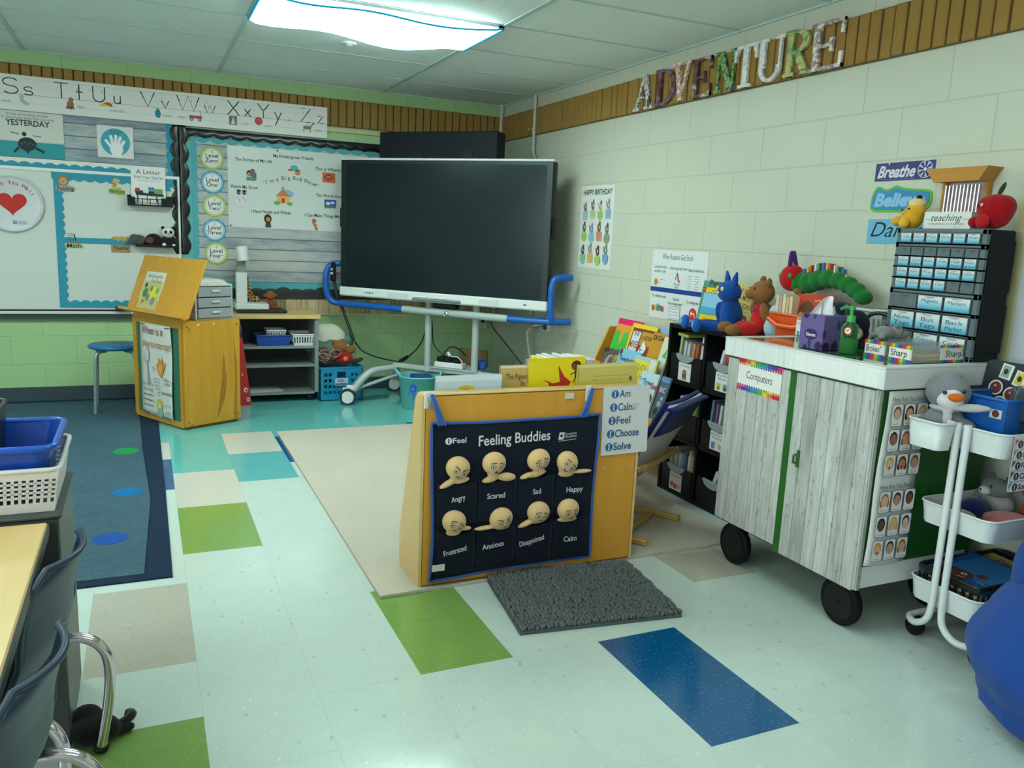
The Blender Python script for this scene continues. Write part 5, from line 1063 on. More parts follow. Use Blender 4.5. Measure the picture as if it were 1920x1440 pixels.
# ------------------------------------------------------------------ black cube shelf with bins
KX, KY0, KY1, KZ = 2.516, 2.595, 3.515, .895
ks = thing('cube_shelf', 'black cube shelf holding bins of books behind the computer cart', 'shelf', (KX, KY0, .0)); KB = pm('#0b0d11', .4, spec=.25); KW = KY1-KY0
for z in (0, .293, .586, KZ-.02): MB(KB).box(0, .298, 0, KW, z, z+.02).build('shelf_board', ks)
for y in (0, .302, .604, KW-.018): MB(KB).box(.0, .298, y, y+.018, .02, KZ-.02).build('upright', ks)
MB(pm('#0d1013', .7)).box(.285, .297, 0, KW, 0, KZ).build('back_panel', ks)
BINM = pm('#101316', .4, spec=.3)
def cellbin(col, row, label, word, pics, zoff=0):
    y0 = KY0+.018+.302*col; z0 = (.02, .313, .606)[row]
    t = thing('book_bin', label, 'bin', (KX+.008, y0+.142, z0+.001), group='black book bins in the cube shelf')
    b = MB(BINM); w_ = .128; d_ = .26; h_ = .135
    b.box(0, d_, -w_, w_, 0, .004); b.box(d_-.004, d_, -w_, w_, 0, h_+.03)
    for s in (-1, 1): b.prism([(0, 0), (d_, 0), (d_, h_+.03), (.05, h_+.03), (0, h_)], s*w_-.002, s*w_+.002, Matrix(((1, 0, 0, 0), (0, 0, 1, 0), (0, 1, 0, 0), (0, 0, 0, 1))))
    b.prism([(-w_, 0), (w_, 0), (w_, h_)]+[(.055*math.cos(a), h_-.03*math.sin(a)) for a in [PI*k/10 for k in range(11)]]+[(-w_, h_)], -.004, 0, Matrix(((0, 0, 1, 0), (1, 0, 0, 0), (0, 1, 0, 0), (0, 0, 0, 1))))
    b.build('bin_body', t)
    g = MB(pm('#7f8f92', .35)); g.prism([(.075*math.cos(a), h_+.006-.042*math.sin(a)) for a in [PI*k/12 for k in range(13)]]+[(-.06*math.cos(a), h_+.0-.028*math.sin(a)) for a in [PI*k/10 for k in range(11)]][:1], -.012, -.002, Matrix(((0, 0, 1, 0), (1, 0, 0, 0), (0, 1, 0, 0), (0, 0, 0, 1)))); g.build('grip', t, label='grey cup-shaped grip')
    if word:
        c = MB(paper('#c3cfca')); c.M = Matrix.Translation((-.0045, .0, 0)) @ Matrix(((0, 0, -1, 0), (-1, 0, 0, 0), (0, 1, 0, 0), (0, 0, 0, 1)))
        c.box(-.052, .052, .005, .098, 0, .0015); c.zc = .0016; L = word.split('|')
        for i, w_ in enumerate(L): c.text(w_, 0, .078-.016*i, .017, INK, w=min(.09, .012*len(w_)), align='C')
        pics(c); c.build('label_card', t)
    return y0
BKC = ['#b9c6c3', '#a8b5ac', '#c3cbbb', '#9a4a3c', '#6f8f9a', '#b58a5c', '#8fa87a', '#c9cdb9', '#4f6f8a', '#aab7b5', '#caa850', '#7a5f7f']
CN = ['white', 'pale grey-green', 'cream', 'brick red', 'slate blue', 'tan', 'sage green', 'ivory', 'deep blue', 'silver grey', 'mustard', 'plum']
ORD = ['first', 'second', 'third', 'fourth', 'fifth', 'sixth', 'seventh', 'eighth', 'ninth', 'tenth', 'eleventh']
BM = {}
def binbooks(col, row, n, hs, cols, desc, tilt=.12, span=.21, lean_=-.10):
    y0 = KY0+.018+.302*col; z0 = (.02, .313, .606)[row]+.008; y = y0+.142+span/2
    for i in range(n):
        ci = cols[i % len(cols)]; th = span/n*.80; key = (ci, round(th, 3))
        if key not in BM:
            bb = MB(pm(BKC[ci], .45)).box(0, .17, -th/2, -th/2+.0015, 0, 1).box(0, .17, th/2-.0015, th/2, 0, 1).box(0, .003, -th/2, th/2, 0, 1).mat(paper('#c6cbbd')).box(.003, .168, -th/2+.0014, th/2-.0014, .004, .985)
            me = bb.build('thin_book'); BM[key] = me.data; bpy.data.objects.remove(me)
        o = bpy.data.objects.new('thin_book', BM[key]); COL.objects.link(o); h = hs[i % len(hs)]
        o.scale = (1, 1, h); o.location = (KX+.025+.012*(i % 3), y-(i+.5)*span/n, z0); o.rotation_euler = (tilt, lean_*0, 0)
        tag(o, f'{CN[ci]} book, {ORD[i]} from the corner side in the {desc}', 'book', f'books in the {desc}')
blank = lambda c: None
def p1(c): c.rect(-.018, .018, .012, .055, '#8a6a52').rect(-.012, .012, .055, .062, '#5a4a40').rect(-.014, .014, .025, .04, '#5a4438')
def p2(c): c.rect(-.04, -.008, .012, .045, '#b5a83c').rect(.008, .04, .012, .045, '#4f8f8a').rect(-.03, -.018, .012, .03, '#5a5a3c').rect(.018, .03, .012, .03, '#2a4a4a')
def p3(c): c.rect(-.04, -.012, .012, .045, '#4f7fa8').disc(.025, .028, .014, '#b59a6a')
def p4(c): c.rect(-.04, -.015, .02, .045, '#b55a4a').rect(-.012, .012, .015, .04, '#a84a3c').rect(.016, .04, .02, .04, '#c08a7a')
cellbin(2, 2, 'black bin labelled with a rucksack, topmost by the sloping display', 'Camping', p1); cellbin(1, 2, 'black bin labelled Wordless Books on the topmost shelf', 'Wordless|Books', p2)
cellbin(2, 1, 'black bin behind the navy chair back on the middle shelf', '', blank); cellbin(1, 1, 'black bin labelled Rhymes and Poetry on the middle shelf', 'Rhymes &|Poetry', p3)
cellbin(2, 0, 'black bin with a red picture label on the bottom shelf', 'Vehicles', p4); cellbin(1, 0, 'black unlabelled bin on the bottom shelf beside the cart', '', blank)
binbooks(2, 2, 9, [.235, .20, .21, .19, .20, .205, .19], [6, 0, 2, 9, 5, 7, 3, 7, 3], 'topmost rucksack bin', .10)
MB(pm('#3a3448', .5)).box(0, .17, -.03, .19, 0, .012).build('flat_book', None, (KX+.03, KY0+.018+.604+.03, .806), (.06, 0, 0), 'dark purple book lying across the topmost rucksack bin', 'book'); MB(pm('#86a04a', .5)).box(0, .15, 0, .09, 0, .014).build('flat_book', None, (KX+.02, KY0+.018+.604+.155, .832), (.06, 0, 0), 'lime green book lying across the topmost rucksack bin', 'book')
def animalcover(c): c.disc(.06, .10, .04, '#7a8a90').disc(.09, .07, .03, '#a84a3c').disc(.04, .05, .02, '#3a4a4a').stroke([(.02, .14), (.1, .12)], .02, '#5a6a5a')
bk = book('dark picture book facing out at the cart end of the rucksack bin', (KX+.018, KY0+.018+.604+.125, .645), (PI/2-.22, 0, -PI/2), .115, .155, .012, '#5a5648', animalcover)
binbooks(1, 2, 8, [.20, .19, .185, .20, .175], [0, 3, 9, 7, 2, 5, 7, 2], 'Wordless Books bin', .26, .19)
binbooks(2, 1, 7, [.21, .22, .20, .215], [0, 9, 7, 0, 6, 4, 6], 'middle bin behind the chair', .25, .2)
binbooks(1, 1, 10, [.235, .22, .215, .22, .24, .25, .245], [8, 11, 8, 9, 5, 0, 9, 0, 4, 6], 'Rhymes and Poetry bin', .10, .22)
binbooks(2, 0, 8, [.21, .22, .20, .19], [9, 0, 4, 1, 8, 10, 2, 10], 'bottom bin with the red label', .05)
binbooks(1, 0, 5, [.19, .17, .20], [1, 9, 6, 9, 5], 'unlabelled bottom bin', .35, .16)
# ------------------------------------------------------------------ soft toys and books on the cube shelf
kz = KZ
def pcov(c):
    c.rect(0, .205, .0, .225, '#4a8a6a').rect(.02, .205, .05, .16, '#7fb5cc').rect(.02, .205, .05, .085, '#4a96b8').rect(.02, .205, .165, .19, '#c9b824').rect(.0, .03, .165, .19, '#1f2c3a').disc(.015, .178, .010, '#b55a3a').rect(.02, .205, .005, .045, '#c9b824').text('Pete', .05, .198, .05, '#2a2a4a', w=.105, bold=.02).scrawl(.08, .18, .170, .014, '#3a3424').scrawl(.05, .18, .018, .012, '#3a3424')
book('sky blue picture book with a yellow band leaning on the wall behind the cat toy', (2.735, 3.585, kz), (PI/2-.16, .0, -PI/2), .205, .228, .014, '#8fc0d0', pcov, 'books behind the soft toys')
def mcov(c): c.text('IF YOU TAKE', .03, .19, .030, '#6a4424', w=.13, bold=.02).text('A MOUSE', .025, .155, .034, '#6a4424', w=.12, bold=.02).text('TO SCHOOL', .02, .115, .034, '#6a4424', w=.14, bold=.02).scrawl(.02, .13, .095, .010, '#6a4424').scrawl(.02, .15, .078, .010, '#6a4424').disc(.09, .035, .07, '#b58a24', .025).ring(.09, .035, .03, .05, '#7a4a1a').rect(0, .19, 0, .012, '#c9a81c')
book('pale yellow picture book about taking a mouse to school between the two toys', (2.715, 3.30, kz), (PI/2-.16, .10, -PI/2), .19, .232, .014, '#c9c26a', mcov, 'books behind the soft toys')
BL = '#0f4490'
toy('cat_toy', 'blue plush cat sitting on the black cube shelf', (2.60, 3.165, kz), -PI/2-.35, [
    ('body', BL, [((0, .02, .075), (.062, .055, .08)), ((0, .01, .14), (.045, .04, .05)), ((-.05, -.09, .025), (.028, .10, .024), (0, 0, .25)), ((.05, -.09, .025), (.028, .10, .024), (0, 0, -.35)), ((-.062, -.01, .085), (.02, .03, .06), (.3, .3, 0)), ((.062, -.01, .085), (.02, .03, .06), (.3, -.3, 0))], .007),
    ('head', BL, [((0, .0, .192), (.082, .056, .054))], .006),
    ('ear', BL, [((-.050, .005, .240), (.026, .014, .042), (0, -.35, 0)), ((-.064, .005, .274), (.011, .008, .020), (0, -.4, 0))], .004), ('ear', BL, [((.050, .005, .240), (.026, .014, .042), (0, .35, 0)), ((.064, .005, .274), (.011, .008, .020), (0, .4, 0))], .004),
    ('foot', '#1a5cb0', [((-.075, -.185, .032), (.030, .022, .036))], .006), ('foot', '#1a5cb0', [((.095, -.180, .032), (.030, .022, .036))], .006),
    ('foot_pad', '#5a9ad0', [((-.078, -.205, .036), (.014, .005, .018))], 0), ('foot_pad', '#5a9ad0', [((.10, -.20, .036), (.014, .005, .018))], 0),
    ('eye', '#c9c24a', [((-.030, -.048, .205), (.014, .008, .012))], None), ('eye', '#c9c24a', [((.032, -.047, .205), (.014, .008, .012))], None), ('nose', '#b9cdd8', [((.0, -.055, .185), (.009, .006, .007))], None)])
toy('mouse_toy', 'brown plush mouse in red overalls sitting beside the yellow book', (2.62, 2.955, kz), -PI/2-.35, [
    ('body', '#a81c1c', [((0, .01, .075), (.062, .052, .072)), ((-.05, -.055, .035), (.034, .06, .032), (0, 0, .4)), ((.04, -.06, .035), (.034, .06, .032), (0, 0, -.2)), ((0, .01, .13), (.048, .04, .03))], .007),
    ('head', '#7d5a30', [((0, .0, .205), (.066, .056, .056)), ((-.005, -.05, .195), (.028, .030, .025))], .006),
    ('ear', '#6d4c26', [((-.03, .01, .262), (.030, .012, .020), (0, -.2, 0))], .005), ('ear', '#6d4c26', [((.045, .01, .25), (.024, .012, .026), (0, .5, 0))], .005),
    ('arm', '#7d5a30', [((.060, -.0, .115), (.020, .026, .05), (.3, -.2, 0))], .006), ('arm', '#7d5a30', [((-.060, -.0, .115), (.020, .026, .05), (.3, .2, 0))], .006),
    ('foot', '#7d5a30', [((-.10, -.125, .028), (.030, .042, .028))], .006), ('foot', '#7d5a30', [((.03, -.13, .028), (.030, .042, .028))], .006),
    ('eye', '#1a1410', [((-.030, -.046, .222), .006)], None), ('eye', '#1a1410', [((.024, -.048, .222), .006)], None), ('button', '#7d3a7a', [((.02, -.042, .125), (.009, .006, .009))], None)])
# caterpillar toy lying over the orange book bin
ct = thing('caterpillar_toy', 'long green plush caterpillar with a red head lying over the orange bin', 'soft toy', (2.70, 2.68, 1.10))
GP = plush('#1d6a2c'); b = MB(GP)
seg = [(-.12+.0, .055), (-.07, .06), (-.015, .075), (.045, .085), (.10, .080), (.15, .065), (.195, .045), (.235, .02)]
for i, (y, z) in enumerate(seg): b.ell((0, -y, z), (.052-.002*i, .040, .052-.003*i), (.0, 0, 0))
b.build('body', ct, vox=.006)
b = MB(plush('#a8141c')).ell((-.012, .165, .075), (.056, .058, .060)); b.build('head', ct)
for s in (-1, 1): MB(plush('#4a2a6a')).tube([(-.01+.02*s, .17, .125), (-.012+.03*s, .175+.022*s, .165), (-.012+.034*s, .178+.03*s, .185)], [.009, .012, .010], 8).ell((-.012+.034*s, .178+.03*s, .187), .0105).build('antenna', ct)
for y in (.145, .20): MB(pm('#2a7a3a', .3)).ell((-.055, y-.01, .085), (.010, .012, .014)).build('eye', ct)
b = MB(); 
for i in range(15):
    y = .10-.022*i; z = .092+.042*math.sin(PI*(i+1)/13) if i < 11 else .112-.022*(i-10); c = ('#3a6ab0', '#c9b02a', '#a82020', '#c3cfc8', '#1d6a2c')[i % 5]
    b.mat(fabric(c)).box(-.012, .012, y-.004, y+.004, z-.02, z+.018)
b.build('ribbon_tags', ct, label='row of coloured ribbon tags')
MB(plush('#7a5a30')).ell((-.03, .10, .02), (.02, .02, .016)).build('foot', ct)
ob = tray_bin('book_bin', 'orange plastic bin of books behind the tissue box', 'bin', (2.67, 2.705, kz), .22, .25, .125, '#c4501c', taper=.02, rz=0)
MB(pm('#c4501c', .35)).tube([(2.555-2.67, -.12, .10), (2.555-2.67-.012, -.05, .075), (2.555-2.67-.012, .05, .075), (2.555-2.67, .12, .10)], .012, 10).build('handle', ob)
for k, (c, h) in enumerate((('#c6b894', .20), ('#b3a47f', .195), ('#cbbf9f', .205), ('#a8997a', .20), ('#c3b898', .198))):
    MB(pm(c, .55)).box(-.085, .085, 0, .017, 0, h).build('paperback', None, (2.665, 2.715+.021*k, kz+.006), (0, -.0, 0), f'{ORD[k]} tan paperback from the cart side in the orange bin', 'book', 'paperbacks in the orange bin')
book('orange-red book with a brown animal standing in the orange bin', (2.60, 2.72, kz+.02), (PI/2-.12, -.04, -PI/2), .20, .20, .014, '#a83c1c', lambda c: c.disc(.06, .11, .05, '#5a3a20', .06, a0=0, a1=PI).disc(.03, .09, .02, '#b8843a', .03).scrawl(.10, .19, .165, .02, '#c9a86a').scrawl(.12, .19, .10, .02, '#7a2a14'), None)
MB(fabric('#8fb5bd')).ell((0, 0, .055), (.05, .045, .055)).ell((0, 0, .125), (.03, .03, .035)).build('plush_lump', None, (2.60, 2.83, kz), label='pale blue round soft toy between the mouse toy and the orange bin', cat='soft toy')
# ------------------------------------------------------------------ green computer cart
ca = thing('computer_cart', 'green rolling cart covered in whitewashed board paper with big black wheels', 'cart', (2.16, 1.845, 0)); CL, CDp = .755, .56
GRN = pm('#1f5a22', .35); 
MB(GRN).box(.012, CDp, .0, CL, .185, .90, .004).build('body', ca)
b = MB(PLANK_T).box(-.012, CDp+.01, -.024, CL+.012, .870, .938, .003); b.build('top_band', ca, label='whitewashed board band'); MB(pm('#2c6a33', .10, coat=.6)).box(.03, CDp-.03, .02, CL-.03, .932, .942).build('worktop', ca)
b = MB(PLANK_T); 
for x0, x1, y0, y1 in ((-.012, .035, -.024, CL+.012), (CDp-.03, CDp+.01, -.024, CL+.012), (.035, CDp-.03, -.024, .02), (.035, CDp-.03, CL-.03, CL+.012)): b.box(x0, x1, y0, y1, .938, .9435)
b.build('top_trim', ca, label='whitewashed board edging')
for y0, y1 in ((.012, .362), (.395, .745)):
    d = MB(PLANK_D).box(-.004, .012, y0, y1, .168+.02*(y0 > .2), .862, .002).build('door', ca)
    if y0 < .2: MB(pm('#2c5a24', .4)).tube([(-.006, .325, .565), (-.016, .325, .562), (-.016, .325, .535), (-.006, .325, .532)], .004, 8).box(-.010, -.004, .305, .318, .52, .585, .001).build('handle', d)
MB(GRN).box(-.002, .012, .362, .395, .165, .87).build('door_gap', ca)
MB(PLANK_T).box(.02, CDp-.03, -.004, .001, .180, .255).build('lower_band', ca, label='whitewashed board band along the foot'); MB(PLANK_D).box(.0, .014, -.006, .012, .175, .865).build('corner_strip', ca)
MB(pm('#143a18', .5)).box(.30, .301, -.001, .0, .40, .55).build('vent', ca)
for x, y in ((.055, .095), (.055, .665), (CDp-.06, .095), (CDp-.06, .665)):
    wh = MB(BLACK).box(x-.02, x+.045, y-.03, y+.03, .135, .19, .004).box(x+.018, x+.026, y-.03, y+.03, .08, .14).build('caster', ca)
    MB(pm('#0b0d0e', .65, spec=.2)).tube([(x-.018, y, .086), (x-.012, y, .086), (x+.010, y, .086), (x+.016, y, .086)], [.076, .085, .085, .076], 32).build('tyre', wh)
    MB(pm('#101314', .5, spec=.3)).tube([(x-.0195, y, .086), (x-.017, y, .086)], .064, 28).tube([(x-.022, y, .086), (x-.017, y, .086)], .009, 10).build('hub', wh)
cs = thing('paper_sign', 'white strip reading Computers with rainbow edges on the cart door', 'sign', (2.155, 2.525, .745), rot=(PI/2, .02, -PI/2))
b = MB(paper('#ccd8cf')).box(0, .243, 0, .125, -.001, 0)
RBW = ['#b52a3a', '#c4702a', '#c9b82a', '#5a9a3a', '#2a8a8a', '#2a5aa8', '#5a3a8a', '#a83a7a']
for k in range(18):
    for y, kk in ((.125, k), (0, 17-k)):
        s = -1 if y else 1; c = RBW[int(kk*8/18)]
        b.rect(.0135*k, .0135*k+.0135, min(y, y+s*.016), max(y, y+s*.016), c); b.zc -= 7e-5; b.disc(.0135*k+.0067, y+s*.020, .007, RBW[(int(kk*8/18)+1) % 8], n=4); b.zc -= 7e-5
b.up(); b.up(); b.text('Computers', .05, .052, .042, INK, w=.145); b.build('strip', cs)
# feelings poster on the cart end
fp = thing('feelings_poster', 'two-sheet poster of small faces headed How Are You Feeling on the cart side', 'poster', (2.195, 1.845-.003, .262), rot=(PI/2, 0, 0))
b = MB(pm('#cad6cf', .35)); b.sheet(lambda u, v: (.188*u-.018*(1-v)*1.0+.004*math.sin(v*9), .60*v, .006+.010*(1-v)**2*math.sin(u*3)), 6, 20, .001); b.zc = .019
HAIR = ['#6a4a2e', '#1f1c1a', '#b8953a', '#26201c', '#8f5a34', '#3a2a20', '#b8a03a', '#4a2a20', '#6a5436', '#a86a34', '#211c1a', '#2a1c16', '#2a241f', '#bfa24a', '#2a2a2c', '#b89a3a', '#3a3028', '#8a6a38']
SKIN = ['#c2a184', '#c4a58a', '#c9ae90', '#8a6448', '#c09a78', '#7a5238', '#c8b294', '#a87a5c', '#b8957a', '#c9ad90', '#a8866a', '#6a4632', '#5a4434', '#c6ac88', '#c3b09a', '#c9a888', '#b59478', '#c4a184']
EM = ['tired', 'sad', 'sick', 'proud', 'happy', 'silly', 'excited', 'surprised', 'loved', 'embarrassed', 'disappointed', 'worried', 'scared', 'shy', 'confused', 'angry', 'calm', 'afraid']
for s in range(2):
    y1 = .595-.295*s; xo = -.004-.010*s
    b.text('How Are You Feeling?', .010+xo, y1-.028, .024, '#5f7478', w=.165, bold=.01)
    for r in range(3):
        for c in range(3):
            i = s*9+r*3+c; x = .014+.057*c+xo-.004*r; y = y1-.108-.085*r
            b.poly(rrect(x-.002, x+.050, y-.003, y+.073, .009), '#4f6a80').poly(rrect(x, x+.048, y-.001, y+.071, .008), '#cfdad2'); hx = x+.024
            b.disc(hx, y+.042, .018, HAIR[i], .023); 
            if i in (1, 4, 7, 9, 13, 17): b.disc(hx-.015, y+.030, .007, HAIR[i], .013).disc(hx+.015, y+.030, .007, HAIR[i], .013)
            b.disc(hx, y+.037, .0145, SKIN[i], .019)
            if i in (7, 15, 6): b.disc(hx, y+.028, .004, '#4a2620')
            b.scrawl(x+.010, x+.040, y+.002, .008, '#5a6866')
b.build('poster_sheets', fp)
# things on the cart
cz = .9435
tbx = thing('tissue_box', 'purple tissue box patterned with plums on the cart top', 'tissue box', (2.29, 2.245, cz), math.radians(3))
pl = NT('plum_print', .35, .4); vo = pl.n('TexVoronoi', Vector=pl.tc, Scale=21.0, Randomness=.75); f1 = pl.math('LESS_THAN', vo.outputs['Distance'], .40)
vo2 = pl.n('TexVoronoi', Vector=pl.comb(*[pl.math('MULTIPLY', s_, k) for s_, k in zip(pl.sep(pl.tc), (1.0, 1.0, .5))]), Scale=30.0); 
pc_ = pl.mix(pl.math('LESS_THAN', vo2.outputs['Distance'], .25), hexc('#5f5688'), hexc('#27404a')); PLUM = pl.color(pl.mix(f1, pc_, hexc('#35194f')))
MB(PLUM).box(-.055, .055, -.055, .055, 0, .128, .002).build('carton', tbx)
b = MB(paper('#c9d5d6')); b.M = Matrix.Translation((-.0552, 0, 0)) @ Matrix(((0, 0, -1, 0), (-1, 0, 0, 0), (0, 1, 0, 0), (0, 0, 0, 1))); b.zc = .0005; b.disc(0, .055, .030, '#3a2260', .02).text('Kleenex', -.022, .048, .018, '#cdd6da', w=.045, bold=.02); b.build('print', tbx)
b = MB(pm('#cfdadc', .8, sheen=.2)); b.sheet(lambda u, v: (-.03+.06*u+.02*v*math.sin(u*7), (.04*math.cos(u*PI*1.5))*(1-v*.6)-.03*v, .122+.075*v*(.55+.45*math.sin(u*4+.6))), 16, 10, .001).sheet(lambda u, v: (-.02+.05*u, (.035*math.sin(u*PI*1.3))*(1-v*.5)-.005, .122+.055*v*(.6+.4*math.cos(u*5))), 14, 8, .001); b.build('tissue', tbx)
sp = thing('soap_bottle', 'clear green soap pump bottle beside the tissue box', 'bottle', (2.285, 2.11, cz), .3)
GB = pm('#86d398', .05, trans=.92); b = MB(GB)
b.lathe([(0, 0), (.030, .0), (.033, .005), (.033, .088), (.029, .103), (.016, .114), (.014, .118), (0, .118)], (0, 0, 0), 26, sx=.75); b.build('bottle_body', sp)
MB(pm('#2fa04a', .12, trans=.5)).lathe([(0, .003), (.029, .003), (.030, .055), (0, .057)], (0, 0, 0), 24, sx=.72).build('liquid', sp)
b = MB(pm('#3fa04a', .3)).tube([(0, 0, .115), (0, 0, .137)], .0155, 16).tube([(0, 0, .137), (0, 0, .160)], .006, 10).tube([(0, 0, .158), (0, 0, .170)], .012, 14).tube(smooth([(0, 0, .166), (-.02, .012, .166), (-.038, .022, .160)], 4), .0055, 8); b.build('pump', sp)
b = MB(); b.M = Matrix.Translation((-.0305, 0, 0)) @ Matrix(((0, 0, -1, 0), (-1, 0, 0, 0), (0, 1, 0, 0), (0, 0, 0, 1))); b.zc = .001; b.disc(.008, .085, .014, '#b8352e').disc(.008, .085, .011, '#cfd8d0').stroke([(.002, .083), (.012, .09)], .004, '#b8352e'); b.build('sticker', sp)
wbx = thing('paper_box', 'white card box with a printed label at the corner side of the cart top', 'box', (2.56, 2.545, cz), 0)
b = MB(paper('#c6d2cb')); b.box(-.055, .055, -.055, .055, 0, .004).box(-.055, -.051, -.055, .05, 0, .068).box(.051, .055, -.055, .055, 0, .085).box(-.055, .055, .051, .055, 0, .08).box(-.055, .055, -.055, -.051, 0, .065); b.build('carton', wbx)
b = MB(); b.M = Matrix.Translation((-.0552, 0, 0)) @ Matrix(((0, 0, -1, 0), (-1, 0, 0, 0), (0, 1, 0, 0), (0, 0, 0, 1))); b.zc = .0004; b.text("It's your", -.045, .048, .015, INK, w=.05).text('words', -.03, .032, .014, INK, w=.035).rect(-.046, -.034, .005, .022, '#3a7a5a').rect(-.028, .03, .005, .02, '#b3c4bb'); b.build('print', wbx)
for k in range(4): MB(paper(('#bfcbbf', '#cdd3be', '#b5c4bd', '#c9d0c8')[k])).box(-.040, .045, 0, .0015, 0, .085+.004*k).build('card_sheet', None, (2.56, 2.51+.018*k, cz+.004), (0, 0, .03*k), f'{ORD[k]} card sheet from the tissue box side in the white card box', 'card', 'cards in the white box')
bg = thing('navy_bag', 'slumped navy cloth bag behind the soap bottle', 'bag', (2.52, 2.36, cz), 0)
b = MB(fabric('#141d2e', .1)).ell((0, 0, .06), (.075, .095, .065)).ell((0, .03, .115), (.06, .075, .05)).ell((.0, -.055, .08), (.06, .05, .06)); b.build('bag_body', bg, vox=.008)
MB(fabric('#141d2e')).tube(smooth([(-.05, -.06, .03), (-.075, -.08, .075), (-.06, -.07, .13), (-.02, -.02, .15)], 5), .009, 8).build('strap', bg)
tp = thing('tape_dispenser', 'black desk tape dispenser with a pale roll beside the navy bag', 'tape dispenser', (2.49, 2.245, cz), math.radians(-70))
MB(BLACK).prism([(-.05, 0), (.06, 0), (.06, .02), (.045, .045), (.02, .03), (-.01, .035), (-.05, .045)], -.016, .016, Matrix.Rotation(PI/2, 4, 'X')).build('body', tp); MB(pm('#c3b990', .5)).tube([(-.022, -.011, .05), (-.022, .011, .05)], .026, 20).build('tape_roll', tp); MB(BLACK).tube([(-.022, -.0115, .05), (-.022, .0115, .05)], .013, 14).build('spool', tp)
hp_ = thing('headphones', 'black headphones with dark pink ear pads beside the drawer cabinet', 'headphones', (2.60, 2.275, cz), .4)
MB(pm('#23282f', .35)).tube(smooth([(0, -.06, .05), (.005, -.065, .09), (.01, -.03, .125), (.01, .02, .125), (.005, .055, .09), (0, .055, .05)], 5), .008, 8).build('headband', hp_)
for s in (-1, 1): MB(pm('#1c2027', .4)).lathe([(0, 0), (.028, 0), (.032, .008), (.032, .020), (0, .022)], (-.005, s*.056, .045), 20, (PI/2*s, 0, 0)).build('ear_cup', hp_); MB(pm('#6a2240', .7)).ell((-.005, s*.036, .045), (.026, .012, .026)).build('ear_pad', hp_, label='dark pink ear pad')
tray_bin('wire_basket', 'white slotted basket against the cream wall behind the headphones', 'basket', (2.685, 2.40, cz), .06, .20, .13, '#bccac4', 3, rz=0)
def pencil_bin(label, y0, x0, L, W, word, col):
    t = thing('pencil_bin', label, 'bin', (x0, y0, cz)); m = pm('#b5c6bf', .08, alpha=.28); b = MB(m)
    b.box(0, L, -W, 0, 0, .002).box(0, .002, -W, 0, 0, .055).box(L-.002, L, -W, 0, 0, .06).box(0, L, -.002, 0, 0, .058).box(0, L, -W, -W+.002, 0, .058); b.build('bin_body', t)
    c = MB(paper('#c9d6cf')); c.M = Matrix.Translation((-.001, 0, 0)) @ Matrix(((0, 0, -1, 0), (-1, 0, 0, 0), (0, 1, 0, 0), (0, 0, 0, 1)))
    c.box(0, W, 0, .056, 0, .0008); c.zc = .0009
    for k in range(12): c.disc(W*(k+.5)/12, .052-.002*(k % 2), .008, RBW[k % 8], .007, 10); c.disc(W*(k+.5)/12, .004, .008, RBW[(k+3) % 8], .006, 10)
    c.rect(.004, W-.004, .011, .045, '#cfdad2'); c.text(word, W*.1, .018, .032, '#22303c', w=W*.72, bold=.01); c.build('label_card', t); return t
pencil_bin('clear pencil bin with a rainbow card reading Broken', 2.079, 2.335, .25, .088, 'Broken"', 0); pencil_bin('clear pencil bin with a rainbow card reading Sharp facing the room', 1.975, 2.335, .30, .092, 'Sharp', 0)
t2 = thing('label_card', 'rainbow card reading Sharp on the end wall side of the pencil bins', 'label card', (2.468, 1.881, cz), rot=(PI/2, 0, 0)); c = MB(paper('#c3d0c9')).box(0, .14, 0, .06, -.0008, 0)
for k in range(14): c.disc(.005+.01*k, .055, .008, RBW[k % 8], .006, 10).disc(.005+.01*k, .004, .008, RBW[(k+3) % 8], .005, 10)
c.text("Sharp's", .025, .02, .032, '#3a4c58', w=.10); c.build('card', t2)
for k in range(9):
    L = .17; y = 1.962-.008*k; b = MB(pm('#b98a1c', .4)).tube([(0, 0, .0045), (L*.86, 0, .0045)], .0038, 6); b.mat(pm('#b59a6a', .6)).tube([(L*.86, 0, .0045), (L*.98, 0, .0045)], [.0038, .0008], 6).mat(pm('#8a8f92', .3, metal=.5)).tube([(-.012, 0, .0045), (0, 0, .0045)], .0040, 6).mat(pm('#a85a5a', .7)).tube([(-.022, 0, .0045), (-.012, 0, .0045)], .0038, 6)
    b.build('pencil', None, (2.40+.01*(k % 3), y, cz+.002+.008*(k % 2)), (0, 0, .02*(k % 2)), f'{ORD[k]} yellow pencil from the Broken bin side in the Sharp bin', 'pencil', 'pencils in the Sharp bin')
for k in range(5): MB(pm('#b0852a', .4)).tube([(0, 0, .0045), (.07+.012*k, 0, .0045)], .0038, 6).build('pencil', None, (2.39, 2.065-.014*k, cz+.002), (0, 0, .08*(k % 2)), f'{ORD[k]} stub pencil from the soap side in the Broken bin', 'pencil', 'pencils in the Broken bin')
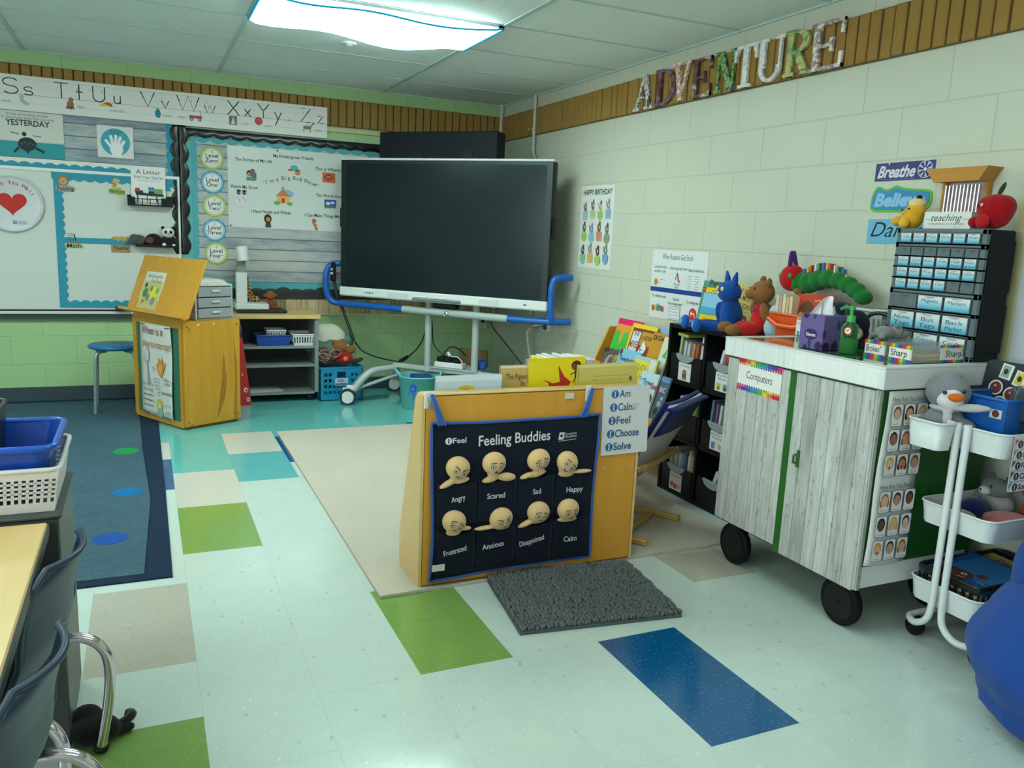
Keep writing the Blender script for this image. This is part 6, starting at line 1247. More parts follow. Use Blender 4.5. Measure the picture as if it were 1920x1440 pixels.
toy('hippo_toy', 'small grey hippo soft toy lying across the clear pencil bins', (2.44, 2.06, cz+.058), 2.9, [
    ('body', '#7a827e', [((.045, .0, .032), (.055, .040, .034)), ((.08, .035, .014), (.02, .016, .014)), ((.08, -.035, .014), (.02, .016, .014))], .005), ('head', '#767e7a', [((-.02, 0, .036), (.040, .036, .034)), ((-.055, 0, .026), (.028, .034, .024))], .005),
    ('ear', '#6a726e', [((-.005, -.024, .066), .011)], 0), ('ear', '#6a726e', [((-.005, .024, .066), .011)], 0), ('tooth', '#cfd8d4', [((-.078, -.014, .012), .006)], None), ('tooth', '#cfd8d4', [((-.078, .014, .012), .006)], None), ('eye', '#14181a', [((-.035, -.028, .054), .004)], None), ('eye', '#14181a', [((-.035, .028, .054), .004)], None)], s=.72)
# drawer cabinet
dcab = thing('drawer_cabinet', 'tall grey cabinet of small labelled drawers standing on the cart', 'drawers', (2.585, 1.857, cz)); DW, DH = .362, .455; GB_ = pm('#55666a', .45)
MB(pm('#0a0f10', .6, spec=.2)).box(.012, .150, 0, DW, 0, DH, .006).box(.02, .15, -.004, .0, .03, .2, .002).box(.02, .15, -.004, .0, .24, .42, .002).build('case', dcab)
b = MB(GB_).box(0, .02, 0, .02, 0, DH, .003).box(0, .02, DW-.016, DW, 0, DH, .003).box(0, .02, .0, DW, DH-.016, DH, .003).box(0, .02, 0, DW, 0, .012)
rows = [(.404, .438, 6), (.358, .386, 6), (.318, .353, 6), (.278, .313, 6), (.236, .272, 6), (.166, .216, 3), (.092, .152, 3), (.020, .078, 3)]
for z0, z1, n in rows: b.box(0, .015, .0, DW, z1, z1+.005); b.box(0, .015, 0, DW, z0-.006, z0-.001)
b.box(0, .018, .0, DW, .388, .404).box(0, .018, 0, DW, .218, .234).box(0, .018, 0, DW, .154, .165).box(0, .018, 0, DW, .080, .091).build('front_frame', dcab)
wordsd = [['Tacks', 'Notecards', 'Pens', 'Dots', 'Stickers', 'Straps'], None, ['Rulers', 'Small Clips', 'Beads', 'Chalk', 'Puff Paint', 'Flower pics'], ['Bands', 'Buttons', 'Pins', 'Tape', 'Glue', 'Sticks'], ['Keys', 'Dice', 'Eyes', 'Yarn', None, None], [None, 'Magnets', 'Markers'], ['Name Tags', 'Bus Tags', 'Back Marker'], [None, 'Crayons', 'Cards']]
DRW = pm('#6f8286', .15, alpha=.55); grad = NT('blue_fade_card', .5, .3); gz = grad.sep(grad.n('TexCoord').outputs['Generated'])[2]; FADE = grad.color(grad.ramp(gz, [(.0, hexc('#2f94b0')), (.45, hexc('#8fc3cf')), (.8, hexc('#c6d6d2'))]))
for (z0, z1, n), ws in zip(rows, wordsd):
    wd = (DW-.036)/n
    for i in range(n):
        y1 = DW-.018-wd*i; d = MB(DRW).box(-.004, .0, y1-wd+.003, y1-.003, z0, z1).box(0, .12, y1-wd+.004, y1-wd+.006, z0, z1-.006).box(0, .12, y1-.006, y1-.004, z0, z1-.006).box(0, .12, y1-wd+.004, y1-.004, z0, z0+.002).box(-.012, -.004, y1-wd*.65, y1-wd*.35, z1-.005, z1-.003).build('drawer', dcab)
        if ws and ws[i]:
            MB(FADE).box(-.0052, -.0042, y1-wd+.006, y1-.006, z0+.002, z1-.001).build('label_card', d)
            c = MB(); c.M = Matrix.Translation((-.0053, y1-.006, z0)) @ Matrix(((0, 0, -1, 0), (-1, 0, 0, 0), (0, 1, 0, 0), (0, 0, 0, 1))); hh = z1-z0
            for li, w_ in enumerate(ws[i].split(' ')): c.text(w_, (wd-.012)/2, hh*(.52-.36*li), hh*.36, '#22445a', w=min(wd*.62, hh*.28*len(w_)), align='C')
            c.build('lettering', d)
for k, y in enumerate((.275, .245)): MB(pm('#b9b48c', .3, metal=.4)).lathe([(0, 0), (.017, 0), (.020, .004), (.017, .009), (0, .010)], (0, 0, 0), 18).build('coin_token', None, (2.585+.02, 1.857+y, cz+.19), (0, -PI/2, 0), ('pale round token behind the clear drawer front, corner side', 'pale round token behind the clear drawer front, open side')[k], 'token', 'tokens in the clear drawer')
zt = cz+DH
ts = thing('desk_sign', 'small white block sign reading teaching on top of the drawer cabinet', 'sign', (2.655, 2.168, zt), rot=(PI/2, 0, -PI/2)); b = MB(pm('#cad7d0', .4)).box(0, .190, 0, .062, -.02, 0)
b.text('teaching', .03, .030, .034, INK, w=.125, shear=.35).stroke([(.005, .036), (.03, .034)], .0012, INK).stroke([(.155, .036), (.185, .036)], .0012, INK).text('is the greatest act of optimism.', .022, .016, .012, '#3a4644', w=.145).scrawl(.13, .155, .006, .005, '#6a7674'); b.build('block', ts)
toy('pencil_toy', 'round yellow pencil-shaped soft toy on top of the drawer cabinet', (2.67, 2.235, zt), -PI/2-.2, [
    ('body', '#c9a02c', [((0, 0, .042), (.046, .04, .044)), ((.02, 0, .07), (.036, .034, .035))], .006), ('cap', '#cfc08a', [((.022, 0, .094), (.034, .032, .022))], .005), ('tip', '#22201e', [((.028, 0, .116), (.012, .011, .010))], 0),
    ('arm', '#c9a02c', [((-.035, -.035, .028), (.020, .022, .018))], 0), ('foot', '#cfa938', [((.014, -.042, .020), (.022, .018, .020))], 0), ('arm', '#c9a02c', [((-.055, -.0, .034), (.018, .018, .018))], 0), ('eye', '#22201e', [((-.008, -.040, .070), .004)], None), ('eye', '#22201e', [((.022, -.036, .074), .004)], None), ('cheek', '#cf9a6a', [((.0, -.042, .058), (.005, .003, .004))], None)])
toy('apple_toy', 'round red apple-shaped soft toy with a leaf on the drawer cabinet', (2.67, 1.900, zt), -PI/2, [
    ('body', '#8f1019', [((0, 0, .062), (.058, .052, .060)), ((-.03, 0, .075), (.034, .042, .042)), ((.03, 0, .075), (.034, .042, .042))], .007), ('arm', '#8f1019', [((-.058, -.02, .025), (.022, .02, .020))], 0), ('foot', '#a01a20', [((-.004, -.055, .026), (.024, .016, .024))], 0), ('leaf', '#2a3a22', [((.010, 0, .136), (.009, .004, .026), (0, .45, 0))], 0), ('cheek', '#cf8a86', [((-.018, -.052, .082), (.006, .004, .007), (0, .5, 0))], None), ('eye', '#140808', [((-.035, -.046, .08), .004)], None)])
# ------------------------------------------------------------------ right wall signs
def wsign(name, label, cat, y, z, fn, part='sheet', off=.003, group=None, rot=0):
    t = thing(name, label, cat, rw(y, z, off), rot=RR, group=group); b = MB(); fn(b); b.build(part, t); return t
def f_breathe(b):
    b.mat(pm('#2a2368', .35)).box(0, .283, 0, .072, -.002, 0); b.text('Breathe', .012, .014, .066, '#c6cfd6', w=.185, bold=.03, shear=.35); b.disc(.240, .038, .034, '#b5bfcc').disc(.240, .038, .031, '#2a2368')
    for k in range(8): a = 2*PI*k/8+.2; b.poly([(.240+.006*math.cos(a), .038+.006*math.sin(a)), (.240+.03*math.cos(a-.18), .038+.03*math.sin(a-.18)), (.240+.03*math.cos(a+.22), .038+.03*math.sin(a+.22))], '#a9b6c6')
    b.disc(.24, .038, .007, '#c6cfd6').stroke([(.01, .006), (.20, .005)], .0012, '#8a90b4').poly([(.062, .072), (.072, .072), (.066, .06)], '#b5c6d6')
wsign('word_sign', 'violet sign reading Breathe with a pinwheel on the cream wall', 'sign', 2.562, 1.598, f_breathe)
def f_believe(b):
    out = smooth([(.0, .01, 0), (.005, .06, 0), (.03, .098, 0), (.075, .085, 0), (.12, .10, 0), (.15, .092, 0), (.20, .085, 0), (.275, .078, 0), (.293, .06, 0), (.290, .02, 0), (.25, -.004, 0), (.1, -.006, 0), (.02, -.004, 0)], 5)
    b.mat(pm('#4fae3a', .5)); b.prism([(p.x, p.y) for p in out], -.004, 0)
    inn = [(.145+(p.x-.145)*.93, .045+(p.y-.045)*.80) for p in out]; b.mat(pm('#2f7fae', .5)); b.prism(inn, -.001, .003); b.zc = .0035
    b.text('Believe', .022, .018, .072, '#7fb9d6', w=.245, bold=.05, shear=.2)
wsign('word_sign', 'green-edged cut-out sign reading Believe on the cream wall', 'sign', 2.568, 1.478, f_believe, off=.005)
wsign('word_sign', 'light blue sign reading Dance partly hidden by the drawer cabinet', 'sign', 2.568, 1.343, lambda b: (b.mat(pm('#5fa9c6', .5)).box(0, .29, 0, .10, -.002, 0), b.text('Dance', .018, .028, .088, '#1a2430', w=.255, shear=.35)))
wc = thing('wall_chime', 'wooden wall chime with a row of metal tubes above the drawer cabinet', 'chime', rw(2.212, 1.42, .0), rot=RR)
WD = wood_mat('honey_wood', '#9a6f24', '#b5872f', 1, .35, 0)
MB(WD).prism([(.0, .155), (.185, .155), (.215, .205), (-.035, .205)], .0, .085).build('header', wc)
for x in (.0, .172): MB(WD).box(x, x+.013, -.02, .16, .01, .03).build('upright', wc)
MB(pm('#c3cfca', .5)).box(.014, .172, -.02, .155, .002, .006).build('back_card', wc)
for k in range(10): MB(CHROME).tube([(.024+.0150*k, -.015, .04), (.024+.0150*k, .145, .04)], .0048, 10).build('chime_tube', wc)
BC = ['#8fb8bd', '#a9bf8f', '#8fb870', '#7fa9c0', '#8fc060', '#7fb8c9', '#b98a70', '#7a9a70', '#7fb88f', '#c9a85a', '#9ac05a', '#6fa0bf']; BA = ['#6a4a34', '#4a5254', '#b5a050', '#8f84a8', '#5a3a30', '#4f8fa8', '#6f4a34', '#5a6a68', '#3a4444', '#7f88a0', '#6a3a3a', '#5a8a80']
def f_bday(b):
    b.mat(pm('#c9d8ce', .35)).box(0, .44, 0, .555, -.003, 0); b.text('HAPPY BIRTHDAY', .025, .495, .05, '#2f4a3c', w=.385, bold=.03)
    for r in range(3):
        for c in range(4):
            i = r*4+c; x = .065+.103*c; y = .325-.148*r+.01*((c+r) % 2)
            if (c+r) % 3 == 0: b.poly([(x-.035, y), (x+.035, y), (x+.037, y+.062), (x-.037, y+.062)], BC[i])
            elif (c+r) % 3 == 1: b.disc(x, y+.03, .038, BC[i], .036)
            else: b.poly([(x-.034, y+.015), (x, y-.008), (x+.034, y+.015), (x+.038, y+.06), (x-.038, y+.06)], BC[i])
            b.scrawl(x-.026, x+.028, y+.038, .008, '#5a7068').scrawl(x-.026, x+.028, y+.02, .008, '#5a7068')
            b.disc(x, y+.088, .018, BA[i], .030).disc(x+.004, y+.118, .011, BA[(i*5+2) % 12], .013).stroke([(x-.02, y+.075), (x-.03, y+.115)], .006, BA[(i*7+1) % 12]).disc(x+.002, y+.09, .007, '#c3c9b4', .012)
wsign('birthday_poster', 'white birthday poster of animals on the cream wall beside the television', 'poster', 5.085, 1.115, f_bday)
def f_read(b):
    b.mat(pm('#c6d6d2', .3)).box(0, .535, 0, .405, -.002, 0); b.text('When Readers Get Stuck', .10, .352, .045, INK, w=.30)
    for s_, x, y, w_ in (('Look at the whole', .025, .298, .125), ('word left to right', .025, .272, .12), ('Slide through each sound', .185, .296, .165), ('Break the word into...', .365, .292, .145), ('Try a different sound', .02, .125, .145), ('Check it!', .235, .118, .06), ('Does it make sense?', .19, .092, .14), ('Try reading that again', .365, .112, .155)): b.text(s_, x, y, .024, INK, w=w_, bold=.01)
    b.rect(.0, .52, .158, .185, '#1c3f86'); b.disc(.05, .215, .018, '#c08a4a', .022).disc(.05, .215, .012, '#b56a3a', .010); b.stroke([(.075, .20), (.085, .22)], .005, '#c0703a').scrawl(.09, .15, .225, .012, '#5a7a90')
    b.stroke([(.245, .225), (.258, .265)], .008, '#6a8a8a').stroke([(.262, .268), (.275, .225), (.292, .216)], .012, '#b5453a').text('f-i-sh', .24, .20, .02, INK).text('fish', .25, .19, .0, INK) if False else None
    b.stroke([(.245, .235), (.258, .275)], .008, '#6a8a8a').stroke([(.262, .278), (.275, .235), (.292, .226)], .012, '#b5453a').text('f-i-sh', .235, .207, .02, INK, w=.055).text('fish', .247, .190, .02, INK, w=.032)
    for k in range(6): b.scrawl(.365, .40, .262-.014*k, .009, '#4a5654').scrawl(.43, .47, .262-.014*k, .009, '#4a5654')
    for k, (ch, c) in enumerate(zip('aeiou', ('#b5302a', '#c9b02a', '#3a9a4a', '#2a62ae', '#b5302a'))): b.text(ch, .03+.024*k, .045+.004*(k % 2), .062, c, w=.024, bold=.04)
    b.rect(.205, .315, -.0+.004, .085, INK).rect(.207, .313, .006, .083, '#c6d6d2')
    for k in range(4): b.scrawl(.212, .30, .066-.019*k, .010, INK)
    b.disc(.435, .055, .034, '#b5352c', .036).stroke([(.455, .04), (.45, .06), (.42, .06), (.425, .07)], .008, '#c9d3cc').poly([(.428, .075), (.428, .045), (.412, .06)], '#c9d3cc')
wsign('reading_poster', 'white poster headed When Readers Get Stuck above the black shelf', 'poster', 4.155, .862, f_read, rot=0)
# whiteboard edge beyond the drawer cabinet
rwb = thing('whiteboard', 'white board with a cream frame on the wall at the picture edge', 'whiteboard', rw(1.895, .86, 0), rot=RR)
MB(pm('#b7c9ce', .2)).box(.03, 1.2, .0, .75, 0, .015).build('panel', rwb); MB(pm('#b3b98a', .4)).box(0, .03, -.0, .75, 0, .03).box(0, 1.2, .75, .78, 0, .03).build('frame', rwb)
# ADVENTURE letters
def letter_mat(name, stops, sc_):
    t = NT(name, .5, .3); n = t.n('TexNoise', Vector=t.tc, Scale=sc_, Detail=5.0, Distortion=1.2).outputs['Fac']
    return t.color(t.ramp(n, [(.28+.44*i/(len(stops)-1), hexc(c)) for i, c in enumerate(stops)]))
LH = .205
def letter(ch, y0, w, mats, label, sink):
    t = thing('wall_letter', label, 'letter', rw(y0, 2.092+sink, .024), rot=(PI/2, 0, -PI/2), group='letters over the brick band')
    b = MB(mats); k = .038; s = .016; h = LH; n = [0]
    def R(x0, x1, y0_, y1): n[0] += 1; b.box(x0, x1, y0_, y1, 0, .016+.00005*n[0], .0008)
    def D(p, q, wd): 
        n[0] += 1; d = (Vector(q)-Vector(p)).normalized(); v = wd/2/abs(d.y); b.prism([(p[0]-v, p[1]), (p[0]+v, p[1]), (q[0]+v, q[1]), (q[0]-v, q[1])], 0, .016+.00005*n[0])
    def A(cx, cy, ro, ri, a0, a1, sx=1.0, sy=1.0, rix=None):
        n[0] += 1; rix = ri if rix is None else rix; N = 14; o = [(cx+ro*sx*math.cos(a0+(a1-a0)*i/N), cy+ro*sy*math.sin(a0+(a1-a0)*i/N)) for i in range(N+1)]; ii = [(cx+rix*math.cos(a0+(a1-a0)*i/N), cy+ri*math.sin(a0+(a1-a0)*i/N)) for i in range(N+1)]
        for i in range(N): b.prism([o[i], o[i+1], ii[i+1], ii[i]], 0, .016+.00005*n[0])
    if ch == 'A': D((.03, s), (w*.52, h), .016); D((w-.045, s), (w*.50, h), k); R(.05, w-.06, h*.32, h*.32+.012); R(0, .065, 0, s); R(w-.095, w, 0, s)
    if ch == 'V': D((.045, h-s), (w*.50, 0), k); D((w-.03, h-s), (w*.48, 0), .016); R(0, .095, h-s, h); R(w-.065, w, h-s, h)
    if ch == 'D': R(.018, .018+k, 0, h); R(0, .07, 0, s); R(0, .07, h-s, h); A(.055, h/2, .1025, .085, -PI/2, PI/2, sx=(w-.055)/.1025, rix=(w-.055-k))
    if ch == 'E': R(.018, .018+k, 0, h); R(0, w, 0, s); R(0, w, h-s, h); R(w-s, w, 0, .065); R(w-s, w, h-.065, h); R(.05, w*.68, h/2-.008, h/2+.008); R(w*.60, w*.70, h/2-.03, h/2+.03)
    if ch == 'N': R(.015, .031, 0, h); R(w-.031, w-.015, 0, h); D((.035, h), (w-.035, 0), k); R(0, .055, 0, s); R(w-.055, w, h-s, h); R(0, .05, h-s, h)
    if ch == 'T': R(w/2-k/2, w/2+k/2, 0, h); R(0, w, h-s, h); R(0, s, h-.075, h); R(w-s, w, h-.075, h); R(w/2-.045, w/2+.045, 0, s); D((s, h-s-.03), (s+.012, h-s), .01); D((w-s, h-s-.03), (w-s-.012, h-s), .01)
    if ch == 'U': R(.018, .018+k, .07, h); R(w-.034, w-.018, .07, h); R(0, .075, h-s, h); R(w-.055, w, h-s, h); A(w/2, .072, .072, .055, PI, 2*PI, sx=(w/2-.018)/.072, rix=w/2-.018-.026)
    if ch == 'R': R(.018, .018+k, 0, h); R(0, .075, 0, s); R(0, .06, h-s, h); A(.055, h*.73, h*.27, h*.27-.016, -PI/2, PI/2, sx=(w-.07)/(h*.27), rix=w-.07-k); D((w*.50, h*.48), (w-.04, .02), k); R(w-.055, w, 0, s)
    b.build('letter_body', t)
W_ = '#d9e2d6'
LM_ = [letter_mat('collage_'+str(i), s, k) for i, (s, k) in enumerate(((['#26322c', '#4a5a52', W_, '#5a4a60', W_], 26), (['#4a2a22', '#5a3a2c', '#7a6a80', '#55352c'], 18), ([W_, W_, '#a8685a', W_, '#3a4438'], 22), (['#2a3468', '#4a2f2a', '#6a5448', '#b5bcae', '#4a3a30'], 14), (['#1f4a34', '#3a5a30', '#7fae5a', '#26466a', '#2a4a30'], 20), ([W_, W_, '#b5c0bc', W_], 30), ([W_, '#b9c6cc', W_, '#9fb0b8', W_], 24), (['#3a6a44', '#5a8a58', '#b5b878', '#8faa70', '#4a5a48'], 12), ([W_, W_, '#9a8f8a', '#7a6f78', W_], 24)))]
LBL = ['dark floral collage letter A, first of the wall letters', 'brown collage letter D', 'white and red collage letter V', 'navy and brown collage letter E, between V and N', 'green jungle collage letter N', 'white printed letter T', 'white sketched letter U', 'green and tan collage letter R', 'white and grey collage letter E, last of the wall letters']
for i, (ch, y0, w_, sk) in enumerate((('A', 4.437, .21, .0), ('D', 4.21, .20, .0), ('V', 4.045, .175, .006), ('E', 3.865, .17, .0), ('N', 3.655, .165, .0), ('T', 3.505, .17, .0), ('U', 3.335, .185, .0), ('R', 3.145, .17, .003), ('E', 2.98, .19, .0))): letter(ch, y0, w_, LM_[i], LBL[i]+' over the brick band', sk)
# ------------------------------------------------------------------ white trolley
tr = thing('utility_trolley', 'white three-tier trolley of toys and books beside the computer cart', 'trolley', (2.35, 1.535, 0)); TL, TW = .445, .265; TWH = pm('#c6d8d4', .28)
def tray(z0, z1):
    b = MB(TWH); o = rrect(0, TL, 0, TW, .04, 6); i = rrect(.003, TL-.003, .003, TW-.003, .037, 6); ob_ = rrect(.012, TL-.012, .012, TW-.012, .03, 6); n = len(o)
    vs = [(x, y, z0) for x, y in ob_]+[(x, y, z1) for x, y in o]+[(x, y, z1) for x, y in i]+[(x*.97+.012, y*.97+.008, z0+.004) for x, y in i]
    fs = [(k, (k+1) % n, n+(k+1) % n, n+k) for k in range(n)]+[(n+k, n+(k+1) % n, 2*n+(k+1) % n, 2*n+k) for k in range(n)]+[(2*n+k, 2*n+(k+1) % n, 3*n+(k+1) % n, 3*n+k) for k in range(n)]
    b.add(vs, fs, False); b.add([vs[k] for k in range(n)], [list(range(n))[::-1]]); b.add([vs[3*n+k] for k in range(n)], [list(range(n))]); b.tube([(x, y, z1) for x, y in o], .004, 6, True); return b
for nm, z0, z1 in (('top', .698, .775), ('mid', .425, .498), ('low', .155, .232)): tray(z0, z1).build('tray', tr)
for xs_, sg in ((-.010, -1), (TL+.010, 1)):
    for s in (-1, 1):
        c = TW/2; b = MB(TWH).tube(smooth([(xs_, c+s*.017, .785), (xs_, c+s*.017, .6), (xs_, c+s*.018, .3), (xs_, c+s*.020, .155), (xs_, c+s*.035, .105), (xs_-sg*.005, c+s*.075, .078), (xs_-sg*.03, c+s*.115, .074), (xs_-sg*.07, c+s*.128, .074), (xs_-sg*.225, c+s*.128, .074)], 6), .0115, 12); b.build('leg', tr)
for x in (.06, TL-.06):
    for y in (.012, TW-.012): MB(BLACK).tube([(x-.01, y, .033), (x+.01, y, .033)], .033, 18).box(x-.013, x+.013, y-.012, y+.012, .03, .07, .003).build('caster', tr)
cup = thing('trolley_cup', 'small white cup hooked on the trolley end under the penguin', 'cup', (2.297, 1.745, .695)); b = MB(TWH); o = rrect(-.042, .040, -.065, .065, .025, 5); ib = rrect(-.034, .034, -.056, .056, .02, 5); n = len(o)
b.add([(x, y, 0) for x, y in ib]+[(x, y, .088) for x, y in o]+[(x*.94, y*.96, .088) for x, y in o]+[(x*.94, y*.96, .004) for x, y in ib], [(k, (k+1) % n, n+(k+1) % n, n+k) for k in range(n)]+[(n+k, n+(k+1) % n, 2*n+(k+1) % n, 2*n+k) for k in range(n)]+[(2*n+k, 2*n+(k+1) % n, 3*n+(k+1) % n, 3*n+k) for k in range(n)], True); b.add([(x, y, 0) for x, y in ib], [list(range(n))[::-1]]).add([(x*.94, y*.96, .004) for x, y in ib], [list(range(n))]).tube([(x, y, .088) for x, y in o], .004, 6, True).box(.038, .05, -.02, .02, .07, .088); b.build('cup_body', cup)
toy('penguin_toy', 'grey and white penguin soft toy in a striped scarf on the trolley', (2.375, 1.762, .742), -PI/2+.62, [
    ('body', '#737c80', [((0, .0, .035), (.060, .050, .050)), ((-.06, -.01, .02), (.035, .028, .028)), ((.06, -.015, .02), (.035, .028, .028))], .006), ('head', '#747d81', [((0, 0, .125), (.068, .058, .058)), ((.01, .01, .165), (.03, .03, .028))], .006),
    ('face', '#c6d0d0', [((.008, -.036, .112), (.042, .028, .040))], .005), ('beak', '#c4641c', [((.026, -.066, .120), (.024, .018, .014))], 0), ('eye', '#2a1c14', [((-.008, -.062, .132), .0065)], None), ('eye', '#2a1c14', [((.045, -.052, .140), .0065)], None),
    ('scarf', '#aab4b4', [((0, -.006, .076), (.052, .048, .014)), ((.008, -.05, .05), (.016, .010, .03)), ((.07, -.05, .09), (.06, .014, .014), (0, -.1, .0))], .005)])
bb = tray_bin('storage_bin', 'tall blue plastic bin standing in the top trolley tray', 'bin', (2.53, 1.675, .703), .22, .17, .165, '#0f55a0', taper=.01)
MB(pm('#0f1e2c', .4)).box(-.108, -.106, -.03, .045, .125, .145).build('hand_slot', bb); c = MB(); c.M = Matrix.Translation((-.108, -.01, .105)) @ Matrix(((0, 0, -1, 0), (-1, 0, 0, 0), (0, 1, 0, 0), (0, 0, 0, 1))); c.rect(.02, .06, 0, .03, '#b5bfc0').disc(.04, .015, .012, '#5a2f2a'); c.build('sticker', bb)
pb = thing('photo_folder', 'dark navy board covered with small photo stickers standing in the blue bin', 'folder', (2.57, 1.80, .765), rot=(PI/2-.15, 0, -PI/2)); b = MB(pm('#141c26', .35)).prism(rrect(0, .235, 0, .205, .02), -.012, 0)
for x, y in ((.05, .115), (.105, .10), (.075, .065), (.12, .05)): b.disc(x, y, .025, '#c6d0cc').disc(x, y, .020, '#5f2f26').disc(x-.003, y+.006, .004, '#b5907a')
for x, y, a, col in ((.075, .172, -.15, '#7f9a86'), (.125, .155, -.2, '#b5b03a'), (.182, .155, .7, '#8a4a2c'), (.145, .11, -.15, '#3f8fb8'), (.20, .105, .8, '#3a3a3c'), (.16, .065, -.1, '#9aa6a4')):
    ca_, sa_ = math.cos(a), math.sin(a); q = lambda dx, dy: (x+dx*ca_-dy*sa_, y+dx*sa_+dy*ca_); b.poly([q(-.020, -.025), q(.020, -.025), q(.020, .025), q(-.020, .025)], '#c9d3cf').poly([q(-.015, -.02), q(.012, -.02), q(.012, .02), q(-.015, .02)], col).disc(x-.002, y, .008, '#2a2624', .010)
b.build('board', pb)
sq = thing('sequin_pouch', 'teal sequin pouch standing at the end of the top trolley tray', 'pouch', (2.585, 1.590, .703), 0)
MB(pm('#0f2f3c', .35)).box(-.08, .09, -.03, .04, 0, .19, .015).build('pouch_body', sq); MB(pm('#4a5658', .1, alpha=.6)).box(-.095, -.02, -.035, .045, .10, .205, .004).build('clear_pocket', sq); b = MB(pm('#1fa09a', .15, metal=.7)); rn = random.Random(9)
for k in range(90):
    x = rn.uniform(-.04, .085); z = rn.uniform(.005, .17); b.tube([(x, -.0305, z), (x+rn.uniform(-.001, .001), -.0325, z)], rn.choice((.003, .004, .006)), 7)
b.build('sequins', sq, kind='stuff')
il = thing('paper_list', 'white laminated list of I statements hung on the trolley side', 'list', (2.392, 1.5315, .60), rot=(PI/2, 0, 0)); b = MB(pm('#c9d5d2', .3)).box(0, .14, 0, .18, -.001, 0)
for k, w_ in enumerate(('Am', 'Calm', 'Feel', 'Choose', 'Solve')):
    y = .145-.034*k; b.rect(.002, .138, y-.012, y+.020, '#5a6468').rect(.003, .137, y-.011, y+.019, '#c9d5d2').poly([(.004, y+.018), (.020, y+.018), (.004, y-.0)], ('#b5505a', '#c08070', '#3a4048', '#3a4048', '#8a9498')[k]).disc(.030, y+.003, .0125, '#26303a').text('I', .030, y-.0045, .02, '#c9d5d2', bold=.04, align='C').text(w_, .046, y-.006, .026, '#26303a', bold=.03)
b.build('sheet', il)
# toys in the middle tray
mz = .430
toy('raccoon_toy', 'grey and white raccoon soft toy in the middle trolley tray', (2.665, 1.735, mz), -PI/2-.2, [('body', '#8f9894', [((0, .0, .04), (.06, .045, .045))], .006), ('head', '#707a78', [((0, -.01, .095), (.055, .04, .036))], .006), ('muzzle', '#c3ccc8', [((-.01, -.048, .085), (.022, .016, .016))], 0), ('paw', '#6a7472', [((-.055, -.03, .055), (.022, .018, .020))], 0), ('ear', '#5a6462', [((-.035, 0, .13), (.014, .008, .014))], 0), ('ear', '#5a6462', [((.035, 0, .13), (.014, .008, .014))], 0), ('eye', '#101414', [((.012, -.046, .105), .004)], None), ('nose', '#101414', [((-.012, -.063, .088), .004)], None)])
toy('starfish_toy', 'orange plush starfish in the middle trolley tray', (2.735, 1.665, mz+.03), .3, [('body', '#b0411a', [((0, 0, .06), (.04, .02, .04))]+[((.055*math.cos(a), 0, .06+.055*math.sin(a)), (.05, .016, .022), (0, -a, 0)) for a in [PI/2+2*PI*k/5 for k in range(5)]], .006), ('eye', '#201410', [((-.014, -.020, .07), .005)], None), ('eye', '#201410', [((.016, -.020, .065), .005)], None)])
MB(fabric('#141c5a')).ell((0, 0, .035), (.045, .045, .035)).build('navy_ball', None, (2.555, 1.740, mz), label='navy blue soft ball in the middle trolley tray', cat='ball')
t = thing('doughnut_toy', 'pink iced doughnut soft toy at the front of the middle trolley tray', 'soft toy', (2.56, 1.625, mz)); MB(fabric('#8a6a3a')).lathe([(0, 0), (.05, 0), (.062, .012), (.062, .025), (0, .03)], (0, 0, 0), 24, sx=1.2).build('base', t); MB(fabric('#c0606a')).lathe([(.066, .024), (.064, .036), (.045, .045), (0, .046)], (0, 0, 0), 24, sx=1.2).build('icing', t)
t = thing('striped_pouch', 'white pouch with blue stripes beside the doughnut toy', 'pouch', (2.67, 1.60, mz)); MB(fabric('#b5c6c8')).ell((0, 0, .03), (.05, .03, .03)).build('pouch_body', t); MB(fabric('#3a6aa0')).box(-.012, -.004, -.026, .026, .04, .061).box(.004, .012, -.026, .026, .04, .061).build('stripes', t)
MB(fabric('#b5b196')).ell((0, 0, .025), (.045, .05, .025)).build('beige_bean_toy', None, (2.44, 1.70, mz), label='pale beige soft beanbag at the post end of the middle trolley tray', cat='beanbag')
# bottom tray: black basket with books
tray_bin('black_basket', 'black slotted basket of books in the bottom trolley tray', 'basket', (2.575, 1.668, .160), .40, .225, .11, '#14181b', 16, taper=.008)
def kid(c): c.rect(0, .225, 0, .27, '#1f5aa0').poly([(.02, .02), (.21, .09), (.215, .25), (.05, .26)], '#2f7ab8').disc(.075, .06, .06, '#1f1a18', .05).disc(.095, .075, .045, '#5a3826', .04).disc(.105, .085, .010, '#c6cfca').disc(.106, .085, .004, '#1a1412').stroke([(.10, .055), (.125, .06)], .005, '#c6b0a0').disc(.15, .115, .018, '#6a4630').scrawl(.13, .215, .025, .02, '#8fc0c0').scrawl(.16, .215, .06, .015, '#c6cfca')
book('blue picture book with a child on the cover lying on the black basket', (2.375, 1.778, .258), (.07, .02, -PI/2+.04), .225, .27, .012, '#1f5aa0', kid)
book('yellow picture book under the blue one in the black basket', (2.40, 1.785, .240), (.07, .02, -PI/2-.03), .225, .345, .012, '#b5a52c', lambda c: c.text('Pete', .05, .288, .045, '#9a4a1c', w=.09, bold=.03).text('the', .15, .29, .022, '#3a3a24').scrawl(.01, .04, .30, .02, '#7a5a1c'))
for k in range(4): MB(pm(('#3a6a8a', '#8a7a3a', '#b5bcae', '#6a3a34', '#2a3a34')[k], .5)).box(0, .30, 0, .19, 0, .014).build('flat_book', None, (2.415, 1.575, .166+.0165*k), (0, 0, .01*k), f"{('slate', 'olive', 'pale grey', 'maroon', 'dark green')[k]} book lying flat in the black basket", 'book', 'books flat in the black basket')
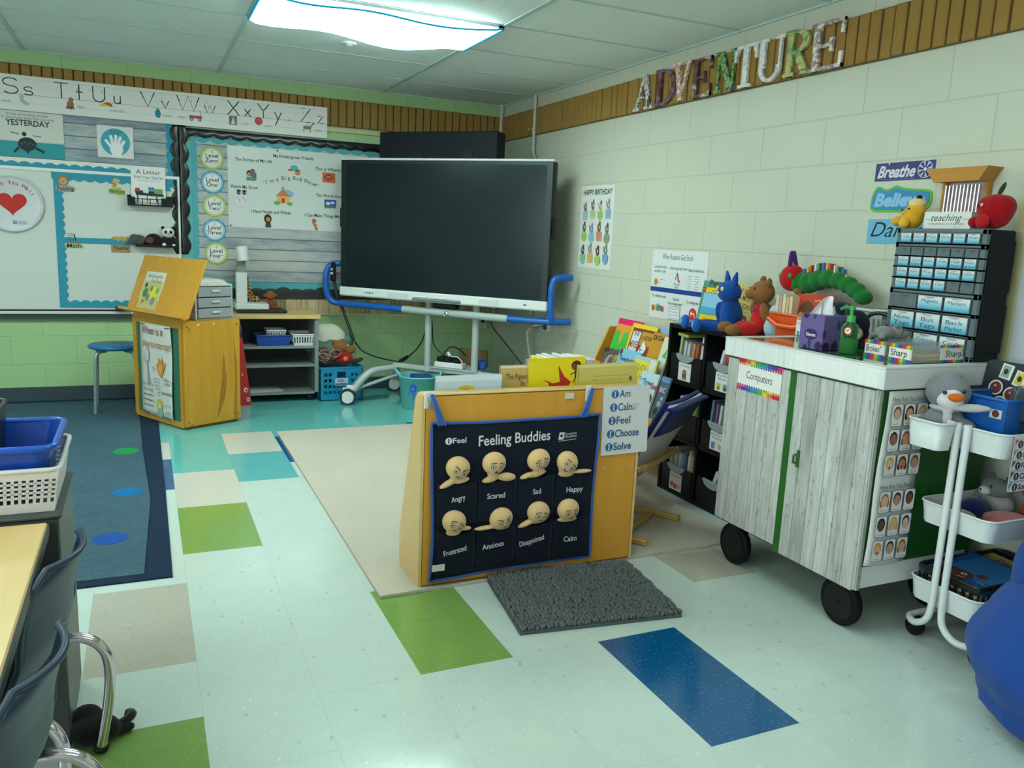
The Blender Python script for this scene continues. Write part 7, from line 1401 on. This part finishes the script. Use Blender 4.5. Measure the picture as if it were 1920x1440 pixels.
# ------------------------------------------------------------------ blue bean bag chair
bn = thing('bean_bag_chair', 'big royal blue fabric bean bag chair in front of the trolley', 'bean bag', (2.40, 1.12, 0))
BBM = pm('#033a86', .9, bump=.5, bscale=260, sheen=.08, var=.06, vscale=6); b = MB(BBM)
b.ell((.0, .0, .20), (.385, .415, .20)).ell((.0, .0, .29), (.34, .37, .16)).ell((.0, .0, .07), (.35, .37, .08)); b.build('seat_cushion', bn, vox=.02)
b = MB(BBM).ell((.12, .03, .46), (.25, .36, .24)).ell((.10, .20, .40), (.25, .17, .20)).ell((.14, -.2, .42), (.22, .2, .22)); b.build('backrest', bn, vox=.02)
b.build('seam', bn)
# ------------------------------------------------------------------ desk, cabinet, bins, chairs at the near side
dk = thing('student_table', 'pale wood table with a dark edge reaching out of the picture', 'table', (-.218, 2.06, 0))
MB(BEECH).box(-1.2, -.004, -1.5, 0, .585, .602, .003).build('tabletop', dk); b = MB(pm('#41453c', .5)); b.box(-.012, 0, -1.5, .002, .572, .599, .003).box(-1.2, 0, -.010, .002, .572, .599, .003); b.build('edge_band', dk)
MB(pm('#4a5250', .45)).box(-1.15, -.06, -1.45, -.05, .52, .575).build('apron', dk)
for x in (-.10, -1.1):
    for y in (-.10, -1.4): MB(pm('#5a6462', .35, metal=.4)).tube([(x, y, 0), (x, y, .52)], .018, 14).build('leg', dk)
cb = thing('metal_cabinet', 'dark grey metal cabinet carrying the bins behind the pale table', 'cabinet', (-.20, 2.43, 0)); MG = pm('#4a5551', .38, metal=.3)
MB(MG).box(-.72, 0, -.355, 0, .012, .605, .004).build('body', cb); b = MB(pm('#3a4441', .4, metal=.3)).box(-.725, .006, -.362, .006, .605, .615, .003); b.build('top_sheet', cb); b = MB(CHROME).ell((-.03, -.04, .615), (.008, .008, .003)).ell((-.03, -.30, .615), (.008, .008, .003)); b.build('rivet', cb)
MB(pm('#3a4441', .5)).box(-.70, -.02, -.335, -.02, 0, .014).build('foot_rail', cb)
wbk = tray_bin('storage_basket', 'white plastic basket with rows of square holes on the metal cabinet', 'basket', (-.375, 2.2525, .6155), .36, .335, .105, '#c9d3cb', 26, taper=.015, holes=5)
bbn = thing('storage_bin', 'deep blue plastic bin nested in the white basket', 'bin', (-.385, 2.245, .645)); b = MB(pm('#1146a4', .28)); o = rrect(-.18, .18, -.155, .155, .035, 6); ib = rrect(-.15, .15, -.125, .125, .03, 6); n = len(o)
b.add([(x, y, 0) for x, y in ib]+[(x, y, .125) for x, y in o]+[(x*.965, y*.96, .125) for x, y in o]+[(x*.965, y*.96, .004) for x, y in ib], [(k, (k+1) % n, n+(k+1) % n, n+k) for k in range(n)]+[(n+k, n+(k+1) % n, 2*n+(k+1) % n, 2*n+k) for k in range(n)]+[(2*n+k, 2*n+(k+1) % n, 3*n+(k+1) % n, 3*n+k) for k in range(n)]); b.add([(x, y, 0) for x, y in ib], [list(range(n))[::-1]]).add([(x*.965, y*.96, .004) for x, y in ib], [list(range(n))]); b.build('bin_body', bbn)
MB(pm('#1450b4', .25)).tube([(x*1.01, y*1.01, .125) for x, y in o], .009, 8, True).build('rim', bbn)
tray_bin('storage_bin', 'black plastic bin at the picture edge standing in the blue bin', 'bin', (-.425, 2.29, .650), .19, .15, .185, '#0d0f12', taper=.012)
def chair(label, loc, rz):
    t = thing('student_chair', label, 'chair', loc, rz, 'navy shell chairs at the pale table'); SHL = pm('#1c2f44', .42, var=.06, vscale=30)
    # local: sitter faces -x, back shell at +x
    def shell(u, v):
        y = (u-.5); prof = [(-.32, .345), (-.18, .335), (-.06, .335), (.0, .36), (.035, .43), (.045, .51), (.06, .565), (.075, .605)]; k = v*(len(prof)-1); i = min(int(k), len(prof)-2); f = k-i
        p = Vector(prof[i]).lerp(Vector(prof[i+1]), f); wv = .37 if v < .45 else .37-.03*math.sin((v-.45)/.55*PI)+.0; wv *= (1-.42*max(0, (v-.86)/.14)**2); cv = .035*(2*y)**2*min(1, v*1.6)
        return (p.x-cv*(1 if v > .4 else .3), y*wv, p.y+(.012*(2*y)**2 if v < .4 else 0))
    b = MB(SHL).sheet(lambda u, v: shell(u, v), 18, 36, .007); b.build('seat_shell', t)
    b = MB(SHL).tube([tuple(shell(0, v/30)) for v in range(31)]+[tuple(shell(u/12, 1)) for u in range(1, 12)]+[tuple(shell(1, 1-v/30)) for v in range(31)], .007, 8); b.build('rolled_rim', t)
    for s in (-1, 1): MB(CHROME).tube(smooth([(-.26, s*.15, .322), (-.06, s*.155, .322), (.02, s*.165, .318), (.062, s*.172, .285), (.075, s*.176, .23), (.068, s*.18, .14), (.045, s*.185, .012)], 6), .0125, 14).build('leg', t); MB(CHROME).tube(smooth([(-.22, s*.15, .32), (-.27, s*.155, .29), (-.30, s*.17, .15), (-.32, s*.18, .012)], 6), .0125, 14).build('leg', t)
    for x, s in ((.045, -.185), (.045, .185), (-.32, -.18), (-.32, .18)): MB(BLACK).ell((x, s, .012), (.018, .018, .012)).build('foot_cap', t)
chair('navy plastic chair tucked at the far end of the pale table beside the metal cabinet', (-.215, 1.87, 0), -.2)
chair('navy plastic chair tucked at the near side of the pale table', (-.215, 1.40, 0), -.2)
t = thing('fabric_strap', 'crumpled black cloth strap lying on the floor under the navy chairs', 'strap', (-.150, 2.09, 0)); b = MB(fabric('#121416', .1)).ell((0, 0, .035), (.06, .05, .035)).ell((-.02, .04, .05), (.04, .04, .03)).ell((.05, .01, .02), (.05, .02, .015), (0, .2, .4)); b.build('cloth_bundle', t, vox=.008)
MB(fabric('#121416')).tube(smooth([(.02, 0, .03), (.06, .02, .028), (.085, .04, .035), (.075, .06, .03)], 4), .012, 6).build('loose_end', t)
